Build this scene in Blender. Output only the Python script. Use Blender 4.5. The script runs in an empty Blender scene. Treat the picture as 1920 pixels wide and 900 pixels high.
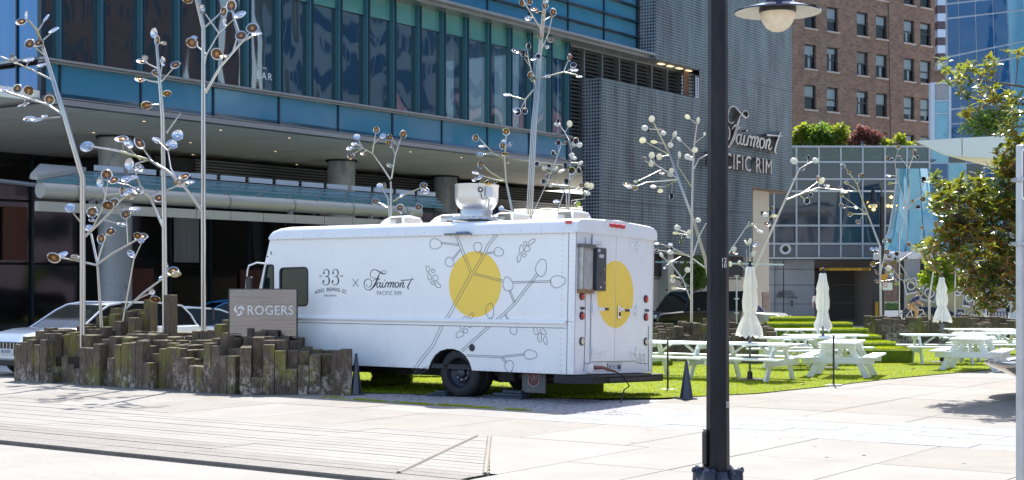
import bpy, bmesh, math, random
from mathutils import Vector, Matrix, noise
from mathutils.geometry import tessellate_polygon
R = math.radians
random.seed(7)
sc = bpy.context.scene
COL = sc.collection

# ---------------------------------------------------------------- camera, sky, sun, exposure
F = 2765.0          # focal length in photo pixels (photo 1920 wide)
H = 2.0             # eye height
HY = 530.0          # horizon row
cam = bpy.data.cameras.new('camera'); cam.sensor_width = 36; cam.lens = 36 * F / 1920
cam.shift_y = (HY - 450) / 1920; cam.clip_start = .1; cam.clip_end = 3000
co = bpy.data.objects.new('camera', cam); COL.objects.link(co)
co.location = (0, 0, H); co.rotation_euler = (R(90), 0, 0); sc.camera = co
SUN_EL = 55.0
SDX, SDY = .14, .990      # horizontal direction towards the sun
w = bpy.data.worlds.new('World'); sc.world = w; w.use_nodes = True
nt = w.node_tree; bg = nt.nodes['Background']
sky = nt.nodes.new('ShaderNodeTexSky'); sky.sky_type = 'NISHITA'; sky.sun_disc = False
sky.sun_elevation = R(SUN_EL); sky.sun_rotation = math.atan2(SDX, SDY)
sky.air_density = 1.0; sky.dust_density = 1.5; sky.ozone_density = 1.0
nt.links.new(sky.outputs[0], bg.inputs[0]); bg.inputs[1].default_value = .15
sl = bpy.data.lights.new('sun', 'SUN'); sl.energy = 4.6; sl.angle = R(.5); sl.color = (1, .96, .9)
so = bpy.data.objects.new('sun', sl); COL.objects.link(so)
ce = math.cos(R(SUN_EL))
so.rotation_euler = Vector((SDX * ce, SDY * ce, math.sin(R(SUN_EL)))).to_track_quat('Z', 'Y').to_euler()
sc.view_settings.view_transform = 'Standard'; sc.view_settings.look = 'None'
sc.view_settings.exposure = 1.15; sc.view_settings.gamma = 1
sc.cycles.max_bounces = 6; sc.cycles.transparent_max_bounces = 10
sc.cycles.sample_clamp_indirect = 4; sc.cycles.caustics_reflective = False; sc.cycles.caustics_refractive = False

# ---------------------------------------------------------------- frames
A = Vector((-3910, F, 0)).normalized()       # along the kerb, away to the left
B = Vector((1955, F, 0)).normalized()        # away from the kerb, to the right
UP = Vector((0, 0, 1))
def at(px, py, Y): return Vector(((px - 960) / F * Y, Y, H - (py - HY) / F * Y))
def G(px, py):
    Y = H * F / (py - HY); return Vector(((px - 960) / F * Y, Y, 0))
def gz(Y):
    return 0.0 if Y < 30 else (-(Y - 30) * .011 if Y < 130 else -1.1)
def onground(px, Y): return Vector(((px - 960) / F * Y, Y, gz(Y)))
def uv(u, v, z=0):     # u along the kerb to the right, v away across it
    return Vector((-A.x * u + B.x * v, -A.y * u + B.y * v, z))
# u,v are oblique-free because A and B are orthogonal
def frame(o, x, z=UP):
    x = x.normalized(); z = z.normalized(); y = z.cross(x).normalized()
    m = Matrix((x, y, z)).transposed().to_4x4(); m.translation = o; return m

# ---------------------------------------------------------------- materials
def N(nt, t, **k):
    n = nt.nodes.new(t)
    for a, b in k.items():
        if a in n.inputs: n.inputs[a].default_value = b
        else: setattr(n, a, b)
    return n
MATS = {}
def mat(name, col, rough=.6, metal=0.0, var=.0, vs=3.0, bump=.0, bs=20.0, spec=.5, coat=0, trans=0, alpha=1, emis=None, es=0, stretch=None, col2=None, thr=(.45, .6), s2=2.0, coords='Object', sub=0):
    m = bpy.data.materials.new(name); m.use_nodes = True; nt = m.node_tree
    p = nt.nodes['Principled BSDF']
    p.inputs['Base Color'].default_value = (*col, 1); p.inputs['Roughness'].default_value = rough
    p.inputs['Metallic'].default_value = metal; p.inputs['Specular IOR Level'].default_value = spec
    p.inputs['Coat Weight'].default_value = coat; p.inputs['Coat Roughness'].default_value = .05
    if trans: p.inputs['Transmission Weight'].default_value = trans
    if sub: p.inputs['Subsurface Weight'].default_value = sub
    if emis: p.inputs['Emission Color'].default_value = (*emis, 1); p.inputs['Emission Strength'].default_value = es
    if alpha < 1: p.inputs['Alpha'].default_value = alpha
    if var or bump or col2:
        if coords == 'World':
            g = N(nt, 'ShaderNodeNewGeometry'); src = g.outputs['Position']
        else:
            g = N(nt, 'ShaderNodeTexCoord'); src = g.outputs['Object']
        if stretch:
            mp = N(nt, 'ShaderNodeMapping'); mp.inputs['Scale'].default_value = stretch
            nt.links.new(src, mp.inputs[0]); src = mp.outputs[0]
    last = None
    if var:
        n = N(nt, 'ShaderNodeTexNoise', Scale=vs, Detail=6.0, Roughness=.65); nt.links.new(src, n.inputs['Vector'])
        r = N(nt, 'ShaderNodeMapRange'); r.inputs['From Min'].default_value = .3; r.inputs['From Max'].default_value = .7
        r.inputs['To Min'].default_value = 1 - var; r.inputs['To Max'].default_value = 1 + var
        nt.links.new(n.outputs[0], r.inputs[0])
        mx = N(nt, 'ShaderNodeMix', data_type='RGBA', blend_type='MULTIPLY'); mx.inputs[0].default_value = 1
        mx.inputs[6].default_value = (*col, 1); nt.links.new(r.outputs[0], mx.inputs[7]); last = mx.outputs[2]
    if col2:
        n2 = N(nt, 'ShaderNodeTexNoise', Scale=s2, Detail=8.0, Roughness=.7); nt.links.new(src, n2.inputs['Vector'])
        r2 = N(nt, 'ShaderNodeMapRange'); r2.inputs['From Min'].default_value = thr[0]; r2.inputs['From Max'].default_value = thr[1]
        nt.links.new(n2.outputs[0], r2.inputs[0])
        m2 = N(nt, 'ShaderNodeMix', data_type='RGBA'); nt.links.new(r2.outputs[0], m2.inputs[0])
        if last: nt.links.new(last, m2.inputs[6])
        else: m2.inputs[6].default_value = (*col, 1)
        m2.inputs[7].default_value = (*col2, 1); last = m2.outputs[2]
    if last: nt.links.new(last, p.inputs['Base Color'])
    if bump:
        nb = N(nt, 'ShaderNodeTexNoise', Scale=bs, Detail=5.0); nt.links.new(src, nb.inputs['Vector'])
        b = N(nt, 'ShaderNodeBump'); b.inputs['Strength'].default_value = bump; b.inputs['Distance'].default_value = .05
        nt.links.new(nb.outputs[0], b.inputs['Height']); nt.links.new(b.outputs[0], p.inputs['Normal'])
    MATS[name] = m; return m

# ---------------------------------------------------------------- mesh builder
class MB:
    def __init__(s): s.v = []; s.f = []; s.m = []
    def add(s, vs, fs, mi=0):
        o = len(s.v); s.v += [tuple(p) for p in vs]
        for f in fs: s.f.append([i + o for i in f]); s.m.append(mi)
        return s
    def quad(s, a, b, c, d, mi=0): return s.add([a, b, c, d], [(0, 1, 2, 3)], mi)
    def box(s, c, d, M=None, mi=0, ch=0):
        x, y, z = d[0] / 2, d[1] / 2, d[2] / 2
        if ch <= 0:
            vs = [Vector((c[0] + i * x, c[1] + j * y, c[2] + k * z)) for k in (-1, 1) for j in (-1, 1) for i in (-1, 1)]
            fs = [(0, 2, 3, 1), (4, 5, 7, 6), (0, 1, 5, 4), (2, 6, 7, 3), (0, 4, 6, 2), (1, 3, 7, 5)]
        else:
            vs = []; fs = []
            r = ch
            def oct(dx, zz):
                o = len(vs); X, Y_ = x - dx, y - dx
                for (i, j) in ((-X, -Y_ + r), (-X + r, -Y_), (X - r, -Y_), (X, -Y_ + r), (X, Y_ - r), (X - r, Y_), (-X + r, Y_), (-X, Y_ - r)):
                    vs.append(Vector((c[0] + i, c[1] + j, c[2] + zz)))
                return o
            o0 = oct(r, -z); o1 = oct(0, -z + r); o2 = oct(0, z - r); o3 = oct(r, z)
            for p, q in ((o0, o1), (o1, o2), (o2, o3)):
                for i in range(8): fs.append((p + i, p + (i + 1) % 8, q + (i + 1) % 8, q + i))
            fs.append(tuple(o0 + i for i in range(7, -1, -1))); fs.append(tuple(o3 + i for i in range(8)))
        if M is not None: vs = [M @ p for p in vs]
        return s.add(vs, fs, mi)
    def tube(s, pts, r, n=8, mi=0, cap=True):
        pts = [Vector(p) for p in pts]; rr = r if isinstance(r, (list, tuple)) else [r] * len(pts)
        o = len(s.v); t0 = (pts[1] - pts[0]).normalized()
        ref = Vector((0, 0, 1)) if abs(t0.z) < .9 else Vector((1, 0, 0))
        nx = t0.cross(ref).normalized()
        for i, p in enumerate(pts):
            if i == 0: t = pts[1] - pts[0]
            elif i == len(pts) - 1: t = pts[-1] - pts[-2]
            else: t = (pts[i + 1] - pts[i]).normalized() + (pts[i] - pts[i - 1]).normalized()
            t = t.normalized() if t.length > 1e-9 else t0
            nx = (nx - t * nx.dot(t)); nx = nx.normalized() if nx.length > 1e-6 else t.orthogonal().normalized()
            ny = t.cross(nx)
            for k in range(n):
                a = 2 * math.pi * k / n
                s.v.append(tuple(p + (nx * math.cos(a) + ny * math.sin(a)) * rr[i]))
        for i in range(len(pts) - 1):
            for k in range(n):
                s.f.append([o + i * n + k, o + i * n + (k + 1) % n, o + (i + 1) * n + (k + 1) % n, o + (i + 1) * n + k]); s.m.append(mi)
        if cap:
            s.f.append([o + k for k in range(n - 1, -1, -1)]); s.m.append(mi)
            e = o + (len(pts) - 1) * n; s.f.append([e + k for k in range(n)]); s.m.append(mi)
        return s
    def lathe(s, prof, n=24, M=None, mi=0, sx=1, sy=1, mod=None):
        o = len(s.v); M = M or Matrix.Identity(4)
        for (r, z) in prof:
            for k in range(n):
                a = 2 * math.pi * k / n; rr = r * (mod(a, z) if mod else 1)
                s.v.append(tuple(M @ Vector((rr * math.cos(a) * sx, rr * math.sin(a) * sy, z))))
        for i in range(len(prof) - 1):
            for k in range(n):
                s.f.append([o + i * n + k, o + i * n + (k + 1) % n, o + (i + 1) * n + (k + 1) % n, o + (i + 1) * n + k])
                s.m.append(mi[i] if isinstance(mi, (list, tuple)) else mi)
        return s
    def plate(s, loops, t, M=None, mi=0, both=True):
        """2-D polygon with holes in local XY, extruded by t along +Z"""
        M = M or Matrix.Identity(4)
        L = [[Vector((p[0], p[1], 0)) for p in lp] for lp in loops]
        tri = tessellate_polygon(L); flat = [p for lp in L for p in lp]
        n = len(flat); o = len(s.v)
        s.v += [tuple(M @ (p + Vector((0, 0, t)))) for p in flat]
        for a, b, c in tri:
            nn = (flat[b] - flat[a]).cross(flat[c] - flat[a]).z
            s.f.append([o + a, o + b, o + c] if nn > 0 else [o + a, o + c, o + b]); s.m.append(mi)
        if t:
            s.v += [tuple(M @ p) for p in flat]
            if both:
                for a, b, c in tri:
                    nn = (flat[b] - flat[a]).cross(flat[c] - flat[a]).z
                    s.f.append([o + n + a, o + n + c, o + n + b] if nn > 0 else [o + n + a, o + n + b, o + n + c]); s.m.append(mi)
            k = 0
            for lp in L:
                m_ = len(lp)
                for i in range(m_):
                    j = (i + 1) % m_
                    s.f.append([o + n + k + i, o + n + k + j, o + k + j, o + k + i]); s.m.append(mi)
                k += m_
        return s
    def ribbon(s, pts, wd, M=None, t=0, mi=0, closed=False):
        """flat stroke in local XY; wd number or list"""
        M = M or Matrix.Identity(4); P = [Vector((p[0], p[1], 0)) for p in pts]
        if closed: P = P + [P[0]]
        W = wd if isinstance(wd, (list, tuple)) else [wd] * len(P)
        if len(W) < len(P): W = list(W) + [W[0]]
        L = []; Rr = []
        for i, p in enumerate(P):
            a = P[i - 1] if i else (P[-2] if closed else P[0]); b = P[i + 1] if i < len(P) - 1 else (P[1] if closed else P[-1])
            d = (b - a); d = d.normalized() if d.length > 1e-9 else Vector((1, 0, 0)); nn = Vector((-d.y, d.x, 0))
            L.append(p + nn * W[i] / 2); Rr.append(p - nn * W[i] / 2)
        o = len(s.v); n = len(P)
        T = Vector((0, 0, t))
        s.v += [tuple(M @ (q + T)) for q in L] + [tuple(M @ (q + T)) for q in Rr]
        if t: s.v += [tuple(M @ q) for q in L] + [tuple(M @ q) for q in Rr]
        for i in range(n - 1):
            s.f.append([o + n + i, o + n + i + 1, o + i + 1, o + i]); s.m.append(mi)
            if t:
                q = o + 2 * n
                s.f.append([o + i, o + i + 1, q + i + 1, q + i]); s.m.append(mi)
                s.f.append([o + n + i + 1, o + n + i, q + n + i, q + n + i + 1]); s.m.append(mi)
        return s
    def mesh(s, name, mats, smooth=None):
        me = bpy.data.meshes.new(name); me.from_pydata(s.v, [], s.f)
        ml = mats if isinstance(mats, (list, tuple)) else [mats]
        for m in ml: me.materials.append(m)
        if len(ml) > 1: me.polygons.foreach_set('material_index', s.m)
        if smooth is not None:
            me.polygons.foreach_set('use_smooth', [True] * len(me.polygons)); me.set_sharp_from_angle(angle=R(smooth))
        me.update(); return me
    def obj(s, name, mats, parent=None, smooth=None, loc=None):
        return link(name, s.mesh(name, mats, smooth), parent)

def link(name, me, parent=None, M=None):
    o = bpy.data.objects.new(name, me); COL.objects.link(o)
    if parent is not None: o.parent = parent
    if M is not None: o.matrix_local = M
    return o
def thing(name, label, cat, M=None, group=None):
    o = bpy.data.objects.new(name, None); COL.objects.link(o); o.empty_display_size = .1
    if M is not None: o.matrix_world = M if isinstance(M, Matrix) else Matrix.Translation(M)
    o['label'] = label; o['category'] = cat
    if group: o['group'] = group
    return o
def tag(o, label=None, cat=None, group=None, kind=None):
    if label: o['label'] = label
    if cat: o['category'] = cat
    if group: o['group'] = group
    if kind: o['kind'] = kind
    return o
def copy_tree(o, parent=None, M=None):
    c = o.copy(); COL.objects.link(c)
    if parent is not None:
        c.parent = parent; c.matrix_parent_inverse = o.matrix_parent_inverse.copy()
    if M is not None: c.matrix_world = M
    for ch in [x for x in o.children]: copy_tree(ch, c)
    return c
def text_mesh(body, size, ext=.004, sp=1.0, align='CENTER'):
    cu = bpy.data.curves.new('lettering', 'FONT'); cu.body = body; cu.size = size; cu.extrude = ext / 2
    cu.align_x = align; cu.align_y = 'CENTER'; cu.space_character = sp; cu.resolution_u = 3
    o = bpy.data.objects.new('lettering', cu); COL.objects.link(o)
    bpy.context.view_layer.update()
    me = bpy.data.meshes.new_from_object(o.evaluated_get(bpy.context.evaluated_depsgraph_get()))
    bpy.data.objects.remove(o); return me
def text_obj(name, body, size, mat_, parent, M, ext=.004, sp=1.0, xs=1.0, align='CENTER'):
    me = text_mesh(body, size, ext, sp, align); me.materials.clear(); me.materials.append(mat_)
    return link(name, me, parent, M @ Matrix.Diagonal((xs, 1, 1, 1)))
def spline(pts, n=6):
    """Catmull-Rom"""
    P = [Vector((*p[:2], 0)) for p in pts]; out = []
    for i in range(len(P) - 1):
        a = P[max(i - 1, 0)]; b = P[i]; c = P[i + 1]; d = P[min(i + 2, len(P) - 1)]
        for k in range(n):
            t = k / n
            out.append(.5 * ((2 * b) + (c - a) * t + (2 * a - 5 * b + 4 * c - d) * t * t + (3 * b - a - 3 * c + d) * t ** 3))
    out.append(P[-1]); return out
def lerpw(ws, npts, n=6):
    out = []
    for i in range(npts - 1):
        for k in range(n): out.append(ws[i] + (ws[i + 1] - ws[i]) * k / n)
    out.append(ws[-1]); return out

# ---------------------------------------------------------------- shared materials
steel = mat('brushed_steel', (.52, .50, .47), .28, 1.0, bump=.02, bs=60)
mirror = mat('polished_steel', (.60, .60, .62), .07, 1.0)
brown_refl = mat('brown_reflection', (.16, .1, .055), .35, .7, var=.5, vs=30)  # brown painted in for the dark, warm reflections inside polished bowls
amber = mat('amber_reflection', (.5, .25, .1), .35, .6)  # amber painted in for the warm reflection at the bowl centre
darkpod = mat('dark_oxide_metal', (.045, .035, .045), .25, .7)
cream = mat('cream_shell', (.88, .85, .76), .3, 0, var=.06, vs=20)
def translucent(m, c, t):
    nt = m.node_tree; p = nt.nodes['Principled BSDF']; out = nt.nodes['Material Output']; tr = N(nt, 'ShaderNodeBsdfTranslucent'); tr.inputs[0].default_value = (*c, 1)
    ms = N(nt, 'ShaderNodeMixShader'); ms.inputs[0].default_value = t; nt.links.new(p.outputs[0], ms.inputs[1]); nt.links.new(tr.outputs[0], ms.inputs[2]); nt.links.new(ms.outputs[0], out.inputs[0])
translucent(cream, (.8, .76, .66), .4)
black = mat('satin_black', (.015, .015, .018), .4)
blackp = mat('black_paint', (.012, .014, .02), .22, bump=.15, bs=18, coat=.3)
white = mat('white_paint', (.82, .84, .86), .32, var=.03, vs=2, bump=.02, bs=3)
whitet = mat('white_table_paint', (.8, .84, .84), .5, var=.06, vs=6, bump=.15, bs=30)
rubber = mat('rubber', (.02, .02, .022), .7, var=.3, vs=8)
red = mat('red_lens', (.6, .01, .015), .15, coat=.6)
glassd = mat('dark_glass', (.008, .012, .014), .04, spec=.4)
chrome = mat('chrome', (.7, .7, .7), .12, 1.0)
concrete = mat('concrete', (.33, .34, .35), .8, var=.18, vs=1.2, bump=.1, bs=15, coords='World')
# ================================================================ GROUND
def sheet(name, xs, ys, dz, m):
    b = MB(); n = len(xs)
    for y in ys:
        for x in xs: b.v.append((x, y, gz(y) + dz))
    for j in range(len(ys) - 1):
        for i in range(n - 1):
            b.f.append([j * n + i, j * n + i + 1, (j + 1) * n + i + 1, (j + 1) * n + i]); b.m.append(0)
    o = b.obj(name, m); o['kind'] = 'structure'; return o
m_base = mat('joint_sand', (.045, .04, .033), .95, var=.3, vs=9, coords='World')
m_road = mat('road_concrete', (.235, .222, .203), .85, var=.12, vs=.7, bump=.25, bs=45, coords='World', col2=(.185, .173, .157), s2=14, thr=(.52, .7))
m_slab = mat('slab_concrete', (.225, .213, .195), .85, var=.12, vs=.8, bump=.2, bs=60, coords='World', col2=(.165, .155, .14), s2=30, thr=(.55, .75))
m_slab2 = mat('slab_concrete_warm', (.215, .198, .174), .85, var=.12, vs=1.3, bump=.25, bs=50, coords='World', col2=(.15, .136, .118), s2=38, thr=(.5, .72))
m_pav = mat('grey_paver', (.195, .205, .222), .75, var=.1, vs=1.6, bump=.15, bs=40, coords='World', col2=(.15, .158, .17), s2=25, thr=(.55, .75))
m_agg = mat('exposed_aggregate', (.215, .2, .18), .9, var=.12, vs=3, bump=.4, bs=55, coords='World', col2=(.12, .113, .102), s2=26, thr=(.5, .68))
m_far = mat('driveway_concrete', (.46, .44, .40), .85, var=.15, vs=.3, coords='World')
ys = [-140, -30, 0, 10, 20, 30, 60, 100, 130, 200, 420]
sheet('ground', [-260, -60, -20, 0, 20, 60, 260], ys, -.14, m_far)
# road, in front of the kerb line v = 11.55 and behind the camera
def strip(name, poly, z, m, th=0):
    b = MB(); b.plate([[(p.x, p.y) for p in poly]], 0, Matrix.Translation((0, 0, z))); o = b.obj(name, m); o['kind'] = 'structure'; return o
strip('road', [uv(-70, -60), uv(70, -60), uv(70, 11.48), uv(-70, 11.48)], -.045, m_road)
m_line = mat('yellow_road_paint', (.7, .36, .04), .6, var=.15, vs=4)
strip('road_centre_line', [uv(-70, -18), uv(70, -18), uv(70, -17.7), uv(-70, -17.7)], -.040, m_line)
# plaza base just under the slabs
b = MB()
def pl(u, v): p = uv(u, v); return (p.x, p.y, gz(p.y) - .03)
U = [-60, -40, -30, -20, -10, 0, 10, 20, 40, 60]; V = [11.55, 16, 20, 24, 30, 40, 60, 90, 120]
for v in V:
    for u in U: b.v.append(pl(u, v))
for j in range(len(V) - 1):
    for i in range(len(U) - 1):
        n = len(U); b.f.append([j * n + i, j * n + i + 1, (j + 1) * n + i + 1, (j + 1) * n + i]); b.m.append(0)
plaza = b.obj('plaza_paving', [m_base]); plaza['kind'] = 'structure'
# far part of the plaza: plain concrete sheet
b = MB()
V = [21.2, 24, 28, 36, 50, 80, 120]
for v in V:
    for u in U:
        p = uv(u, v); b.v.append((p.x, p.y, gz(p.y) - .02))
for j in range(len(V) - 1):
    for i in range(len(U) - 1):
        n = len(U); b.f.append([j * n + i, j * n + i + 1, (j + 1) * n + i + 1, (j + 1) * n + i]); b.m.append(0)
b.obj('driveway', [m_far])['kind'] = 'structure'

TURF = [(-6.2, 28.9), (-3.0, 26.75), (1.35, 25.25), (2.6, 25.45), (4.4, 26.5), (6.2, 28.5), (8.3, 31.2), (11.0, 34.3), (16, 38.5), (27, 46), (27, 62), (5, 62), (-2, 44), (-6, 34)]
def inpoly(x, y, P):
    c = False; j = len(P) - 1
    for i in range(len(P)):
        if (P[i][1] > y) != (P[j][1] > y) and x < (P[j][0] - P[i][0]) * (y - P[i][1]) / (P[j][1] - P[i][1]) + P[i][0]: c = not c
        j = i
    return c
rg = random.Random(3)
def slab(u0, u1, v0, v1, m, name='slab', g=.008, top=0.0, th=.05, cut=None):
    q = [(u0 + g, v0 + g), (u1 - g, v0 + g), (u1 - g, v1 - g), (u0 + g, v1 - g)]
    if cut: q = cut
    dz = rg.uniform(-.0025, .0015) + top
    P = [uv(*c) for c in q]; c = 0.006
    b = MB(); n = len(P); cen = sum((p for p in P), Vector()) / n
    top_ = [Vector((p.x, p.y, 0)) + (cen - p).normalized() * c for p in P]
    b.v = [(p.x, p.y, gz(p.y) - th) for p in P] + [(p.x, p.y, gz(p.y) + dz - .004) for p in P] + [(p.x, p.y, gz(p.y) + dz) for p in top_]
    for k in (0, n):
        for i in range(n):
            b.f.append([k + i, k + (i + 1) % n, k + n + (i + 1) % n, k + n + i]); b.m.append(1 if k == 0 else 0)
    b.f.append([2 * n + i for i in range(n)]); b.m.append(0)
    return b.obj(name, [m, m if name == 'kerb_stone' else m_base], plaza)
# stains: chewing gum and drips pressed on the slabs
m_stain = mat('dark_stain', (.12, .11, .10), .8)
st9 = MB(); r9 = random.Random(8)
for k in range(420):
    u9, v9 = r9.uniform(-24, 6), r9.uniform(15.7, 30); c9 = uv(u9, v9)
    if inpoly(c9.x, c9.y, TURF) or (19 < v9 and u9 < -12): continue
    s9 = r9.uniform(.008, .028); z9 = gz(c9.y) + .0035
    st9.add([(c9.x + s9 * math.cos(a9) * r9.uniform(.7, 1.2), c9.y + s9 * math.sin(a9) * r9.uniform(.7, 1.2), z9) for a9 in [i9 * .9 for i9 in range(7)]], [tuple(range(7))])
o = st9.obj('gum_spots', m_stain, plaza); o['kind'] = 'stuff'
# kerb stones, row of long pieces
u = -30.0
while u < 10:
    slab(u, u + 3.1, 11.55, 11.95, m_agg, 'kerb_stone', .004, th=.09); u += 3.1
# ramped apron of grooved strips with the flare at its right end
def ue(v): return -9.75 + (v - 11.6) * -.45
v = 11.95
while v < 15.5:
    e = (-9.11 - .711 * (v + .12 - 12.4)) + .02 if v > 12.3 else -9.1; u0 = -30.0
    while u0 < e - .3:
        u1 = min(u0 + 4.2, e); slab(u0, u1, v, v + .235, m_agg if v < 12.3 or (v < 12.8 and u0 < -16) else m_slab, 'apron_strip', .008); u0 = u1
    v += .235
# flare triangle and its two raised ribs
for (a_, b_) in (((ue(11.95) - .0, 11.95), (ue(15.4), 15.4)), ((-9.11, 12.4), (-11.30, 15.48))):
    p, q = uv(*a_), uv(*b_)
    MB().tube([(p.x, p.y, -.006), (q.x, q.y, -.006)], .032, 6).obj('apron_rib', m_slab2, plaza)
# big slabs
for (v0, v1, off) in ((11.95, 15.62, 0), (15.62, 17.75, .0)):
    u0 = (-9.33 + 1.6 * (0 if v0 < 15 else -12))
    while u0 < 12:
        if v0 < 15:
            a = max(u0, -9.0); 
            slab(a, u0 + 1.6, v0, v0 + 1.85, m_slab); slab(a, u0 + 1.6, v0 + 1.85, v1, m_slab if rg.random() < .7 else m_slab2)
        else:
            slab(u0, u0 + 1.6, v0, v1, rg.choice([m_slab, m_slab, m_slab2]))
        u0 += 1.6
slab(0, 0, 0, 0, m_slab, 'slab', g=0, cut=[(-9.125, 12.5), (-9.01, 12.5), (-9.01, 15.6), (-11.3, 15.6), (-11.3, 15.49)])
slab(-30, -11.31, 15.5, 15.615, m_slab, 'apron_strip')
# left middle band up to the timber planter and the setts
u0 = -38.0
while u0 < -12.4:
    slab(u0, min(u0 + 1.6, -12.41), 17.75, 19.0, m_slab2 if rg.random() < .4 else m_slab); u0 += 1.6
u0 = -38.0
while u0 < -17.5:
    slab(u0, min(u0 + 2.4, -17.5), 19.0, 21.0, m_slab); u0 += 2.4
# grey paver band on the right: running bond
v = 17.75; row = 0
while v < 20.0:
    u0 = -12.4 + (0 if row % 2 == 0 else -.55)
    while u0 < 9:
        a = max(u0, -12.4)
        slab(a, u0 + 1.1, v, v + .55, m_pav, 'paver', .004); u0 += 1.1
    v += .55; row += 1
# warm concrete field on the right up to the lawn
v = 19.95
while v < 36:
    u0 = -12.4
    while u0 < 10:
        c = uv(u0 + .8, v + .8)
        if not all(inpoly(uv(u0 + a_, v + b_).x, uv(u0 + a_, v + b_).y, TURF) for a_ in (0, 1.6) for b_ in (0, 1.6)) and c.y < 42: slab(u0, u0 + 1.6, v, v + 1.6, m_slab2 if (int(v) // 3) % 2 else m_slab)
        u0 += 1.6
    v += 1.6
# granite setts under the truck: nobody counts them
m_sett = mat('granite_sett', (.30, .28, .29), .8, var=.35, vs=11, bump=.4, bs=60, coords='World')
b = MB(); v = 19.0; row = 0
while v < 21.3:
    u0 = -17.5 + rg.uniform(0, .1)
    while u0 < -11.6 - (v - 19) * .25:
        l = rg.uniform(.13, .2); p = uv(u0 + l / 2, v + .06); d = rg.uniform(-.008, .004)
        M = frame(Vector((p.x, p.y, -.02 + d)), -A)
        b.box((0, 0, 0), (l - .018, .105, .05), M, 0, .012); u0 += l
    v += .12; row += 1
o = b.obj('granite_setts', m_sett, plaza); o['kind'] = 'stuff'
# fill between setts' right edge and the pavers
strip('sett_bed', [uv(-17.5, 19.0), uv(-11.3, 19.0), uv(-12.0, 21.4), uv(-17.5, 21.4)], -.012, mat('sett_mortar', (.26, .24, .22), .95, var=.3, vs=20, coords='World'))
strip('paved_wedge', [uv(-12.4, 19.95), uv(-11.0, 19.0), uv(-9, 19.0), uv(-9, 21.5), uv(-12.4, 21.5)], -.03, m_slab)

# ---- artificial lawn
m_turf = mat('lawn_thatch', (.15, .21, .010), .9, var=.35, vs=5, bump=.8, bs=120, coords='World', col2=(.22, .29, .015), s2=2.2, thr=(.4, .65))
m_blade = mat('lawn_blade', (.29, .37, .008), .8, spec=.08, var=.35, vs=.9, coords='World')
def blade_fix(m, c, t=.45):
    nt = m.node_tree; p = nt.nodes['Principled BSDF']; out = nt.nodes['Material Output']
    tr = N(nt, 'ShaderNodeBsdfTranslucent'); tr.inputs[0].default_value = (*c, 1)
    ms = N(nt, 'ShaderNodeMixShader'); ms.inputs[0].default_value = t
    nt.links.new(p.outputs[0], ms.inputs[1]); nt.links.new(tr.outputs[0], ms.inputs[2]); nt.links.new(ms.outputs[0], out.inputs[0])
blade_fix(m_blade, (.50, .56, .01))
b = MB(); bb = bmesh.new()
vs = [bb.verts.new((x, y, 0)) for x, y in TURF]; bb.faces.new(vs)
bmesh.ops.triangulate(bb, faces=bb.faces[:])
for k in range(4): bmesh.ops.subdivide_edges(bb, edges=[e for e in bb.edges if e.calc_length() > 3], cuts=1); bmesh.ops.triangulate(bb, faces=bb.faces[:])
for v_ in bb.verts: v_.co.z = gz(v_.co.y) + .016
if sum(f.normal.z for f in bb.faces) < 0: bmesh.ops.reverse_faces(bb, faces=bb.faces[:])
me = bpy.data.meshes.new('lawn'); bb.to_mesh(me); bb.free(); me.materials.append(m_turf)
lawn = link('lawn', me); lawn['kind'] = 'structure'
import numpy as np
def blades(name, n, hmin, hmax, wd, sampler, m, parent=None, lean=.5, seed=1):
    r = np.random.default_rng(seed); P = sampler(r, n); n = len(P)
    a = r.uniform(0, 2 * np.pi, n); h = r.uniform(hmin, hmax, n); la = r.uniform(0, 2 * np.pi, n); l = r.uniform(0, lean, n) * h
    v = np.zeros((n, 3, 3)); dx = np.cos(a) * wd / 2; dy = np.sin(a) * wd / 2
    v[:, 0] = P - np.stack([dx, dy, np.zeros(n)], 1); v[:, 1] = P + np.stack([dx, dy, np.zeros(n)], 1)
    v[:, 2] = P + np.stack([np.cos(la) * l, np.sin(la) * l, h], 1)
    me = bpy.data.meshes.new(name); me.vertices.add(3 * n); me.vertices.foreach_set('co', v.reshape(-1)); me.loops.add(3 * n)
    me.loops.foreach_set('vertex_index', np.arange(3 * n)); me.polygons.add(n)
    me.polygons.foreach_set('loop_start', np.arange(0, 3 * n, 3)); me.polygons.foreach_set('loop_total', np.full(n, 3))
    me.update(); me.materials.append(m); return link(name, me, parent)
def turf_s(r, n):
    out = []; Y = 24 + (52 - 24) * r.random(n * 3) ** 1.6; X = r.uniform(-6.5, 22, n * 3)
    for x, y in zip(X, Y):
        if len(out) >= n: break
        if inpoly(x, y, TURF) and abs(x) < y * .37 + 1: out.append((x, y, gz(y) + .012))
    return np.array(out)
o = blades('lawn_blades', 170000, .018, .04, .013, turf_s, m_blade, lawn, .8); tag(o, kind='stuff')
# weeds in the joints along the setts
def weed_s(r, n):
    c = [(-16.6, 19.0), (-16.2, 18.98), (-15.6, 18.97), (-15.2, 18.95), (-14.7, 18.97), (-14.4, 18.99), (-14.0, 18.97), (-13.3, 18.96), (-17.3, 19.1)]
    k = r.integers(0, len(c), n); u = np.array([c[i][0] for i in k]) + r.normal(0, .13, n); v = np.array([c[i][1] for i in k]) + r.normal(0, .025, n)
    return np.stack([-A.x * u + B.x * v, -A.y * u + B.y * v, np.full(n, -.004)], 1)
o = blades('weeds', 2600, .012, .05, .012, weed_s, m_blade, None, 1.2, 5); tag(o, kind='stuff')
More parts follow.
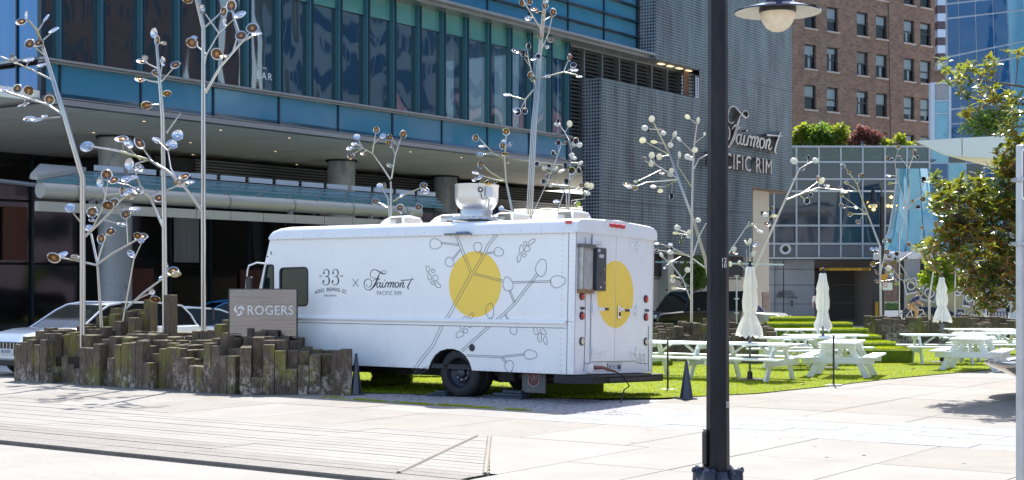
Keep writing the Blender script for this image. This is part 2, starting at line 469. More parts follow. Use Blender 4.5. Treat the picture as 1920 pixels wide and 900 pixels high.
# fallen leaves on the lawn
for (px, py, lb9) in ((1505, 724, 'pale dry leaf on the lawn edge left of the thin stanchion'), (1522, 712, 'pale dry leaf on the lawn under the end on picnic table'), (1705, 668, 'pale dry leaf on the lawn by the lowest grass step'), (1712, 690, 'pale dry leaf on the open lawn near the paving'), (1560, 700, 'pale dry leaf on the lawn beside the end on table leg')):
    Y = H * F / (py - HY); p = onground(px, Y) + Vector((0, 0, .03))
    lf = MB(); lf.quad((-.07, 0, 0), (0, -.035, .02), (.07, 0, 0), (0, .035, .025)); o = lf.obj('fallen_leaf', mat('dry_leaf', (.6, .45, .25), .6) if 'dry_leaf' not in MATS else MATS['dry_leaf'])
    o.matrix_world = Matrix.Translation(p) @ Matrix.Rotation(px, 4, 'Z')
    tag(o, lb9, 'leaf', 'fallen leaves on the lawn')
# ================================================================ HOTEL
P0 = Vector((-13.36, 41.9, 0)); HM = frame(P0, B)      # local x = B (along facade), y = A (inwards), z up
def sx(px, off=0.0):      # facade coordinate of a photo column on the plane pushed out by off
    r = (px - 960) / F; ox = P0.x - A.x * off; oy = P0.y - A.y * off
    return (r * oy - ox) / (B.x - r * B.y)
def sz(px, py, off=0.0):
    s = sx(px, off); Y = P0.y - A.y * off + B.y * s; return H - (py - HY) / F * Y
hotel = thing('hotel', 'blue glass hotel with grey perforated metal cladding and deep soffit above the drive', 'hotel', HM)
def glassmat(name, tint, rough=.03, wav=.35, ws=.35, transp=0.0, mixs=1.0, tintt=(.35, .5, .55), strv=(.25, 1, .12), ior=1.6):
    m = bpy.data.materials.new(name); m.use_nodes = True; nt = m.node_tree; p = nt.nodes['Principled BSDF']; out = nt.nodes['Material Output']
    p.inputs['Base Color'].default_value = (*tint, 1); p.inputs['Roughness'].default_value = rough
    p.inputs['Specular IOR Level'].default_value = .6; p.inputs['IOR'].default_value = ior
    g = N(nt, 'ShaderNodeTexCoord'); mp = N(nt, 'ShaderNodeMapping'); mp.inputs['Scale'].default_value = strv
    nt.links.new(g.outputs['Object'], mp.inputs[0])
    n = N(nt, 'ShaderNodeTexNoise', Scale=ws * 3, Detail=2.0); nt.links.new(mp.outputs[0], n.inputs['Vector'])
    b = N(nt, 'ShaderNodeBump'); b.inputs['Strength'].default_value = wav; b.inputs['Distance'].default_value = .12
    nt.links.new(n.outputs[0], b.inputs['Height']); nt.links.new(b.outputs[0], p.inputs['Normal'])
    if transp > 0:
        t = N(nt, 'ShaderNodeBsdfTransparent'); t.inputs[0].default_value = (*tintt, 1)
        ms = N(nt, 'ShaderNodeMixShader'); ms.inputs[0].default_value = transp
        nt.links.new(p.outputs[0], ms.inputs[1]); nt.links.new(t.outputs[0], ms.inputs[2]); nt.links.new(ms.outputs[0], out.inputs[0])
    MATS[name] = m; return m
g_span = glassmat('teal_spandrel_glass', (.04, .20, .33), .08, .25, .5)
g_vis = glassmat('vision_glass', (.008, .03, .045), .03, .9, .5, .32, tintt=(.55, .66, .72), ior=2.7)
g_top = glassmat('green_transom_glass', (.09, .26, .26), .06, .35, .5)
g_blue = glassmat('blue_corner_glass', (.008, .16, .42), .05, .3, .5)
m_mul = mat('dark_blue_mullion', (.012, .03, .05), .35, .3)
m_fin = mat('teal_glass_fin', (.05, .16, .22), .2, .2)
m_ledge = mat('grey_aluminium', (.30, .31, .32), .38, .6)
m_soff = mat('soffit_panel', (.84, .81, .73), .7, var=.04, vs=1)
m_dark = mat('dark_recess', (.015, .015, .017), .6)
m_lou = mat('louvre_grey', (.16, .17, .18), .45, .4)
L0, L1 = 0.0, sx(1062)                         # glazed length
def hb(name, m, x0, x1, y0, y1, z0, z1, parent=hotel):
    b = MB(); b.box(((x0 + x1) / 2, (y0 + y1) / 2, (z0 + z1) / 2), (x1 - x0, y1 - y0, z1 - z0)); return b.obj(name, m, parent)
Z_S, Z_B, Z_L, Z_T = 7.15, 7.32, 8.35, 12.62
# soffit, fascia, ledges
b = MB(); b.box((20, 9, Z_S + .15), (44, 18, .3)); soffit = b.obj('soffit', m_soff, hotel)
for (u, v) in ((0.25, 0), (3.6, 0), (6.9, 0), (10.2, 0), (13.6, 0), (17, 0), (20.3, 0), (23.6, 0), (5, 4.2), (9.4, 4.2), (13.8, 4.2), (18.2, 4.2), (7, 8), (13, 8), (19, 8)):
    d = MB(); M = Matrix.Translation((u + 1.5, v + 1.6, Z_S - .004)) @ Matrix.Rotation(R(180), 4, 'X')
    d.lathe([(.0, .012), (.05, .012), (.055, 0)], 12, M, 1); d.lathe([(.055, 0), (.09, .006), (.095, -.003)], 12, M, 0)
    d.obj('downlight', [m_ledge, mat('lamp_glow', (.9, .8, .6), .5, emis=(1, .78, .45), es=.6) if 'lamp_glow' not in MATS else MATS['lamp_glow']], soffit)
for k in range(1, 9):
    hb('soffit_joint', m_mul, -2 + k * 4.4, -2 + k * 4.4 + .012, .1, 18, Z_S - .003, Z_S + .01, soffit)
b = MB(); b.box((L1 / 2 + .6, -.06, Z_S + .02), (L1 + 1.3, .36, .16)); b.box((L1 / 2 + .6, -.10, Z_S + .135), (L1 + 1.3, .30, .03))
b.box((-.15, 9, Z_S + .02), (.34, 18, .16)); b.obj('soffit_fascia', m_ledge, hotel)
b = MB(); b.box((L1 / 2, -.08, Z_L), (L1 + .3, .34, .07)); b.box((L1 / 2, -.06, Z_L - .07), (L1 + .2, .2, .05)); b.box((-.1, 3, Z_L), (.3, 6, .07)); b.obj('sill_ledge', m_ledge, hotel)
e1 = sx(1212) + .6
b = MB(); b.box((e1 / 2 - 1, -.42, Z_T), (e1 + 2, 1.05, .1)); b.box((e1 / 2 - 1, -.3, Z_T - .12), (e1 + 2, .75, .12)); b.obj('top_ledge', m_ledge, hotel)
# spandrel panes, bottom band
k = 0
s0 = .6 - 2.97
while s0 < L1 - .2:
    a = max(s0, .08) + .03; e = min(s0 + 2.97, L1) - .03
    hb('spandrel_pane', g_span, a, e, .0, .05, Z_B - .08, Z_L - .09); hb('mullion', m_mul, e, e + .06, -.05, .08, Z_B - .08, Z_L - .09); s0 += 2.97
# vision glass + transoms + deep fins
s0 = .6 - 2.97; hw = 1.485
while s0 < L1 - .1:
    for q in (0, 1):
        a = s0 + q * hw; e = min(a + hw, L1)
        if e <= .15 or a >= L1 - .05: continue
        a = max(a, .1)
        hb('window_pane', g_vis, a + .04, e - .04, .02, .04, Z_L + .04, 11.62)
        hb('transom_pane', g_top, a + .04, e - .04, .02, .05, 11.66, Z_T - .18)
        hb('glass_fin', m_fin, e - .11, e - .03, -.16, .02, Z_L + .035, Z_T - .18)
        hb('mullion', m_mul, e - .03, e + .04, -.20, .10, Z_L + .035, Z_T - .18)
    s0 += 2.97
hb('transom_rail', m_mul, 0.1, L1, -.01, .06, 11.62, 11.66)
# corner side face (runs back along A from the corner)
hb('corner_post', m_mul, -.06, .1, -.06, .12, Z_B - .08, Z_T - .18)
for j in range(5):
    a = .12 + j * .95
    b = MB(); b.box((0.0, a + .46, 8.0 - .25), (.05, .88, .9)); b.obj('spandrel_pane', g_blue, hotel)
    b = MB(); b.box((0.0, a + .46, 10.4), (.05, .88, 4.0)); b.obj('window_pane', g_blue, hotel)
    b = MB(); b.box((-.02, a + .95, 9.8), (.12, .06, 5.2)); b.obj('mullion', m_mul, hotel)
# interior of the glazed storey
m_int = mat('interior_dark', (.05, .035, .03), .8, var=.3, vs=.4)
m_wood = mat('interior_wood', (.5, .27, .14), .6, var=.2, vs=1.2, stretch=(6, 1, .4))
m_curt = mat('curtain', (.32, .34, .36), .9, var=.25, vs=2, stretch=(7, 7, .15))
m_plum = mat('mauve_reflection', (.62, .42, .55), .8, var=.15, vs=.5)  # plum colour painted in to imitate the mauve reflection
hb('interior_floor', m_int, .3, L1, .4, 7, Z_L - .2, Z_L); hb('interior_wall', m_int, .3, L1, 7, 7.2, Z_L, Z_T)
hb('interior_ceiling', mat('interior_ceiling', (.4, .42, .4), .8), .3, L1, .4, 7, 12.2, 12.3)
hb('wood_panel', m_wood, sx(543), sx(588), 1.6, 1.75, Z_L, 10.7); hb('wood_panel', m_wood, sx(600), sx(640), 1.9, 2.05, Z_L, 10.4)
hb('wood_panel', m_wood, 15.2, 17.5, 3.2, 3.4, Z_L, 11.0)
hb('reflection_band', m_plum, .8, 9.6, 1.5, 2.0, Z_L, Z_L + 1.35)  # plum box added behind the glass to stand in for a mirrored mauve band
hb('reflection_band', m_plum, 17, 22, 2.5, 3.0, Z_L, Z_L + .8)
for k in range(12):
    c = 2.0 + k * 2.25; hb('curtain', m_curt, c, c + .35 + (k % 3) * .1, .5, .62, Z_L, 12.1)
M = Matrix.Translation((sx(496), .016, sz(496, 143))) @ Matrix.Rotation(R(90), 4, 'X')
m_bar = mat('frosted_lettering', (.75, .8, .85), .5)
text_obj('lettering', 'BAR', .34, m_bar, hotel, M, .004, 1.35); text_obj('lettering', 'THE', .1, m_bar, hotel, M @ Matrix.Translation((0, .27, 0)), .004, 1.3)
b = MB(); b.box((sx(496), .5, 9.0), (1.5, .04, 1.25)); b.obj('bar_panel', mat('bar_blue_panel', (.05, .10, .17), .5), hotel)
# upper floors over the top ledge, horizontal fins
EU = sx(1193)
for r_ in range(6):
    z = Z_T + .42 + .72 * r_
    s0 = .6 - 2.97
    while s0 < EU - .1:
        a = max(s0, .0) + .03; e = min(s0 + 2.97, EU) - .03
        hb('spandrel_pane', g_span if r_ < 5 else g_top, a, e, .0, .05, z - .35 if r_ else Z_T + .05, z + .36); s0 += 2.97
    hb('sunshade_fin', m_mul, 0, EU, -.24, .02, z + .372, z + .42)
s0 = .6 - 2.97
while s0 < EU:
    if s0 > 0: hb('mullion', m_mul, s0 - .03, s0 + .03, -.06, .07, Z_T + .05, Z_T + 4.7)
    s0 += 2.97
hb('mullion', m_mul, EU - .02, EU + .12, -.1, .1, Z_T + .05, Z_T + 4.7)
hb('upper_floors', g_top, 0, EU + .1, .0, .4, Z_T + 4.7, 26)
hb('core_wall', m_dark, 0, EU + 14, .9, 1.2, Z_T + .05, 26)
# back wall under the soffit
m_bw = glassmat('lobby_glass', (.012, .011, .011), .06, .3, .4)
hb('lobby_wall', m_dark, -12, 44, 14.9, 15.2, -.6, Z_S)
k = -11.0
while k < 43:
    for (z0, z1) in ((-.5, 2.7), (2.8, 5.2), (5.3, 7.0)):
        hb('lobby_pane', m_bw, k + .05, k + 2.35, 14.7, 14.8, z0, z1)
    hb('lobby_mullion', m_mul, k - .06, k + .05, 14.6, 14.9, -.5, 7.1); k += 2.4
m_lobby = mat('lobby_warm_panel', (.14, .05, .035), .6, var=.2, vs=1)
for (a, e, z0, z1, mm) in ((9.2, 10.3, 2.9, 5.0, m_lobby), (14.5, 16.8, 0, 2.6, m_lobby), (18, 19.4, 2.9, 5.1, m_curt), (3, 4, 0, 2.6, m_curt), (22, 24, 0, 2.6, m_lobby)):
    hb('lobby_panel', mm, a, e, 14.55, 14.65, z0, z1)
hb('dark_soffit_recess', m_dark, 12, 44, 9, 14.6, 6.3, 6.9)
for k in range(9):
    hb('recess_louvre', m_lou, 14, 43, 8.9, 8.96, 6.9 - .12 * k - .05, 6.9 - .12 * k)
# marble columns
m_marb = mat('blue_grey_marble', (.40, .42, .45), .35, var=.12, vs=.8, stretch=(1, 1, .5), col2=(.22, .26, .33), s2=1.6, thr=(.56, .66), coat=.2)
for (px, py) in ((216, 255), (640, 300), (835, 330)):
    Y = 5.15 * F / (HY - py); p = at(px, HY, Y); L = HM.inverted() @ p
    c = MB()
    prof = []
    for zz in (-.6, .6, .606, .612, 1.9, 1.906, 1.912, 3.2, 3.206, 3.212, 4.5, 4.506, 4.512, 5.8, 5.806, 5.812, 7.16):
        prof.append((.57 if round(zz * 1000) % 1000 in (606, 906, 206, 506, 806) else .58, zz))
    c.lathe(prof, 32, Matrix.Translation((L.x, L.y, 0))); o = c.obj('marble_column', m_marb, hotel, 40)
    rr = MB(); rr.lathe([(.62, 0), (.66, -.03), (.66, .05)], 32, Matrix.Translation((L.x, L.y, Z_S - .06))); rr.obj('column_collar', m_dark, o)
    o.children[0].parent = o

# ---- perforated metal cladding, 0.95 m proud of the glazing
def perfmat(name, c1, c2, sc_=.11, ax='xz', holes=.02):
    m = bpy.data.materials.new(name); m.use_nodes = True; nt = m.node_tree; p = nt.nodes['Principled BSDF']
    g = N(nt, 'ShaderNodeTexCoord'); s = N(nt, 'ShaderNodeSeparateXYZ'); nt.links.new(g.outputs['Object'], s.inputs[0])
    def tri(sock, per, ph=0):
        d = N(nt, 'ShaderNodeMath', operation='MULTIPLY_ADD'); nt.links.new(sock, d.inputs[0]); d.inputs[1].default_value = 1 / per; d.inputs[2].default_value = ph
        f = N(nt, 'ShaderNodeMath', operation='FRACT'); nt.links.new(d.outputs[0], f.inputs[0])
        a = N(nt, 'ShaderNodeMath', operation='SUBTRACT'); nt.links.new(f.outputs[0], a.inputs[0]); a.inputs[1].default_value = .5
        b = N(nt, 'ShaderNodeMath', operation='ABSOLUTE'); nt.links.new(a.outputs[0], b.inputs[0]); return b.outputs[0]
    h = tri(s.outputs['X' if ax[0] == 'x' else 'Y'], sc_); v = tri(s.outputs['Z'], sc_)
    # hole size wanders: large low-frequency image-like variation
    n = N(nt, 'ShaderNodeTexNoise', Scale=.9, Detail=3.0); mp = N(nt, 'ShaderNodeMapping'); mp.inputs['Scale'].default_value = (1.6, 1.6, .35)
    nt.links.new(g.outputs['Object'], mp.inputs[0]); nt.links.new(mp.outputs[0], n.inputs['Vector'])
    th = N(nt, 'ShaderNodeMapRange'); th.inputs['From Min'].default_value = .3; th.inputs['From Max'].default_value = .7
    th.inputs['To Min'].default_value = .20; th.inputs['To Max'].default_value = .40; nt.links.new(n.outputs[0], th.inputs[0])
    mx = N(nt, 'ShaderNodeMath', operation='MAXIMUM'); nt.links.new(h, mx.inputs[0]); nt.links.new(v, mx.inputs[1])
    lt = N(nt, 'ShaderNodeMath', operation='LESS_THAN'); nt.links.new(mx.outputs[0], lt.inputs[0]); nt.links.new(th.outputs[0], lt.inputs[1])
    n3 = N(nt, 'ShaderNodeTexNoise', Scale=2.5, Detail=6.0, Roughness=.8); nt.links.new(mp.outputs[0], n3.inputs['Vector'])
    mc = N(nt, 'ShaderNodeMix', data_type='RGBA'); nt.links.new(n3.outputs[0], mc.inputs[0]); mc.inputs[6].default_value = (*[x * .55 for x in c1], 1); mc.inputs[7].default_value = (*[x * 1.45 for x in c1], 1)
    m2 = N(nt, 'ShaderNodeMix', data_type='RGBA'); nt.links.new(lt.outputs[0], m2.inputs[0]); nt.links.new(mc.outputs[2], m2.inputs[6]); m2.inputs[7].default_value = (*c2, 1)
    nt.links.new(m2.outputs[2], p.inputs['Base Color']); p.inputs['Metallic'].default_value = .45; p.inputs['Roughness'].default_value = .42
    bp = N(nt, 'ShaderNodeBump'); bp.invert = True; bp.inputs['Strength'].default_value = .8; bp.inputs['Distance'].default_value = .02
    nt.links.new(lt.outputs[0], bp.inputs['Height']); nt.links.new(bp.outputs[0], p.inputs['Normal'])
    MATS[name] = m; return m
m_perf = perfmat('perforated_metal', (.16, .205, .22), (.008, .01, .013), .13)
m_perfe = perfmat('perforated_return', (.34, .38, .47), (.02, .022, .03), .15, 'yz')
OFF = .95
X0, X1 = sx(1127, OFF), sx(1485, OFF); XU = sx(1230, OFF); XN = sx(1312, OFF); XR = sx(1410, OFF)
zb = Z_S - .18                                    # soffit height of the overhang at the right
ztl = sz(1127, 145, OFF)                          # top of the lower block
def panel_row(x0, x1, z0, z1, step=1.2):
    x = x0
    while x < x1 - .05:
        e = min(x + step, x1); hb('cladding_panel', m_perf, x + .006, e - .006, -OFF, -OFF + .04, z0 + .004, z1 - .004); x = e
zmid = sz(1312, 130, OFF)
panel_row(X0, XR, 3.35, 5.6); panel_row(X0, XR, 5.61, ztl)
panel_row(XR, X1, zb, ztl); panel_row(XN, X1, ztl + .01, zmid)
panel_row(XU, X1, zmid + .01, 17.2); panel_row(XU, X1, 17.21, 21.2); panel_row(XU, X1, 21.21, 26)
for (x, z0, z1) in ((X0, 3.35, ztl), (XU, zmid, 26)):
    z = z0
    while z < z1 - .01:
        e = min(z + 2.4, z1); hb('cladding_return', m_perfe, x - .03, x - .001, -OFF + .01, 0, z, e - .006); z = e
hb('cladding_cap', m_ledge, X0, XN, -OFF + .05, .0, ztl - .05, ztl - .004)
hb('overhang_soffit', mat('brown_soffit', (.16, .10, .07), .6), XR, X1, -OFF + .05, 4, zb - .05, zb + .05)
hb('recess_soffit', m_ledge, e1 - 1.2, XN, -OFF + .06, -.01, zmid - .02, zmid + .05)
hb('recess_jamb', mat('rust_jamb', (.22, .12, .08), .6, var=.4, vs=8), XN - .5, XN - .01, -.35, -.3, ztl, zmid)
for k in range(4):
    c = sx(1236 + k * 17, .3); o = hb('recess_lamp', MATS['lamp_glow'], c - .22, c + .22, -.5, -.3, zmid - .06, zmid - .03)
hb('cladding_backing', m_dark, X0 + .03, XR - .05, -OFF + .3, -OFF + .5, 3.4, ztl - .1); hb('cladding_backing', m_dark, XR - .04, X1 - .02, -OFF + .3, -OFF + .5, zb + .06, ztl - .1); hb('cladding_backing', m_dark, XU + .03, X1 - .02, -OFF + .3, -OFF + .5, zmid + .06, 26)
hb('cladding_end', m_perfe, X1 - .02, X1 + .02, -OFF + .01, 8, zb, 26)
# louvres: tall column beside the glazing, and bays under the top ledge
hb('louvre_backing', m_dark, L1 + .06, XN, .35, .45, 7.1, Z_T - .16)
edges = [L1 + .08] + [sx(p) for p in (1095, 1129, 1161, 1192, 1222, 1251, 1276, 1302)]
for i in range(len(edges) - 1):
    a, e = edges[i] + .05, edges[i + 1] - .05; z = Z_T - .34
    hb('louvre_post', m_lou, edges[i + 1] - .05, edges[i + 1] + .05, -.02, .3, 7.4 if i == 0 else ztl - .3, Z_T - .18)
    zend = 7.5 if i == 0 else ztl - .35
    while z > zend:
        q = MB(); M = Matrix.Translation(((a + e) / 2, .12, z)) @ Matrix.Rotation(R(38), 4, 'X'); q.box((0, 0, 0), (e - a, .15, .014), M)
        q.obj('louvre_slat', m_lou, hotel); z -= .168
hb('louvre_head', m_lou, L1, XN, -.03, .3, Z_T - .3, Z_T - .19)
hb('blue_corner_panel', mat('slate_panel', (.10, .13, .17), .4, .3), L1 + .06, X0 - .05, -.05, .0, Z_S - .2, 8.2)
# base wall below the cladding, beige piers
m_beige = mat('beige_stone', (.46, .42, .34), .7, var=.08, vs=.8, coords='World')
hb('wall_slot', m_dark, X0 + .05, XR, -OFF + .5, 1.5, 2.3, 3.36)
hb('canopy_strip', mat('pale_green_glass_edge', (.45, .6, .56), .2), sx(1225, 1.6), XR + 1, -2.3, -1.7, 2.9, 2.98)
hb('base_wall', m_beige, X0 + .05, XR + .4, -.3, 1.2, -.9, 2.3)
hb('base_rail', m_lou, X0 + .05, XR, -.34, -.302, 2.16, 2.24)
hb('base_window', m_bw, sx(1372), sx(1395), -.32, -.305, -.1, 1.3)
hb('stone_pier', m_beige, sx(1412, .3), sx(1442, .3), -.3, 3, -1, zb - .05)
hb('stone_pier', mat('pale_blue_stone', (.36, .40, .46), .5), sx(1440, .9) + .1, sx(1440, .9) + .6, -.2, 2.6, -1, zb - .05)
hb('stone_pier', m_beige, sx(1225), sx(1236), -.8, -.3, -.9, 3.36)

# ---- hotel name in metal letters
SCR = [([(1180, 280), (1150, 300), (1105, 280), (1100, 220), (1130, 165), (1190, 150), (1250, 180), (1310, 215), (1360, 225), (1385, 190), (1360, 165), (1320, 175), (1280, 210), (1240, 270), (1200, 370), (1150, 460), (1100, 510), (1040, 510), (995, 460), (990, 380), (1030, 325), (1080, 320), (1120, 360), (1115, 430), (1070, 465), (1035, 440), (1035, 400)], [5, 5, 6, 9, 9, 8, 14, 16, 10, 6, 5, 5, 8, 12, 16, 18, 12, 7, 8, 14, 8, 7, 10, 10, 6, 6, 5]),
    ([(1262, 235), (1225, 330), (1175, 440), (1110, 502)], [6, 16, 16, 6]), ([(1150, 352), (1200, 312), (1240, 332), (1276, 308)], [5, 12, 10, 5]),
    ([(1272, 390), (1238, 386), (1213, 430), (1232, 470), (1265, 440), (1288, 378), (1268, 440), (1288, 470), (1312, 440)], [8, 10, 17, 9, 7, 14, 17, 8, 5]),
    ([(1330, 380), (1312, 450), (1335, 470), (1355, 445)], [12, 17, 8, 5]), ([(1357, 333), (1363, 345)], [17, 17]),
    ([(1388, 380), (1358, 470)], [14, 17]), ([(1372, 420), (1405, 378), (1420, 395)], [6, 12, 16]),
    ([(1438, 380), (1408, 470)], [14, 17]), ([(1420, 425), (1462, 378), (1478, 395), (1452, 470)], [6, 11, 17, 15]), ([(1465, 425), (1508, 378), (1524, 395), (1500, 450), (1520, 470), (1540, 445)], [6, 11, 17, 15, 8, 5]),
    ([(1592, 382), (1558, 392), (1545, 440), (1566, 470), (1600, 450), (1615, 402), (1592, 382)], [9, 14, 17, 9, 14, 16, 9]),
    ([(1655, 380), (1628, 470)], [14, 17]), ([(1640, 425), (1680, 378), (1698, 395), (1676, 450), (1698, 470), (1730, 440)], [6, 11, 17, 15, 8, 5]),
    ([(1862, 288), (1800, 400), (1772, 470), (1792, 498)], [6, 15, 17, 10]), ([(1650, 342), (1760, 336), (1890, 326)], [13, 9, 3])]
def script(M, sc_, t, wk=1.0):
    b = MB()
    for pts, ws in SCR:
        q = spline([((x - 990) * sc_, (500 - y) * sc_) for x, y in pts], 5); b.ribbon(q, [w_ * sc_ * wk for w_ in lerpw(ws, len(pts), 5)], M, t)
    return b
m_let = mat('bronze_letter_metal', (.60, .54, .50), .3, 1.0, var=.25, vs=3)
hs = Matrix.Rotation(R(90), 4, 'X')
M = Matrix.Translation((39.2, -OFF - .03, 8.85)) @ hs
sg = thing('hotel_sign', 'large script and capital metal letters fixed high on the grey perforated hotel wall', 'sign', HM @ M)
script(Matrix.Diagonal((1, .72, 1, 1)), 7.3 / 900, .30, 1.35).obj('script_lettering', m_let, sg)
me = text_mesh('PACIFIC RIM', 1.12, .26, 1.12, 'LEFT'); me.materials.clear(); me.materials.append(m_let)
link('capital_lettering', me, sg, Matrix.Translation((-.9, -.78, .13)) @ Matrix.Diagonal((1.03, 1, 1, 1)))

# ---- glass canopy over the hotel entrance
CP = Vector((-11.46, 36.2, 0)); CM = frame(CP, B)
can = thing('entrance_canopy', 'glass entrance canopy on a thick grey tube in front of the hotel doors', 'canopy', CM)
m_tube = mat('canopy_paint', (.33, .325, .30), .45, .1, var=.05, vs=1)
g_can = glassmat('canopy_glass', (.14, .50, .56), .12, .1, .5, .5, tintt=(.35, .72, .78))
def cb(name, m, x0, x1, y0, y1, z0, z1, M=None):
    b = MB(); b.box(((x0 + x1) / 2, (y0 + y1) / 2, (z0 + z1) / 2), (x1 - x0, y1 - y0, z1 - z0), M); return b.obj(name, m, can)
b = MB(); b.tube([(0, .2, 4.28), (.3, .2, 4.28), (14.8, .2, 4.28)], .2, 24); b.obj('tube_beam', m_tube, can, 40)
for k in range(6): b = MB(); b.tube([(1 + k * 2.6, .2, 4.28), (1.05 + k * 2.6, .2, 4.28)], .207, 24); b.obj('tube_joint', m_lou, can, 40)
for k in range(12):
    b = MB(); x0 = -.25 + k * 1.28; b.box((x0 + .63, 0, 3.87), (1.255, .16, .24)); b.obj('fascia_panel', m_tube, can)
CL = 20.5
SK = 1.15
def cp_(x, y): return (x + SK * y, y, 4.46 + .165 * y)
for k in range(13):
    x0 = -.25 + k * 1.25
    for (ya, yb) in ((.15, 1.55), (1.6, 3.0), (3.05, 4.4)):
        q = [cp_(x0, ya), cp_(x0 + 1.21, ya), cp_(x0 + 1.21, yb), cp_(x0, yb)]; q2 = [(p[0], p[1], p[2] + .02) for p in q]
        b = MB(); b.add(q + q2, [(0, 3, 2, 1), (4, 5, 6, 7), (0, 1, 5, 4), (1, 2, 6, 5), (2, 3, 7, 6), (3, 0, 4, 7)]); b.obj('glass_pane', g_can, can)
    b = MB(); b.tube([cp_(x0 - .02, .1), cp_(x0 - .02, 4.5)], .03, 6); b.obj('purlin', m_lou, can)
    x1, y1, z1_ = cp_(x0 + .3, 4.6); b = MB(); b.box((x1 + .4, y1, z1_ + .14), (1.05, .06, .16)); b.obj('white_plate', mat('pale_plate', (.5, .53, .56), .5) if 'pale_plate' not in MATS else MATS['pale_plate'], can)
for y in (1.58, 3.03, 4.5):
    a_, e_ = cp_(-.3, y), cp_(16.1, y); b = MB(); b.tube([a_, e_], .035, 6); b.obj('cross_rail', m_lou, can)
q = [cp_(-.6, .4), cp_(-.3, .2), cp_(-.3, 4.4), cp_(-1.9, 4.4)]; q = [(p[0], p[1], p[2] + .03) for p in q]; b = MB(); b.add(q + [(p[0], p[1], p[2] + .12) for p in q], [(0, 3, 2, 1), (4, 5, 6, 7), (0, 1, 5, 4), (1, 2, 6, 5), (2, 3, 7, 6), (3, 0, 4, 7)]); b.obj('end_panel', m_tube, can)
for k in range(5): b = MB(); b.box((1.5 + 3.6 * k, .1, 4.07), (.12, .12, .25)); b.obj('bracket', m_lou, can)
for k in range(4):
    b = MB(); b.tube([(2 + 5 * k, .2, 4.3), (2 + 5 * k, 10, 5.4)], .06, 8); b.obj('support_arm', m_lou, can)
# ================================================================ BACKGROUND BUILDINGS
def bx(b, x0, x1, y0, y1, z0, z1, mi=0, ch=0): return b.box(((x0 + x1) / 2, (y0 + y1) / 2, (z0 + z1) / 2), (x1 - x0, y1 - y0, z1 - z0), None, mi, ch)
def part(parent, name, m, x0, x1, y0, y1, z0, z1, ch=0):
    return bx(MB(), x0, x1, y0, y1, z0, z1, 0, ch).obj(name, m, parent)
# ---- brick tower
def brickmat():
    m = bpy.data.materials.new('brown_brick'); m.use_nodes = True; nt = m.node_tree; p = nt.nodes['Principled BSDF']
    g = N(nt, 'ShaderNodeTexCoord'); s = N(nt, 'ShaderNodeSeparateXYZ'); nt.links.new(g.outputs['Object'], s.inputs[0])
    ad = N(nt, 'ShaderNodeMath', operation='ADD'); nt.links.new(s.outputs[0], ad.inputs[0]); nt.links.new(s.outputs[1], ad.inputs[1])
    c = N(nt, 'ShaderNodeCombineXYZ'); nt.links.new(ad.outputs[0], c.inputs[0]); nt.links.new(s.outputs[2], c.inputs[1])
    b = N(nt, 'ShaderNodeTexBrick', Scale=1.0); b.inputs['Brick Width'].default_value = .42; b.inputs['Row Height'].default_value = .14; b.inputs['Mortar Size'].default_value = .012
    b.inputs['Color1'].default_value = (.225, .145, .10, 1); b.inputs['Color2'].default_value = (.13, .083, .063, 1); b.inputs['Mortar'].default_value = (.17, .13, .105, 1)
    nt.links.new(c.outputs[0], b.inputs['Vector'])
    n = N(nt, 'ShaderNodeTexNoise', Scale=1.3, Detail=8.0, Roughness=.8); nt.links.new(g.outputs['Object'], n.inputs['Vector'])
    r = N(nt, 'ShaderNodeMapRange'); r.inputs['From Min'].default_value = .3; r.inputs['From Max'].default_value = .7; r.inputs['To Min'].default_value = .72; r.inputs['To Max'].default_value = 1.3
    nt.links.new(n.outputs[0], r.inputs[0])
    mx = N(nt, 'ShaderNodeMix', data_type='RGBA', blend_type='MULTIPLY'); mx.inputs[0].default_value = 1
    nt.links.new(b.outputs[0], mx.inputs[6]); nt.links.new(r.outputs[0], mx.inputs[7]); nt.links.new(mx.outputs[2], p.inputs['Base Color'])
    p.inputs['Roughness'].default_value = .9; return m
m_brick = brickmat()
TO = at(1485, HY, 131.0); TO.z = 0; T2 = at(1758, HY, 143.2); TD = Vector((T2.x - TO.x, T2.y - TO.y, 0))
TL = TD.length; TM = frame(TO, TD)
tower = thing('brick_tower', 'tall brown brick office tower with paired sash windows behind the rooftop garden', 'building', TM)
def tx(px):
    r = (px - 960) / F; d = TD.normalized(); return (r * TO.y - TO.x) / (d.x - r * d.y)
def tz(px, py):
    Y = TO.y + TD.normalized().y * tx(px); return H - (py - HY) / F * Y
ww, wh, fh = None, None, tz(1514, 130) - tz(1514, 206)
cols = [(1503, 1525), (1545, 1566), (1601, 1622), (1637, 1658), (1689, 1709), (1720, 1740)]
z0s = tz(1514, 206)             # sill of one row
rows = [z0s + fh * k for k in range(-2, 5)]
wz = tz(1514, 160) - z0s
holes = []
for (a, e) in cols:
    for z in rows: holes.append((tx(a), tx(e), z, z + wz))
outer = [(-8, -2), (TL, -2), (TL, 42), (-8, 42)]
wall = MB(); HP = Matrix.Rotation(R(90), 4, 'X')      # XY -> XZ, +Z out = -y
wall.plate([outer] + [[(a, z), (e, z), (e, z2), (a, z2)] for (a, e, z, z2) in holes], .35, HP, 0, False)
bx(wall, -8, TL, .4, 18, -2, 42); bx(wall, TL - .3, TL - .001, -.34, .5, -2, 42)
wall.obj('brick_wall', m_brick, tower)
m_frame = mat('dark_window_frame', (.02, .022, .03), .4)
m_sill = mat('stone_sill', (.38, .33, .29), .7)
m_blind = mat('roller_blind', (.72, .77, .77), .7); m_blind2 = mat('roller_blind_warm', (.5, .45, .36), .7)
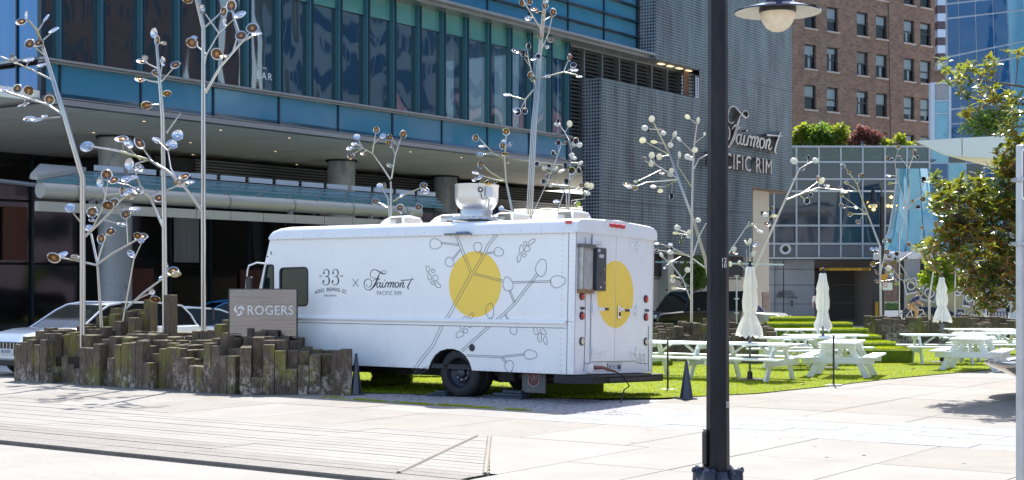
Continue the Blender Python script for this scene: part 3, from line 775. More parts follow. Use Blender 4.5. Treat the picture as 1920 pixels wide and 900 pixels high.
g_sash = glassmat('sash_glass', (.012, .03, .045), .04, .2, .4, .78, tintt=(.93, .96, .97))
rw = random.Random(11)
for (a, e, z, z2) in holes:
    if z < 2 or z > 36: continue
    f = MB(); t = .12; y0, y1 = -.16, .0
    bx(f, a, a + t, y0, y1, z, z2); bx(f, e - t, e, y0, y1, z, z2); bx(f, a + t, e - t, y0, y1, z2 - t, z2); bx(f, a + t, e - t, y0, y1, z, z + t); bx(f, a + t, e - t, y0 - .02, y1, (z + z2) / 2 - .05, (z + z2) / 2 + .05)
    wn = f.obj('window', m_frame, tower)
    part(wn, 'pane', g_sash, a + t, e - t, -.08, -.06, z + t, (z + z2) / 2 - .05); part(wn, 'pane', g_sash, a + t, e - t, -.12, -.10, (z + z2) / 2 + .05, z2 - t)
    h = rw.choice([.45, .45, .5, .2, .7, .35]); part(wn, 'blind', m_blind if rw.random() < .8 else m_blind2, a + t, e - t, -.05, -.03, z2 - t - (z2 - z) * h, z2 - t)
    part(wn, 'back_room', m_dark, a, e, .3, .34, z, z2)
    if rw.random() < .35:
        q = rw.uniform(.2, .6); part(wn, 'reflection_drape', m_blind, a + (e - a) * (q + .12), a + (e - a) * (q + .3), -.03, -.02, z + t, z2 - t - .4)
    part(wn, 'sill', m_sill, a - .12, e + .12, -.5, -.352, z - .14, z - .005)
d = MB(); d.tube([(tx(1668), -.42, 2), (tx(1655), -.42, 40)], .03, 6); d.obj('cable', m_frame, tower)
# ---- rooftop terrace / garage building : grid facade, frontal
GY = 90.0
def gx(px): return (px - 960) / F * GY
def gzz(py): return H - (py - HY) / F * GY
gar = thing('garage_building', 'grid glass office block over a concrete parking entrance with rooftop planting', 'building', Matrix.Translation((0, GY, 0)))
m_grid = mat('silver_grid', (.33, .36, .40), .4, .5)
g_grid = glassmat('navy_grid_glass', (.018, .032, .055), .04, .3, .35, ior=1.5)
g_grid2 = glassmat('clear_parapet_glass', (.06, .10, .10), .05, .1, .4, .45, tintt=(.7, .8, .8))
m_gpan = mat('slate_grid_panel', (.10, .11, .135), .4, .2)
vx = [1440, 1451, 1493, 1535, 1576, 1617, 1659, 1700, 1742]
rz_ = [275, 304, 336, 423, 457, 484]
for i in range(len(vx) - 1):
    for j in range(len(rz_) - 1):
        m = g_grid2 if j == 0 else (m_gpan if j == 4 else g_grid)
        part(gar, 'grid_pane' if j < 4 else 'grid_panel', m, gx(vx[i]) + .05, gx(vx[i + 1]) - .05, 0, .06, gzz(rz_[j + 1]) + .05, gzz(rz_[j]) - .05)
for x in vx: part(gar, 'grid_mullion', m_grid, gx(x) - .05, gx(x) + .05, -.08, .1, gzz(484), gzz(275))
for y in rz_: part(gar, 'grid_transom', m_grid, gx(1440), gx(1742), -.11, .1, gzz(y) - .055, gzz(y) + .055)
part(gar, 'soffit', m_gpan, gx(1436), gx(1742), .12, 12, gzz(486), gzz(482))
part(gar, 'roof_deck', m_gpan, gx(1400), gx(1760), .5, 14, gzz(300), gzz(297))
part(gar, 'office_floor', m_int, gx(1440), gx(1742), .3, 8, gzz(423) - .1, gzz(423))
part(gar, 'office_wall', MATS['interior_wood'], gx(1440), gx(1742), 8, 8.2, gzz(484), gzz(304))
# recessed curtain-like things seen in the lower lounge: light strip and lit lamps
for (px, py) in ((1480, 430), ): pass
v_ = MB(); cx, cz = gx(1471), gzz(467); MV = Matrix.Translation((cx, -.02, cz)) @ Matrix.Rotation(R(90), 4, 'X')
v_.lathe([(.18, -.1), (.2, .35), (.33, .37), (.34, 0)], 20, MV, 1); v_.lathe([(0, .05), (.19, .06)], 20, MV, 0); v_.obj('round_vent', [black, MATS['pale_plate']], gar)
# concrete walls either side of the opening
m_conc2 = mat('cast_concrete', (.30, .32, .34), .8, var=.16, vs=.5, bump=.1, bs=4, coords='World')
for k, (p0, p1) in enumerate(((604, 571), (570, 535), (534, 505), (504, 487))):
    for (a, e) in ((1441, 1456), (1457, 1474), (1475, 1533)):
        part(gar, 'concrete_panel', m_conc2, gx(a) + .012, gx(e) - .012, .9 + (.0 if a > 1441 else -.2), 1.6, gzz(p0) - .2 * (k == 0), gzz(p1))
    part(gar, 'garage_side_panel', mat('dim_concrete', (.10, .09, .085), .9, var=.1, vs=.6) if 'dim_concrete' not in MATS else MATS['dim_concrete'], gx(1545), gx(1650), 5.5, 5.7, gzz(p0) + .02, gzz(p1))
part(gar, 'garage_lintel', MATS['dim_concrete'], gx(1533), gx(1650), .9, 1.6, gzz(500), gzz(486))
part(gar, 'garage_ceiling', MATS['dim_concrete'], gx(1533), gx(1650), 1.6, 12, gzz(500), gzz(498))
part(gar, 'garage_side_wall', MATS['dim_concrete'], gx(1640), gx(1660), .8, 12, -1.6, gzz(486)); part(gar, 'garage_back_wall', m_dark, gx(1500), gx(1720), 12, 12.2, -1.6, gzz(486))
# clearance bar with black hazard ends and lettering
m_yel = mat('hazard_yellow', (.75, .42, .02), .5)
bar = part(gar, 'clearance_bar', m_yel, gx(1541), gx(1637), .55, .7, gzz(507), gzz(502))
for k in range(3):
    for side in (0, 1):
        c = (1547 + k * 4.5) if side == 0 else (1620 + k * 4.5); q = MB()
        q.plate([[(gx(c), gzz(506.8)), (gx(c + 2.2), gzz(506.8)), (gx(c + 4.2), gzz(502.2)), (gx(c + 2), gzz(502.2))]], .01, Matrix.Translation((0, .545, 0)) @ HP); q.obj('hazard_stripe', black, bar)
text_obj('lettering', 'CLEARANCE 6 FT 8 IN', .14, black, bar, Matrix.Translation((gx(1588), .54, gzz(504.5))) @ HP, .005, 1.2)
for i, (px, py, s_) in enumerate(((1478, 547, 'PARKING'), (1480, 552, 'ENTRANCE'), (1482, 558, 'NO STOPPING'), (1467, 551, 'FIRE'), (1467, 555, 'LANE'))):
    text_obj('wall_lettering', s_, .19, black, gar, Matrix.Translation((gx(px), .87, gzz(py))) @ HP, .01, 1.0)
part(gar, 'call_box', black, gx(1488.5), gx(1491), .8, .89, gzz(569), gzz(564)); part(gar, 'call_box', black, gx(1489), gx(1491), .8, .89, gzz(575), gzz(571))
part(gar, 'yellow_guard', m_yel, gx(1646.5), gx(1650), .4, .75, -1.2, gzz(566))
# lounge lamps behind the glass
m_warm = mat('warm_bulb', (.9, .6, .2), .5, emis=(1, .6, .12), es=4)
for (px, py) in ((1628, 380), (1631, 387), (1640, 387), (1637, 393), (1670, 370), (1677, 377), (1671, 387), (1664, 386), (1680, 372)):
    q = MB(); q.lathe([(0, -.09), (.09, -.03), (.09, .03), (0, .09)], 8, Matrix.Translation((gx(px), -.16, gzz(py)))); q.obj('pendant_bulb', m_warm, gar)
part(gar, 'ceiling_strip', MATS['pale_plate'], gx(1440), gx(1700), -.05, -.005, gzz(360), gzz(357))
# ---- flared glass cone at the street corner
g_cone = glassmat('pale_cone_glass', (.10, .33, .46), .05, .5, .5)
cone = thing('flared_glass_entrance', 'pale blue flared glass skirt curving down over the street corner entrance', 'entrance', Matrix.Translation((0, 84, 0)))
def c84(px, py, dy=0): Y = 84 + dy; return Vector(((px - 960) / F * Y, dy, H - (py - HY) / F * Y))
prof = [(1684, 1745, 316), (1681, 1750, 350), (1676, 1756, 390), (1669, 1764, 430), (1660, 1775, 458), (1648, 1790, 474)]
for j in range(len(prof) - 1):
    for k in range(5):
        f0, f1 = k / 5, (k + 1) / 5
        def P_(q, f, off): a, e, y = q; ang = math.pi * (1 - f); return c84((a + e) / 2 + (e - a) / 2 * math.cos(ang), y, -3.0 * math.sin(ang) - off)
        q = MB(); a, b2, c2, d2 = P_(prof[j], f0 + .008, 0), P_(prof[j], f1 - .008, 0), P_(prof[j + 1], f1 - .008, 0), P_(prof[j + 1], f0 + .008, 0)
        q.add([a, b2, c2, d2] + [x + Vector((0, .08, 0)) for x in (a, b2, c2, d2)], [(0, 3, 2, 1), (4, 5, 6, 7), (0, 1, 5, 4), (1, 2, 6, 5), (2, 3, 7, 6), (3, 0, 4, 7)]); q.obj('curved_pane', g_cone, cone)
edge = MB(); edge.tube([c84(a, y, -.1) for a, e, y in prof], .1, 8); edge.obj('edge_rib', MATS['pale_plate'], cone)
q = MB(); a = c84(1645, 487); e = c84(1800, 474); bx(q, a.x, e.x, -3.3, 1, a.z, e.z, 0, .05); q.obj('entrance_band', MATS['pale_plate'], cone)
for px in (1690, 1780, 1846): p = c84(px, 487); o = bx(MB(), p.x - .35, p.x + .35, -2.6, -1.9, -1.4, p.z).obj('pier', mat('grey_pier', (.22, .25, .30), .5) if 'grey_pier' not in MATS else MATS['grey_pier'], cone)
a = c84(1700, 487); e = c84(1850, 487); bx(MB(), a.x, e.x, 1.5, 2, -1.4, a.z).obj('shopfront_wall', m_dark, cone)
# mural wall with tilted framed posters
mur = thing('mural_wall', 'yellow ochre hoarding with tilted white framed dark posters beyond the lawn', 'hoarding', Matrix.Translation((0, 80, 0)))
def c80(px, py, dy=0): return Vector(((px - 960) / F * 80, dy, H - (py - HY) / F * 80))
a, e = c80(1700, 605), c80(1846, 530); bx(MB(), a.x, e.x, 0, .2, a.z - .6, e.z).obj('board', mat('ochre_board', (.36, .34, .18), .7, var=.1, vs=1), mur)
m_post = mat('poster_dark', (.05, .06, .07), .6, col2=(.25, .24, .2), s2=3, thr=(.5, .6)); m_pf = mat('poster_white', (.6, .62, .6), .6)
for (px, py, wpx, hpx, rot) in ((1708, 537, 20, 24, -12), (1742, 550, 24, 26, 14), (1800, 543, 20, 18, -12), (1816, 560, 18, 28, 10), (1848, 575, 14, 24, -8), (1800, 592, 14, 22, 4), (1822, 595, 14, 20, 2)):
    p = c80(px, py); Mx = Matrix.Translation((p.x, -.02, p.z)) @ Matrix.Rotation(R(rot), 4, 'Y')
    w_, h_ = wpx / F * 80, hpx / F * 80
    fr = MB().box((0, 0, 0), (w_ * 1.2, .04, h_ * 1.2), Mx).obj('poster_frame', m_pf, mur); MB().box((0, -.03, .03), (w_, .02, h_), Mx).obj('poster_print', m_post, fr)
    rg_ = MB(); rg_.ribbon([(math.cos(t * .4) * w_ * .36, math.sin(t * .4) * w_ * .36) for t in range(16)], .07, Mx @ Matrix.Translation((0, -.045, .03)) @ HP, .004, 0, True); rg_.obj('ring_print', m_pf, fr)
# ---- blue glass tower on the right
g_tow = glassmat('deep_blue_glass', (.006, .075, .20), .04, .8, .2, strv=(.5, 1, .4), ior=1.45); g_tow2 = glassmat('light_blue_glass', (.08, .26, .38), .04, .6, .14)
m_tmul = mat('pale_tower_mullion', (.42, .50, .60), .35, .3)
bt = thing('blue_glass_tower', 'deep blue glass tower with pale mullions behind the magnolia crown', 'building', Matrix.Translation((0, 118, 0)))
def c118(px, py): return Vector(((px - 960) / F * 118, 0, H - (py - HY) / F * 118))
colx = [(1776, 1780), (1797, 1806), (1829, 1838), (1862, 1872), (1888, 1902), (1920, 1936), (1952, 1972), (1990, 2012)]   # x at row 0 and row 330
def cxx(i, py): a, e = colx[i]; return a + (e - a) * py / 330
rwy = [(-60, -75), (8, -8), (34, 18), (108, 78), (132, 104), (207, 190), (232, 226), (290, 290), (340, 345)]    # y at x=1776 and x=1920
def ry(j, px): a, e = rwy[j]; return a + (e - a) * (px - 1776) / 144
for i in range(len(colx) - 1):
    for j in range(len(rwy) - 1):
        P4 = []
        for (ii, jj) in ((i, j), (i + 1, j), (i + 1, j + 1), (i, j + 1)):
            x = cxx(ii, 100); y = ry(jj, x); x = cxx(ii, y); y = ry(jj, x); P4.append(c118(x, y))
        cen = sum(P4, Vector()) / 4; P5 = [cen + (p - cen) * .93 for p in P4]; dd = Vector((0, .15, 0))
        MB().add([p for p in P5] + [p + dd for p in P5], [(0, 3, 2, 1), (4, 5, 6, 7), (0, 1, 5, 4), (1, 2, 6, 5), (2, 3, 7, 6), (3, 0, 4, 7)]).obj('glass_pane', g_tow if i < 4 else g_tow2, bt)
pa, pb = c118(1777, 345), c118(2012, -75)
bx(MB(), pa.x, pb.x, .1, .6, -2, pb.z).obj('mullion_grid', m_tmul, bt)
# white and plum striped side tower
st = thing('striped_side_tower', 'pale panelled strip tower with dark plum windows beside the brick tower', 'building', Matrix.Translation((0, 126, 0)))
def c126(px, py): return Vector(((px - 960) / F * 126, 0, H - (py - HY) / F * 126))
y = -20; k = 0
while y < 128:
    a, e = c126(1758, y + 15), c126(1781, y)
    bx(MB(), a.x, e.x, 0, .8, a.z + .01, e.z).obj('cladding_band' if k % 2 else 'window_band', m_tmul if k % 2 else mat('plum_glass', (.05, .03, .05), .1) if 'plum_glass' not in MATS else (m_tmul if k % 2 else MATS['plum_glass']), st); y += 15; k += 1
a, e = c126(1752, 330), c126(1790, 128); bx(MB(), a.x, e.x, 1, 1.6, -2, e.z).obj('brick_base', m_brick, st)
wb = thing('white_framed_stair_tower', 'low glazed stair tower with white frames and wavy blue reflections', 'building', Matrix.Translation((0, 112, 0)))
def c112(px, py): return Vector(((px - 960) / F * 112, 0, H - (py - HY) / F * 112))
for (x0, x1, y0, y1, mm) in ((1752, 1778, 158, 188, m_curt), (1752, 1778, 190, 212, g_cone), (1752, 1778, 214, 262, g_cone)):
    a, e = c112(x0, y1), c112(x1, y0); bx(MB(), a.x, e.x, 0, .1, a.z, e.z).obj('pane', mm, wb)
for (x0, x1, y0, y1) in ((1744, 1752, 155, 330), (1778, 1783, 155, 330), (1752, 1778, 155, 158), (1752, 1778, 188, 190), (1752, 1778, 212, 214), (1752, 1778, 262, 330)):
    a, e = c112(x0, y1), c112(x1, y0); bx(MB(), a.x, e.x, -.1, .4, a.z, e.z).obj('white_frame', m_tmul, wb)
# ---- low glass wing under the white wedge roof
lw = thing('low_glass_wing', 'low blue glass wing with thin mullions under the white wedge roof', 'building', Matrix.Translation((0, 96, 0)))
def c96(px, py): return Vector(((px - 960) / F * 96, 0, H - (py - HY) / F * 96))
lx = [1712, 1745, 1778, 1812, 1846, 1880, 1914, 1948]; ly = [276, 306, 352, 400, 470, 530]
for i in range(len(lx) - 1):
    for j in range(len(ly) - 1):
        a, e = c96(lx[i] + 1, ly[j + 1] - 1), c96(lx[i + 1] - 1, ly[j] + 1)
        bx(MB(), a.x, e.x, 0, .08, a.z, e.z).obj('glass_pane', [g_tow, g_cone, g_grid][(i + j * 2) % 3], lw)
a, e = c96(1700, 600), c96(1950, 274); bx(MB(), a.x, e.x, .06, .6, a.z, e.z).obj('mullion_grid', m_tmul, lw)
# wedge roof
wr = thing('white_wedge_roof', 'white sharp nosed wedge roof with a tan underside', 'roof', Matrix.Translation((0, 60, 0)))
def c60(px, py, dy=0): Y = 60 + dy; return Vector(((px - 960) / F * Y, dy, H - (py - HY) / F * Y))
m_wedge = mat('white_fascia', (.66, .70, .74), .5); m_tan = mat('tan_underside', (.62, .58, .46), .6)
top = [c60(1718, 264), c60(1804, 258.5), c60(1960, 251)]; bot = [c60(1718, 265), c60(1773, 291), c60(1804, 294), c60(1960, 300)]
for (t0, t1, b0s) in ((top[0], top[1], [bot[2], bot[1], bot[0]]), (top[1], top[2], [bot[3], bot[2]])):
    P_ = [t0 + Vector((.02, 0, 0)), t1 - Vector((.02, 0, 0))] + [q - Vector((.02 if i == 0 else -.02, 0, 0)) * (1 if i == 0 else 1) for i, q in enumerate(b0s)]
    n = len(P_); dd = Vector((0, .2, 0))
    MB().add(P_ + [p + dd for p in P_], [tuple(range(n))[::-1], tuple(range(n, 2 * n))] + [(i, (i + 1) % n, n + (i + 1) % n, n + i) for i in range(n)]).obj('fascia_panel', m_wedge, wr)
un = [c60(1773, 291.5, .02), c60(1804, 295, .02), c60(1960, 301, .02), c60(1960, 330, 9), c60(1880, 318, 9), c60(1870, 316, 8)]
b = MB(); n = len(un); b.add([p for p in un] + [p + Vector((0, 0, .12)) for p in un], [tuple(range(n)), tuple(range(n, 2 * n))[::-1]] + [(i, (i + 1) % n, n + (i + 1) % n, n + i) for i in range(n)]); b.obj('underside', m_tan, wr)
tp = [top[0], top[2], top[2] + Vector((2, 10, 0)), top[0] + Vector((8, 10, 0))]; b = MB(); b.add(tp, [(0, 1, 2, 3)]); b.obj('roof_sheet', m_wedge, wr)
for px in (1900, 1950): p = c60(px, 300, 5); MB().tube([(p.x, 5, -1), (p.x, 5, p.z - .3)], .15, 12).obj('roof_column', m_tmul, wr)

# ---- buildings outside the frame that the glass mirrors
m_pink = mat('mauve_stone', (.62, .46, .56), .8, var=.15, vs=.15, coords='World'); m_brn = mat('brown_tower_wall', (.13, .09, .075), .8, var=.2, vs=.2, coords='World')
def block(name, label, x0, x1, y0, y1, z1, m, wm, fx, step=3.5, ws=1.6):
    t = thing(name, label, 'building', Vector((0, 0, 0)))
    bx(MB(), x0, x1, y0, y1, -2, z1).obj('wall', m, t); b = MB(); z = 2.5
    while z < z1 - 2.5:
        if fx:
            y = y0 + 1.5
            while y < y1 - 2: bx(b, x0 - .06, x0 + .1, y, y + ws, z, z + 2.0); y += step
        else:
            x = x0 + 1.5
            while x < x1 - 2: bx(b, x, x + ws, y1 - .1, y1 + .06, z, z + 2.0); x += step
        z += 3.8
    o = b.obj('window_field', wm, t); o['kind'] = 'stuff'; return t
block('opposite_podium', 'long mauve stone podium standing across the plaza, mirrored in the hotel glass', 66, 80, -40, 105, 17, m_pink, g_grid, True, 9, 5)
block('opposite_tower', 'dark brown tower across the plaza, mirrored in the hotel glass', 84, 105, -10, 60, 62, m_brn, g_grid, True)
block('opposite_blue_tower', 'pale blue banded tower across the plaza, mirrored in the hotel glass', 84, 105, 66, 120, 48, mat('blue_band', (.2, .34, .42), .5), g_tow, True, 6, 5.4)
block('street_terrace', 'low pale grey terrace across the street behind the viewer', -60, 60, -64, -50, 14, mat('pale_render', (.40, .42, .46), .8, var=.2, vs=.3, coords='World'), g_grid, False, 5, 2)
# ================================================================ TIMBER STUMP PLANTERS
def postmat():
    m = bpy.data.materials.new('weathered_timber'); m.use_nodes = True; nt = m.node_tree; p = nt.nodes['Principled BSDF']
    g = N(nt, 'ShaderNodeNewGeometry'); pos = g.outputs['Position']; oi = N(nt, 'ShaderNodeObjectInfo')
    def noi(sc_, st, det=8.0, rough=.7):
        mp = N(nt, 'ShaderNodeMapping'); mp.inputs['Scale'].default_value = st; nt.links.new(pos, mp.inputs[0])
        n = N(nt, 'ShaderNodeTexNoise', Scale=sc_, Detail=det, Roughness=rough); nt.links.new(mp.outputs[0], n.inputs['Vector']); return n.outputs[0]
    def rng(s, a, b, c=0, d=1):
        r = N(nt, 'ShaderNodeMapRange'); r.inputs['From Min'].default_value = a; r.inputs['From Max'].default_value = b; r.inputs['To Min'].default_value = c; r.inputs['To Max'].default_value = d
        nt.links.new(s, r.inputs[0]); return r.outputs[0]
    def mix(f, a, b):
        x = N(nt, 'ShaderNodeMix', data_type='RGBA'); nt.links.new(f, x.inputs[0])
        for s, i in ((a, 6), (b, 7)):
            if isinstance(s, tuple): x.inputs[i].default_value = (*s, 1)
            else: nt.links.new(s, x.inputs[i])
        return x.outputs[2]
    def mul(a, b):
        x = N(nt, 'ShaderNodeMath', operation='MULTIPLY'); nt.links.new(a, x.inputs[0]); nt.links.new(b, x.inputs[1]); return x.outputs[0]
    grain = noi(14, (6, 6, .5)); base = mix(rng(grain, .35, .65), (.036, .025, .018), (.20, .145, .10))
    tone = mix(oi.outputs['Random'], (.0, .0, .0), (1, 1, 1))
    moss = mul(rng(noi(1.9, (1, 1, .45), 4), .52, .60), rng(noi(9, (2, 2, .5)), .35, .6))
    c = mix(moss, base, (.19, .18, .03))
    sp = N(nt, 'ShaderNodeSeparateXYZ'); nt.links.new(pos, sp.inputs[0])
    low = rng(sp.outputs[2], .75, .05)
    pe = mul(rng(noi(12, (1.2, 1.2, .8), 6, .8), .49, .54), rng(noi(1.3, (1, 1, .6), 3), .46, .54)); pe = mul(pe, low)
    c = mix(pe, c, (.52, .44, .37))
    nrm = N(nt, 'ShaderNodeSeparateXYZ'); nt.links.new(g.outputs['Normal'], nrm.inputs[0])
    topm = rng(nrm.outputs[2], .6, .9); c = mix(mul(topm, rng(noi(5, (1, 1, 1)), .3, .55)), c, (.16, .14, .09))
    nt.links.new(c, p.inputs['Base Color']); p.inputs['Roughness'].default_value = .85
    b = N(nt, 'ShaderNodeBump'); b.inputs['Strength'].default_value = .7; b.inputs['Distance'].default_value = .02; nt.links.new(grain, b.inputs['Height']); nt.links.new(b.outputs[0], p.inputs['Normal'])
    return m
m_post_ = postmat()
m_soil = mat('planter_soil', (.03, .022, .015), .95, var=.3, vs=6, coords='World')
def post(parent, c, wd, h, ang, name='timber_post', zb_=-.05):
    b = MB(); t = rp.uniform(-.012, .012); b.box((0, 0, (h + zb_) / 2), (wd - .008, wd - .008, h - zb_), None, 0, .009)
    M = Matrix.Translation((c.x, c.y, 0)) @ Matrix.Rotation(ang + rp.uniform(-.02, .02), 4, 'Z') @ Matrix.Rotation(t * .4, 4, 'X')
    return b.obj(name, m_post_, parent), M
rp = random.Random(21)
PANG = math.atan2(-A.y, -A.x)
def planter(name, label, cells, group=None):
    """cells: (x,y,width,height,angle) nearest first; beyond 300 joined"""
    t = thing(name, label, 'planter', Vector((0, 0, 0)), group)
    cells.sort(key=lambda c: c[1]); rest = MB()
    for i, (x, y, wd, h, ang) in enumerate(cells):
        g_ = gz(y)
        if i < 296:
            b = MB(); b.box((0, 0, h / 2 - .05), (wd - .008, wd - .008, h + .1), None, 0, .009); o = b.obj('timber_post', m_post_, t)
            o.matrix_local = Matrix.Translation((x, y, g_)) @ Matrix.Rotation(ang + rp.uniform(-.03, .03), 4, 'Z') @ Matrix.Rotation(rp.uniform(-.006, .006), 4, 'X')
        else:
            rest.box((0, 0, h / 2 - .05), (wd - .008, wd - .008, h + .1), Matrix.Translation((x, y, g_)) @ Matrix.Rotation(ang, 4, 'Z'))
    if rest.v: o = rest.obj('timber_post', m_post_, t); o['kind'] = 'stuff'
    return t
# --- main planter on the left. Front line runs along -A from L to M, then frontal to N
cells = []
wd = .205
Lp = Vector((-10.15, 30.05, 0)); Mp = Vector((-4.85, 26.25, 0)); Np = Vector((-3.35, 26.45, 0))
n1 = int((Mp - Lp).length / wd)
def prof_h(u, v):    # u 0..1 along front, v depth in cells
    base = .93 + .07 * math.sin(u * 17)
    if v == 0: base = .88 + .12 * noise.noise((u * 9, 0, 0))
    h = base * .95 + v * .018 + .16 * noise.noise((u * 14, v * .45, 3.3))
    return h
tall = [(.17, 6, 1.30), (.20, 7, 1.48), (.225, 6, 1.36), (.28, 6, 1.42), (.3, 7, 1.45), (.32, 7, 1.38), (.335, 6, 1.65), (.345, 7, 1.66), (.47, 6, 1.74), (.485, 6, 1.76), (.5, 6, 1.55), (.47, 5, 1.2), (.14, 5, 1.15), (.16, 5, 1.1), (.35, 5, 1.3), (.30, 5, 1.22), (.70, 6, 1.2), (.72, 7, 1.28), (.86, 5, 1.15)]
low = {3: (0, .45), 4: (0, .7)}
gi = []; gh = {}
while len(gi) < n1 + 5:
    q9 = len(gi); gi += [q9] * rp.choice([1, 2, 2, 3, 3, 4])
for i in range(n1):
    for v in range(10):
        u = i / n1; c = Lp - A * (i + .5) * wd + B * (v + .5) * wd
        # bays: front steps in and out
        if v == 0 and (6 <= i <= 9 or 13 <= i <= 13 or 20 <= i <= 22):
            continue
        gk = (gi[i], v // 2 if v > 1 else v); h = prof_h(gi[i] / n1, gk[1] * 2)
        if v <= 1 and i in (5, 6, 7, 8): h = (.2 if v == 0 else [.32, .62, .38, .3][i - 5])
        if v <= 1 and i in (14, 19, 20, 24, 25, 26): h *= rp.choice([.72, .55, .82])
        if v == 1 and i in (9, 10, 16, 17, 22): h *= .85
        if gk not in gh: gh[gk] = rp.choice([-.16, -.09, -.045, 0, 0, .05, .10])
        h += gh[gk] + (rp.choice([-.1, -.05, .05]) if rp.random() < .22 else 0) + rp.uniform(-.006, .006)
        for (tu, tv, th) in tall:
            if abs(u - tu) < .012 and tv == v: h = th
        if v > 7: h = min(h, 1.0)
        cells.append((c.x, c.y, wd, max(.12, h), PANG))
n2 = 9
for i in range(n2):
    for v in range(10):
        c = Mp + Vector((1, .08, 0)).normalized() * (i + .5) * wd + Vector((-.08, 1, 0)).normalized() * (v + .45) * wd
        if v > 3 + i * .6 + 3: continue
        pk = math.exp(-((i - 1.5) / 3.6) ** 2); h = .62 + .34 * pk + .012 * v + rp.choice([-.12, -.06, 0, .05])
        if v in (3, 4) and i < 3: h += rp.choice([0, .06, .12])
        if v > 4: h = min(h, 1.0)
        if v == 0 and i in (1, 4, 5): h *= rp.choice([.8, .65, .35])
        if i >= 7 and v == 0: h = rp.choice([.7, .32, .8])
        cells.append((c.x, c.y, wd, max(.15, h), .08))
for (px, h) in ((633, .8), (648, .82)):     # the two separate posts at the end
    p = G(px, 741); cells.append((p.x, p.y + .1, .215, h, .05))
pl1 = planter('timber_planter', 'stepped planter of mossy square timber posts in front of the food truck nose', cells)
q = MB(); q.plate([[(Lp.x + .3, Lp.y + .1), (Mp.x, Mp.y + .3), (Np.x, Np.y + .4), (Np.x, Np.y + 2), (Lp.x + 1.3, Lp.y + 1.8)]], .5); q.obj('soil_bed', m_soil, pl1)
# --- planters beyond the truck, dark against the lawn
def field(x0, x1, y0, y1, h0, wd_, seed, hv=.18):
    r = random.Random(seed); out = []; y = y0
    while y < y1:
        x = x0
        while x < x1:
            out.append((x, y, wd_, max(.15, h0 + r.uniform(-hv, hv) + .05 * noise.noise((x, y, 0)) * 8 * .3), r.uniform(-.03, .03))); x += wd_
        y += wd_
    return out
def xat(px, Y): return (px - 960) / F * Y
c2 = field(xat(1222, 40), xat(1345, 40), 39.4, 40.8, .86, .23, 3, .2) + field(xat(1352, 39), xat(1445, 39), 38.0, 39.6, .84, .23, 4, .26)
planter('timber_planter', 'low dark timber post planter between the black off-roader and the picnic tables', c2, 'timber planters beyond the lawn')
c3 = field(xat(1642, 52), xat(1925, 52), 51.5, 53.3, .92, .27, 5, .16)
planter('timber_planter', 'long dark timber post planter behind the far picnic tables at the right', c3, 'timber planters beyond the lawn')


# --- mirror sign in the planter
SC = at(493.5, 590, 27.4)
SM = frame(Vector((SC.x, SC.y, 0)), Vector((1, .03, 0)))
sign = thing('mirror_sign', 'polished metal ROGERS name sign with a thin dark frame standing among timber posts', 'sign', SM)
m_sgn = mat('sign_mirror_metal', (.215, .21, .21), .09, 1.0, bump=.06, bs=3, stretch=(.4, 1, 6))
W2, ZT, ZB = .637, H - (541 - HY) / F * 27.4, .5
b = MB(); b.box((0, 0, (ZT + ZB) / 2), (W2 * 2 - .03, .06, ZT - ZB - .03)); b.obj('face_panel', m_sgn, sign)
b = MB(); bx(b, -W2, -W2 + .018, -.05, .05, ZB, ZT); bx(b, W2 - .018, W2, -.05, .05, ZB, ZT); bx(b, -W2 + .018, W2 - .018, -.05, .05, ZT - .018, ZT); b.obj('frame', black, sign)
zc = H - (582 - HY) / F * 27.4
m_sw = mat('sign_white', (.8, .8, .8), .5)
text_obj('lettering', 'ROGERS', .24, m_sw, sign, Matrix.Translation((.135, -.036, zc - .005)) @ HP, .008, 1.06, .93)
lg = MB()       # swirl ring of three blades
for k in range(3):
    a0 = k * 2 * math.pi / 3
    pts = [(math.cos(a0 + t * .33) * (.098 - .0095 * t), math.sin(a0 + t * .33) * (.098 - .0095 * t)) for t in range(8)]
    lg.ribbon(pts, [.008, .03, .038, .04, .036, .028, .018, .004], Matrix.Translation((-.44, -.036, zc)) @ HP, .008)
lg.obj('swirl_emblem', m_sw, sign)

# ================================================================ STEEL TREES
def dish(name, ms):
    b = MB(); b.lathe([(.0, -.30), (.5, -.24), (.85, -.1), (1.0, .04), (.96, .1), (.82, .06)], 16, None, 0)
    b.lathe([(.82, .06), (.62, -.04), (.34, -.06), (.30, .06), (.14, .12), (0, .12)], 16, None, [1, 1, 2, 2, 2]); return b.mesh(name, ms, 50)
D = {'b': dish('leaf_dish', [mirror, brown_refl, amber]), 's': dish('leaf_dish', [mirror, mirror, mirror]), 'd': dish('leaf_dish', [chrome, darkpod, darkpod]),
     'w': (lambda b: (b.lathe([(0, -.2), (.5, -.18), (.88, -.08), (1, 0), (.88, .08), (.5, .17), (0, .2)], 16, None, 0), b.mesh('leaf_dish', [cream], 60))[1])(MB())}
def leafM(x, y, rx, ry, ang, Y, dy):
    if ry > rx: rx, ry = ry, rx; ang += 90
    a = R(ang); tau = math.acos(max(.22, min(.98, ry / rx))); mn = Vector((-math.sin(a), 0, math.cos(a)))
    if mn.z < 0: mn = -mn
    n = (Vector((0, -1, 0)) * math.cos(tau) + mn * math.sin(tau) * (1 if (int(x * 7 + y * 3) % 4) else -1)).normalized()
    ex = Vector((math.cos(a), 0, math.sin(a))); ex = (ex - n * ex.dot(n)).normalized(); ey = n.cross(ex)
    s = rx / F * Y * (.92 if Y > 36 else 1.0); M = Matrix((ex, ey, n)).transposed().to_4x4() @ Matrix.Diagonal((s, s, s, 1)); M.translation = at(x, y, Y + dy); return M
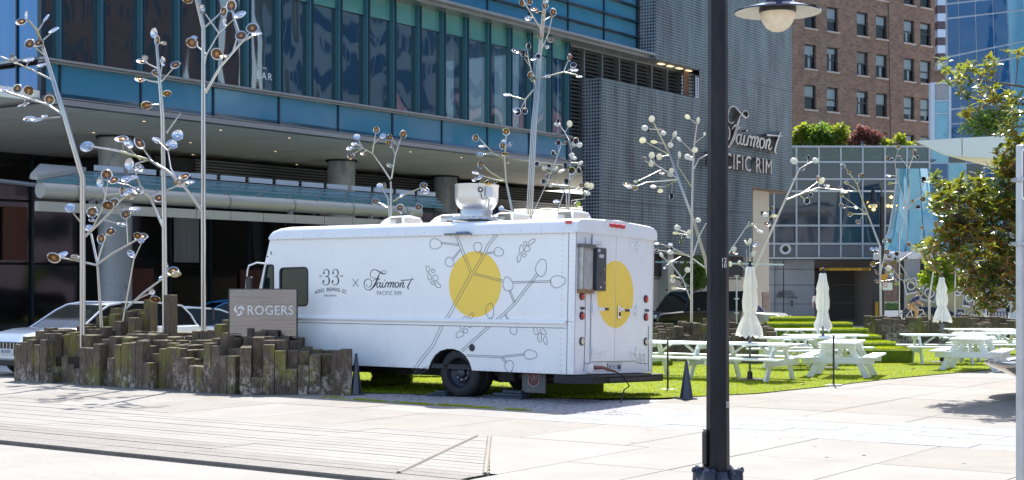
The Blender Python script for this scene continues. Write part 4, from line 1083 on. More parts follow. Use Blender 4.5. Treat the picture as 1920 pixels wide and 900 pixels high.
def steel_tree(label, Y, trunks, branches, leaves, baseY=None, seed=0, amp=.45, group='steel leaf trees'):
    """trunks: (points, tube px radius, count, spread px); branches: list of point lists with px radius"""
    tk = .8 if Y > 36 else .92; bp = trunks[0][0][0]; org = Vector((xat(bp[0], Y), Y, gz(Y)))
    t = thing('steel_tree', label, 'sculpture', org, group)
    tx0 = bp[0]
    def dep(px, py):
        d = min(1, max(0, abs(px - tx0) - 6) / 45); return amp * d * math.sin(px * .045 + py * .02 + seed * 2.1)
    inv = Matrix.Translation(-org); segs = []
    def P3(p): return at(p[0], p[1], Y + dep(*p)) - org
    for (pts, r, cnt, spd) in trunks:
        for k in range(cnt):
            off = (k - (cnt - 1) / 2) * spd
            n_ = len(pts); tp_ = [1 - .62 * i / max(1, n_ - 1) for i in range(n_)]
            q = [P3(p) + Vector((off * tk * tp_[i] / F * Y, .01 * ((k * 7) % 3 - 1), 0)) for i, p in enumerate(pts)]
            if pts is trunks[0][0] or len(pts) > 1 and pts[0][1] > 480: q[0].z = 0.0
            MB().tube(q, [r * tk * tp_[i] / F * Y for i in range(n_)], 10).obj('trunk_tube', steel, t, 60)
        for i in range(len(pts) - 1): segs.append((pts[i], pts[i + 1]))
    for br in branches:
        r = br[0]; pts = br[1:]; n = len(pts); q = [P3(p) for p in pts]
        MB().tube(q, [r * tk / F * Y * (1 - .35 * i / max(1, n - 1)) for i in range(n)], 8).obj('branch', steel, t, 60)
        for i in range(n - 1): segs.append((pts[i], pts[i + 1]))
    for lf in leaves:
        x, y, rx, ry, kd = lf[:5]; ang = lf[5] if len(lf) > 5 else 0
        best = None
        for (a, e) in segs:
            ax, ay = a; ex, ey = e; dx, dy = ex - ax, ey - ay; L2 = dx * dx + dy * dy
            f = max(0, min(1, ((x - ax) * dx + (y - ay) * dy) / L2)) if L2 else 0; qx, qy = ax + dx * f, ay + dy * f; d = math.hypot(qx - x, qy - y)
            if best is None or d < best[0]: best = (d, qx, qy)
        dyy = dep(x, y) - .03 if best[0] < rx else dep(x, y)
        o = link('leaf', D[kd], t, inv @ leafM(x, y, rx, ry, ang, Y, dyy))
        if best[0] > 2:
            a = at(best[1], best[2], Y + dep(best[1], best[2])) - org; e = at(x, y, Y + dyy) - org + Vector((0, .03, 0))
            MB().tube([a, e], 1.1 / F * Y, 6).obj('twig', steel, t, 60)
    return t
b_, s_, w_, d_ = 'b', 's', 'w', 'd'
steel_tree('leftmost steel tree, single bent pole leaning left with dish leaves at the frame edge', 29.5,
    [([(155, 645), (155, 333), (120, 215), (100, 151), (81, 89), (68, 55), (53, 38)], 3.6, 2, 5)],
    [(2.2, (100, 151), (60, 131), (17, 113), (0, 106), (-20, 100)), (2.6, (120, 217), (88, 196), (15, 173), (-12, 165)), (1.8, (113, 219), (79, 223), (55, 224)), (2, (81, 102), (62, 85)), (1.8, (81, 75), (94, 64)), (1.8, (70, 59), (83, 40))],
    [(40, 41, 11, 8, b_), (50, 29, 5, 8, s_), (87, 34, 9, 5, s_, 50), (101, 57, 11, 6, s_, 25), (56, 82, 10, 10, b_), (72, 81, 10, 8, b_), (26, 110, 10, 7, s_, -50), (54, 113, 11, 5, s_, 10), (78, 123, 11, 5, s_, 10), (33, 166, 9, 9, b_), (54, 170, 11, 10, b_), (93, 187, 10, 10, b_), (7, 168, 9, 5, s_), (44, 197, 12, 4, b_, 15), (55, 223, 12, 6, s_), (68, 225, 11, 5, s_), (84, 218, 6, 3, s_)], seed=1)
steel_tree('steel tree second from left, cluster of bowl leaves low in front of the marble column', 30.3,
    [([(198, 640), (183, 498)], 3, 2, 5), ([(157, 620), (159, 446)], 2.4, 1, 0)],
    [(2.8, (183, 496), (171, 439), (160, 429), (138, 400)), (2.2, (183, 491), (193, 458), (201, 436)), (2.6, (184, 494), (212, 474), (239, 459), (259, 448)), (1.6, (240, 458), (237, 407)), (2.4, (180, 497), (141, 488), (118, 484)),
     (2.8, (159, 444), (200, 405), (229, 373)), (2, (175, 425), (192, 392), (198, 366), (192, 347)), (1.6, (198, 366), (202, 343)), (1.8, (198, 366), (222, 363)), (1.8, (195, 413), (240, 424)), (1.6, (213, 392), (247, 393))],
    [(200, 328, 10, 11, b_), (188, 342, 8, 10, s_), (213, 338, 11, 8, b_), (203, 385, 12, 9, b_), (214, 380, 10, 9, b_), (173, 398, 11, 11, b_), (174, 411, 8, 6, s_), (236, 402, 10, 9, b_), (229, 421, 9, 4, s_, -10), (252, 393, 12, 4, s_), (207, 434, 10, 8, b_), (190, 448, 9, 10, b_), (166, 427, 8, 6, s_), (265, 445, 13, 8, b_), (258, 442, 8, 7, b_), (131, 390, 10, 9, s_), (101, 483, 13, 10, b_), (117, 478, 11, 6, s_, 15), (142, 482, 10, 5, s_), (241, 361, 11, 7, s_, 30), (229, 358, 6, 10, b_)], seed=2)
steel_tree('tall straight steel tree third from left with small dishes climbing its thin tip', 29.4,
    [([(310, 640), (308, 400), (305, 218), (300, 156), (295, 98), (293, 62)], 3.0, 2, 5)],
    [(2, (300, 155), (284, 153), (268, 148)), (1.6, (298, 130), (276, 119)), (1.8, (301, 155), (323, 130)), (1.6, (300, 147), (304, 122)), (1.5, (301, 196), (286, 196)), (3.2, (309, 433), (281, 370), (262, 348), (253, 320)), (2, (281, 369), (240, 347), (220, 343)), (2, (281, 370), (333, 348)), (1.8, (312, 250), (339, 212)), (1.6, (304, 178), (313, 175))],
    [(289, 62, 8, 10, s_), (295, 76, 7, 10, b_), (307, 81, 6, 3, s_), (266, 115, 10, 6, b_, -10), (272, 108, 6, 5, s_), (305, 115, 3, 9, s_), (292, 137, 8, 6, b_, -45), (262, 149, 10, 6, b_, -20), (329, 122, 10, 8, b_, 15), (313, 175, 9, 5, b_, 20), (275, 197, 11, 7, b_, 15), (243, 308, 10, 11, s_), (262, 315, 9, 6, s_, -50), (237, 336, 10, 7, s_), (250, 333, 9, 5, s_, 10), (258, 357, 11, 7, s_, -25), (244, 368, 9, 6, s_, 20), (298, 372, 10, 8, b_)], seed=3)
steel_tree('tallest left steel tree, thick twin pole with arching bough, cut by the top edge', 28.7,
    [([(382, 645), (381, 400), (381, 218), (381, 54), (369, 5), (360, -30)], 2.6, 2, 5), ([(384, 640), (384, 200), (383, 122), (387, 103), (410, 63), (438, 37)], 2.4, 1, 0)],
    [(3.6, (380, 397), (347, 352), (313, 320), (280, 300), (225, 284), (173, 275)), (2, (263, 300), (240, 277)), (2.2, (282, 298), (267, 277)), (1.6, (232, 285), (230, 268)), (2, (277, 300), (255, 307), (252, 320)), (2, (332, 338), (320, 315), (315, 283)), (3, (385, 174), (413, 125), (454, 78), (474, 67)), (1.6, (415, 125), (416, 111)), (2, (437, 97), (444, 73)), (1.6, (459, 76), (467, 61)), (1.8, (410, 62), (385, 26)), (1.8, (388, 103), (371, 88)), (2.2, (381, 54), (414, 24)), (1.6, (435, 20), (452, 71)), (1.5, (424, 50), (422, 42))],
    [(163, 275, 13, 11, s_), (228, 261, 13, 7, b_), (241, 270, 10, 6, s_, -45), (261, 269, 13, 7, b_, -60), (295, 264, 11, 5, s_, -30), (333, 254, 11, 11, s_), (318, 268, 9, 6, s_, 30), (325, 272, 8, 8, s_), (346, 331, 12, 7, b_, 15), (337, 343, 11, 8, s_), (357, 342, 8, 4, s_), (407, 101, 12, 11, b_), (421, 106, 9, 4, b_), (452, 67, 11, 10, b_), (473, 53, 12, 11, b_), (482, 64, 10, 5, s_), (421, 40, 5, 9, s_), (360, 80, 12, 9, b_), (363, 72, 7, 6, s_), (379, 18, 7, 9, s_), (450, 28, 12, 8, s_, 20), (420, 22, 8, 10, b_), (434, 11, 11, 12, b_), (352, 0, 10, 5, b_)], seed=4)
steel_tree('short splayed steel tree whose thin stems lean right in front of the white sedan', 29.7,
    [([(212, 640), (236, 573), (251, 487), (266, 455)], 2.4, 1, 0)],
    [(2.6, (232, 583), (270, 548), (311, 518)), (2.2, (240, 573), (262, 558), (282, 550))],
    [(265, 452, 6, 5, s_), (246, 476, 9, 5, s_, -60), (324, 509, 12, 9, b_), (330, 514, 10, 5, s_, 20), (306, 520, 10, 4, s_, 15), (291, 561, 10, 7, b_), (285, 547, 6, 6, s_), (313, 500, 4, 8, s_)], seed=5)
steel_tree('steel tree rising behind the truck roof left of the exhaust fan, forked like a Y', 37.5,
    [([(735, 640), (733, 409), (733, 340)], 2.4, 2, 4)],
    [(2.4, (732, 337), (715, 311), (698, 288), (680, 278)), (1.4, (680, 278), (672, 263)), (1.4, (680, 278), (664, 278)), (1.4, (680, 278), (663, 288)), (1.2, (680, 278), (672, 272)), (1.5, (698, 287), (704, 252)), (1.4, (702, 269), (714, 258)), (2, (734, 335), (741, 291), (751, 261)), (1.3, (741, 291), (735, 275)), (1.3, (745, 274), (738, 264)), (1.8, (730, 409), (727, 371), (718, 358)), (1.5, (727, 390), (711, 380)), (2.2, (737, 378), (751, 369), (787, 353)), (1.6, (758, 412), (765, 407), (781, 393)), (1.4, (757, 406), (748, 396))],
    [(669, 257, 7, 7, s_), (665, 270, 7, 4, s_), (657, 278, 8, 5, s_), (658, 292, 8, 6, b_), (682, 288, 7, 4, b_), (706, 244, 7, 8, b_), (718, 255, 7, 6, s_), (731, 258, 6, 8, b_), (729, 267, 7, 5, b_), (733, 273, 7, 5, s_), (756, 252, 7, 9, b_), (730, 310, 7, 4, s_, -35), (712, 349, 7, 7, s_), (721, 349, 4, 8, b_), (704, 378, 8, 7, b_), (794, 348, 8, 7, b_), (797, 358, 9, 7, s_), (750, 389, 8, 8, b_), (758, 404, 7, 6, b_), (785, 388, 8, 7, b_), (785, 417, 8, 6, s_), (755, 366, 6, 4, s_)], seed=6)
steel_tree('steel tree between the exhaust fan and the thick leaning bundle', 38.5,
    [([(975, 640), (961, 398), (949, 340), (946, 298), (949, 255)], 1.9, 2, 3.4)],
    [(2, (946, 299), (924, 287), (899, 260)), (1.4, (924, 287), (906, 290)), (2, (949, 341), (917, 321), (908, 312)), (2, (949, 341), (928, 337), (901, 329)), (1.4, (918, 335), (908, 342)), (1.4, (937, 337), (927, 345)), (1.2, (948, 276), (958, 268)), (1.3, (962, 398), (943, 393))],
    [(892, 259, 7, 8, b_), (949, 247, 8, 8, b_), (942, 273, 6, 8, b_), (944, 266, 5, 5, s_), (956, 271, 7, 4, s_, 50), (904, 275, 8, 3, s_), (900, 290, 7, 6, s_), (947, 289, 7, 4, b_), (901, 309, 6, 8, b_), (891, 324, 7, 4, s_, -15), (897, 332, 8, 6, s_), (904, 344, 6, 6, b_), (921, 342, 7, 6, b_), (940, 391, 6, 6, s_), (942, 397, 7, 4, b_), (890, 337, 6, 4, s_)], seed=7)
steel_tree('tall leaning bundle of pale tubes behind the truck, pods reaching past the frame top', 39.5,
    [([(975, 650), (992, 412), (1001, 237), (1008, 160), (1012, 101), (1020, 21), (1022, -25)], 2.0, 4, 4.6)],
    [(2.4, (1015, 57), (988, 13), (975, -10)), (2, (1012, 101), (1028, 64), (1035, 32)), (1.6, (1019, 39), (1031, 32)), (1.6, (1020, 24), (1005, 19)), (2, (1004, 160), (996, 133), (990, 107), (989, 96)), (1.5, (990, 107), (972, 99)), (1.5, (996, 128), (983, 109)), (2.2, (1000, 168), (985, 187), (959, 180)), (1.6, (985, 187), (975, 207)), (1.4, (985, 187), (985, 201)), (2.2, (1011, 147), (1057, 135), (1083, 141)), (1.5, (1057, 133), (1064, 117)), (1.5, (1063, 134), (1074, 125))],
    [(979, 5, 6, 8, b_), (993, 3, 6, 8, b_), (1001, 17, 7, 5, b_), (1022, 10, 7, 9, b_), (1023, 1, 6, 6, s_), (1037, 23, 7, 9, b_), (991, 34, 8, 6, s_), (1013, 67, 6, 8, b_), (1032, 75, 7, 6, b_), (1026, 88, 5, 4, s_), (991, 87, 5, 8, d_), (966, 96, 8, 5, d_, -20), (981, 100, 5, 8, d_), (1009, 105, 6, 6, d_), (1002, 112, 7, 3, s_, 10), (995, 141, 7, 8, b_), (1000, 148, 6, 5, d_), (1027, 143, 6, 4, s_), (1068, 108, 5, 8, b_), (1075, 122, 7, 6, d_), (1077, 132, 8, 4, s_), (1086, 144, 7, 3, s_), (951, 178, 8, 4, s_), (971, 210, 7, 8, d_), (968, 206, 8, 6, s_), (984, 208, 6, 7, d_), (1006, 20, 6, 5, b_)], seed=8)
steel_tree('steel tree above the truck tail with mixed dark and cream pods crowding one another', 40.5,
    [([(960, 640), (994, 411), (1026, 342)], 2.6, 1, 0), ([(1064, 640), (1066, 391), (1069, 316), (1071, 281)], 1.6, 2, 3.4)],
    [(1.8, (1026, 341), (1033, 324), (1052, 273)), (1.3, (1047, 290), (1047, 270)), (2, (1071, 281), (1066, 262), (1059, 249), (1050, 236)), (1.3, (1059, 249), (1064, 241)), (2, (1062, 391), (1062, 364), (1041, 341)), (2, (1026, 346), (1066, 349), (1094, 359), (1100, 362)), (1.5, (1046, 394), (1061, 349)), (1.6, (1033, 327), (1059, 321)), (1.6, (1039, 337), (1063, 325)), (1.6, (1068, 338), (1079, 327)), (1.3, (1080, 355), (1091, 348)), (1.2, (1070, 392), (1072, 376), (1095, 373), (1099, 362))],
    [(1045, 233, 7, 5, w_), (1068, 232, 6, 7, w_), (1046, 227, 4, 5, d_), (1047, 268, 6, 7, d_), (1059, 268, 6, 4, b_, 40), (1074, 262, 5, 5, d_), (1080, 264, 6, 7, d_), (1077, 270, 6, 5, w_), (1087, 272, 6, 5, w_, 35), (1037, 287, 4, 6, d_), (1072, 291, 6, 5, w_), (1077, 297, 5, 4, w_), (1007, 307, 6, 6, d_), (1021, 316, 6, 5, w_), (1029, 312, 5, 6, d_), (1042, 316, 6, 4, w_, 50), (1052, 321, 7, 4, w_, 25), (1060, 311, 5, 7, d_), (1088, 306, 6, 4, w_, 40), (1072, 320, 8, 8, d_), (1085, 319, 5, 7, d_), (1029, 330, 7, 7, b_), (1019, 340, 5, 6, d_), (1033, 348, 5, 4, w_, 30), (1062, 340, 5, 7, d_), (1091, 348, 6, 5, b_), (1101, 347, 6, 6, w_), (1108, 349, 6, 7, w_), (1100, 362, 8, 5, w_, -15), (1043, 378, 7, 4, s_), (1082, 382, 8, 6, s_, 20), (1083, 388, 6, 3, w_)], seed=9)
steel_tree('cream podded steel tree left of the lamp post whose bundle leans left over the off-roader', 41.5,
    [([(1355, 640), (1323, 488), (1302, 418), (1272, 337), (1255, 288), (1226, 231)], 1.7, 3, 3.2)],
    [(1.6, (1255, 290), (1210, 266)), (1.2, (1246, 270), (1233, 267)), (1.2, (1254, 273), (1261, 260), (1265, 252)), (1.2, (1233, 243), (1219, 242)), (1.2, (1254, 291), (1242, 293)), (1.8, (1272, 336), (1228, 308), (1213, 304)), (1.3, (1239, 319), (1197, 339)), (1.6, (1270, 337), (1213, 342), (1194, 349)), (1.4, (1269, 338), (1248, 350), (1233, 350)), (1.2, (1261, 344), (1259, 361)), (1.4, (1270, 312), (1274, 290)), (2, (1323, 503), (1293, 481), (1264, 467), (1240, 457)), (1.8, (1291, 479), (1260, 473), (1227, 468)), (1.3, (1276, 481), (1250, 497))],
    [(1222, 223, 6, 7, w_), (1209, 240, 7, 6, w_), (1215, 244, 3, 5, d_), (1240, 243, 5, 4, b_), (1244, 250, 6, 5, w_), (1265, 252, 4, 7, w_, -20), (1205, 263, 7, 6, w_), (1226, 266, 7, 3, w_, -8), (1257, 272, 6, 6, w_), (1222, 291, 6, 7, w_), (1236, 294, 6, 7, w_), (1207, 298, 5, 5, b_), (1221, 307, 6, 7, w_), (1229, 298, 3, 5, d_), (1274, 290, 4, 7, w_), (1259, 320, 5, 6, w_), (1257, 328, 6, 5, w_), (1241, 325, 6, 3, b_), (1174, 345, 7, 5, b_), (1180, 351, 6, 4, w_), (1191, 353, 5, 5, b_), (1192, 340, 5, 3, s_), (1225, 350, 7, 4, w_), (1238, 358, 6, 4, w_), (1259, 368, 4, 7, d_), (1232, 457, 6, 3, w_), (1231, 469, 5, 3, d_), (1257, 458, 5, 3, s_), (1259, 466, 4, 4, d_), (1257, 473, 7, 5, w_), (1258, 491, 6, 3, w_, 35), (1248, 501, 5, 3, s_, 30)], seed=10)
steel_tree('straight twin pole steel tree with cream pods just left of the black lamp post', 40.2,
    [([(1296, 640), (1297, 415), (1299, 315), (1302, 268), (1307, 232)], 1.8, 2, 3.6)],
    [(1.3, (1303, 268), (1320, 255)), (1.5, (1299, 285), (1279, 266)), (1.6, (1301, 317), (1310, 298), (1326, 290)), (1.3, (1307, 233), (1294, 223)), (1.5, (1296, 350), (1270, 310)), (1.5, (1297, 440), (1275, 432)), (1.3, (1297, 441), (1268, 438)), (2, (1299, 480), (1312, 440), (1324, 418)), (1.8, (1296, 565), (1280, 523), (1262, 500), (1244, 483)), (1.3, (1280, 522), (1264, 519)), (1.3, (1280, 522), (1288, 510)), (1.2, (1286, 543), (1266, 540)), (1.2, (1289, 222), (1294, 223))],
    [(1289, 219, 6, 4, w_, -40), (1309, 226, 3, 7, w_), (1273, 261, 6, 4, w_, -45), (1303, 281, 6, 6, w_), (1289, 294, 7, 6, w_), (1296, 298, 6, 4, w_), (1321, 251, 3, 4, w_), (1240, 478, 6, 4, w_, -50), (1277, 453, 3, 6, b_), (1289, 506, 6, 6, w_), (1262, 518, 6, 3, w_), (1261, 526, 6, 5, w_), (1264, 540, 7, 3, w_, -8), (1270, 427, 7, 6, w_), (1267, 437, 7, 3, w_), (1292, 435, 4, 5, w_), (1291, 444, 5, 4, w_), (1309, 413, 6, 5, w_)], seed=11)
steel_tree('steel tree leaning right behind the nearest closed umbrella, cream pods at its tips', 42.0,
    [([(1375, 640), (1413, 508), (1473, 373), (1498, 318)], 1.6, 3, 3)],
    [(1.4, (1498, 318), (1489, 302)), (1.4, (1498, 318), (1513, 308), (1529, 301)), (1.1, (1512, 309), (1516, 295)), (2, (1473, 375), (1498, 365), (1534, 352), (1598, 359)), (1.6, (1502, 364), (1534, 341)), (1.2, (1500, 366), (1510, 375)), (1.6, (1366, 475), (1390, 440), (1405, 415)), (2.6, (1352, 495), (1366, 475), (1405, 416)), (1.4, (1396, 428), (1432, 403)), (1.4, (1396, 428), (1449, 405)), (1.3, (1400, 424), (1432, 420)), (1.1, (1410, 420), (1425, 434)), (1.4, (1406, 500), (1405, 453)), (1.4, (1400, 500), (1400, 468)), (1.2, (1406, 480), (1416, 459)), (1.2, (1405, 488), (1413, 476)), (1.2, (1398, 507), (1387, 493)), (1.2, (1354, 480), (1376, 467))],
    [(1489, 302, 8, 7, w_), (1529, 301, 7, 6, w_), (1516, 295, 3, 5, d_), (1504, 317, 5, 3, d_), (1541, 339, 8, 6, w_, 50), (1533, 335, 4, 7, b_), (1550, 348, 6, 3, d_), (1520, 365, 5, 5, d_), (1513, 377, 6, 7, d_), (1528, 357, 6, 3, w_), (1435, 403, 6, 5, w_), (1451, 405, 7, 3, w_), (1439, 420, 7, 5, b_), (1425, 434, 7, 4, w_, -15), (1429, 400, 3, 5, d_), (1446, 390, 6, 3, d_, 30), (1399, 455, 7, 3, w_, -55), (1406, 453, 7, 3, w_, 75), (1416, 459, 6, 4, s_, 20), (1413, 476, 6, 4, w_, 65), (1387, 493, 6, 4, s_, -60), (1376, 467, 6, 5, w_, 40), (1379, 475, 5, 3, b_), (1369, 495, 5, 6, w_)], seed=12)
steel_tree('kinked steel tree in front of the parking entrance with dark eye-like dishes', 52.0,
    [([(1652, 640), (1650, 462), (1620, 384), (1607, 345)], 1.9, 2, 3.2)],
    [(1.6, (1607, 345), (1585, 315)), (1.3, (1607, 345), (1615, 332)), (1.3, (1611, 360), (1586, 342)), (1.3, (1612, 359), (1585, 358)), (1.5, (1627, 402), (1583, 370)), (1.3, (1608, 390), (1577, 386)), (1.3, (1627, 402), (1594, 401)), (1.2, (1618, 403), (1612, 414)), (1.5, (1651, 512), (1660, 470), (1668, 451)), (1.3, (1650, 488), (1637, 468)), (1.2, (1650, 492), (1640, 495)), (1.2, (1652, 520), (1646, 512)), (1.2, (1650, 528), (1675, 524))],
    [(1581, 312, 5, 5, b_), (1592, 324, 4, 4, b_), (1615, 330, 5, 6, b_), (1578, 308, 4, 3, s_), (1586, 342, 5, 3, s_), (1576, 351, 5, 4, b_), (1583, 360, 7, 3, w_), (1578, 366, 4, 4, b_), (1577, 385, 5, 5, b_), (1582, 387, 5, 4, d_), (1594, 402, 5, 5, b_), (1609, 416, 6, 5, b_), (1604, 389, 5, 3, s_), (1635, 467, 5, 4, s_), (1644, 467, 5, 4, s_), (1658, 452, 3, 5, s_), (1668, 451, 3, 5, b_), (1663, 472, 6, 6, b_), (1637, 495, 6, 6, b_), (1644, 510, 4, 6, b_, 45), (1644, 527, 5, 4, b_), (1588, 342, 3, 5, s_)], seed=13)
steel_tree('thin steel tree with a wavering pole and tiny dishes just right of the parking entrance', 53.0,
    [([(1686, 640), (1686, 440), (1701, 394), (1680, 330), (1678, 303), (1684, 279)], 1.7, 1, 0)],
    [(1.1, (1678, 303), (1664, 297)), (1.1, (1680, 330), (1665, 329)), (1.1, (1684, 343), (1668, 344)), (1.3, (1702, 392), (1706, 345), (1704, 316), (1689, 297)), (1.2, (1704, 316), (1713, 290)), (1.3, (1702, 393), (1718, 372), (1732, 345)), (1.1, (1717, 374), (1730, 373)), (1.5, (1686, 492), (1670, 480), (1660, 476)), (1.2, (1687, 524), (1672, 500), (1664, 505)), (1.4, (1687, 490), (1697, 484)), (1.3, (1686, 535), (1676, 520), (1666, 524))],
    [(1684, 276, 5, 5, b_), (1664, 297, 4, 5, b_), (1672, 299, 4, 4, d_), (1686, 295, 4, 4, b_), (1665, 329, 5, 3, s_), (1668, 344, 5, 3, s_), (1715, 285, 5, 6, b_), (1720, 295, 3, 4, d_), (1732, 337, 4, 7, d_), (1730, 373, 5, 6, b_), (1711, 377, 4, 4, b_), (1721, 388, 6, 5, d_), (1693, 388, 4, 3, s_), (1668, 481, 6, 5, b_), (1680, 485, 5, 4, d_), (1658, 497, 5, 6, b_), (1666, 503, 7, 7, w_), (1664, 512, 6, 5, s_), (1673, 513, 5, 6, s_), (1668, 523, 6, 5, b_), (1688, 518, 5, 6, b_), (1681, 476, 4, 5, d_), (1697, 484, 6, 5, b_), (1676, 492, 5, 4, b_)], seed=14)
steel_tree('forked steel tree left of the farthest closed umbrella, its bough reaching into the magnolia', 51.6,
    [([(1743, 640), (1742, 560), (1748, 520), (1756, 470)], 2.0, 2, 3.4)],
    [(2, (1742, 560), (1709, 530), (1686, 492), (1678, 480)), (1.5, (1709, 530), (1688, 524)), (1.6, (1688, 488), (1724, 464)), (1.3, (1724, 464), (1729, 430))],
    [(1729, 427, 4, 4, b_), (1704, 458, 5, 5, b_), (1724, 462, 5, 3, s_), (1681, 531, 5, 4, s_)], seed=15)
steel_tree('slim steel pole tree partly hidden below the magnolia leaves', 52.4, [([(1791, 640), (1790, 560), (1792, 490)], 1.8, 2, 3)], [(1.2, (1791, 510), (1791, 497))], [(1791, 497, 5, 5, b_), (1797, 505, 4, 3, s_)], seed=16)
# ================================================================ FOOD TRUCK
TR0 = Vector((-.93, 25.72, 0)); th = R(1.85)
zt = (UP * math.cos(th) + B * math.sin(th)).normalized(); yt = zt.cross(A).normalized()
TKM = Matrix((A, yt, zt)).transposed().to_4x4(); TKM.translation = TR0
TKI = TKM.inverted()
truck = thing('food_truck', 'white step van food truck with yellow discs and line drawn hop vines', 'truck', TKM)
def ray(px, py):
    o = TKI @ Vector((0, 0, H)); p = TKI @ at(px, py, 10.0); return o, (p - o)
def side(px, py, y=0.0):
    o, d = ray(px, py); t = (y - o.y) / d.y; q = o + d * t; return (q.x, q.z)
UR = side(1077, 600)[0]
def rear(px, py, off=0.0):
    o, d = ray(px, py); t = (UR - off - o.x) / d.x; q = o + d * t; return (q.y, q.z)
WB = side(1060, 702)[1]; WG = side(790, 440)[1]; WRf = side(790, 422)[1]; WID = -rear(1225, 560)[0]
UF = side(507, 450)[0]
SMx = Matrix.Rotation(R(90), 4, 'X')                    # local XY -> XZ with +Z -> -Y
def SP(off=0.0): return Matrix.Translation((0, off, 0)) @ Matrix(((-1, 0, 0, 0), (0, 0, 1, 0), (0, 1, 0, 0), (0, 0, 0, 1)))     # (−u, w) → side plane, extrude outwards
def RP(off=0.0): return Matrix.Translation((UR - off, 0, 0)) @ Matrix(((0, 0, -1, 0), (-1, 0, 0, 0), (0, 1, 0, 0), (0, 0, 0, 1)))  # (−y, w) → rear plane, extrude rearwards
def sd(px, py): u, w_ = side(px, py); return (-u, w_)
def rr_(px, py): y, w_ = rear(px, py); return (-y, w_)
m_tw = mat('truck_white', (.88, .88, .88), .28, var=.035, vs=1.6, bump=.10, bs=1.3, coat=.25, stretch=(1, 1, .6), col2=(.68, .68, .68), s2=1.1, thr=(.60, .85))
m_tw2 = mat('truck_white_rear', (.85, .85, .86), .33, var=.05, vs=2.5, bump=.05, bs=2, coat=.2)
m_ty = mat('yellow_print', (1.0, .70, .14), .7, spec=.08, var=.02, vs=2)
m_ink = mat('navy_print', (.025, .03, .06), .5); m_line_ = mat('thin_grey_print', (.13, .13, .16), .5)
m_seam = mat('seam_shadow_gap', (.05, .05, .06), .8); m_chas = mat('chassis', (.03, .03, .032), .7, var=.3, vs=5)
# side panel with wheel arch and windows
ARC = [(803, 699.5), (804, 688), (808, 677), (815, 666), (825, 658), (838, 654), (850, 654), (862, 658), (872, 666), (880, 678), (885, 697)]
def rrect(pts, r=.06, n=4):
    out = []; m_ = len(pts)
    for i in range(m_):
        a, b_2, c = Vector(pts[i - 1]), Vector(pts[i]), Vector(pts[(i + 1) % m_])
        p = b_2 + (a - b_2).normalized() * r; q = b_2 + (c - b_2).normalized() * r
        for k in range(n + 1):
            t = k / n; out.append(tuple((p * (1 - t) ** 2 + b_2 * 2 * t * (1 - t) + q * t * t)))
    return out
ub = -UR
out_ = [(ub, WB), (ub, WG), (-UF, WG), sd(486, 540), (sd(474, 600)[0], sd(474, 600)[1]), (sd(470, 640)[0], WB + .1), (sd(470, 640)[0], WB)]
arch = [sd(*p) for p in ARC]; arch[0] = (arch[0][0], WB); arch[-1] = (arch[-1][0], WB)
outer = [out_[0], out_[1], out_[2], out_[3], out_[4], out_[5], out_[6]] + arch
Wn = rrect([sd(525, 573), sd(525, 503), sd(577, 501.5), sd(577, 573)], .09); Wq = rrect([sd(488, 573), sd(500, 497), sd(513, 497), sd(513, 573)], .05)
b = MB(); b.plate([outer, Wn, Wq], .03, SP(-.03), 0); b.obj('side_panel', m_tw, truck)
for lp, nm in ((Wn, 'side_window'), (Wq, 'quarter_window')):
    g_ = MB(); g_.plate([lp], .006, SP(-.022)); wo = g_.obj(nm, glassmat('cab_glass', (.01, .03, .03), .04, .1, .5, .45, tintt=(.35, .5, .48)) if 'cab_glass' not in MATS else MATS['cab_glass'], truck)
    r_ = MB(); r_.ribbon([Vector(p) for p in lp], .028, SP(.001), .008, 0, True); r_.obj('window_seal', rubber, wo)
# far side, floor, front, inner
b = MB(); b.plate([outer], .03, SP(-WID)); b.obj('side_panel', m_tw, truck)
fu = sd(470, 640)[0]
b = MB()
b.box(((UR + UF) / 2, -WID / 2, WB + .05), (UF - UR - .1, WID - .08, .08)); b.obj('floor_pan', m_chas, truck)
b = MB(); pF = [(-out_[2][0], WG), (-out_[3][0], out_[3][1]), (-out_[4][0], out_[4][1]), (-out_[5][0], WB)]
for i in range(3):
    (x0, z0), (x1, z1) = pF[i], pF[i + 1]; b.quad((x0 - .02, -.03, z0), (x0 - .02, -WID + .03, z0), (x1 - .02, -WID + .03, z1), (x1 - .02, -.03, z1))
b.obj('front_panel', m_tw, truck)
(x0, z0), (x1, z1) = pF[0], pF[1]
b = MB(); f0, f1 = .25, .95
b.quad((x0 + (x1 - x0) * f0 + .01, -.15, z0 + (z1 - z0) * f0), (x0 + (x1 - x0) * f0 + .01, -WID + .15, z0 + (z1 - z0) * f0), (x0 + (x1 - x0) * f1 + .01, -WID + .15, z0 + (z1 - z0) * f1), (x0 + (x1 - x0) * f1 + .01, -.15, z0 + (z1 - z0) * f1)); b.obj('windscreen', MATS['cab_glass'], truck)
b = MB(); b.box((UF - .9, -WID / 2, 1.5), (.05, WID - .2, 2.0)); b.obj('cab_bulkhead', m_chas, truck)
st_ = MB(); cM = Matrix.Translation((side(572, 562)[0] + .1, -.55, side(572, 562)[1])) @ Matrix.Rotation(R(60), 4, 'Y')
st_.tube([cM @ Vector((.2 * math.cos(a * .3927), .2 * math.sin(a * .3927), 0)) for a in range(17)], .014, 6); st_.obj('steering_wheel', rubber, truck)
MB().box((side(562, 566)[0], -.6, side(562, 590)[1]), (.35, .45, .5), None, 0, .05).obj('driver_seat', rubber, truck)
MB().tube([(side(566, 560)[0], -.08, side(566, 560)[1]), (side(575, 525)[0], -.08, side(575, 525)[1])], .012, 6).obj('belt_strap', MATS['pale_plate'], truck)
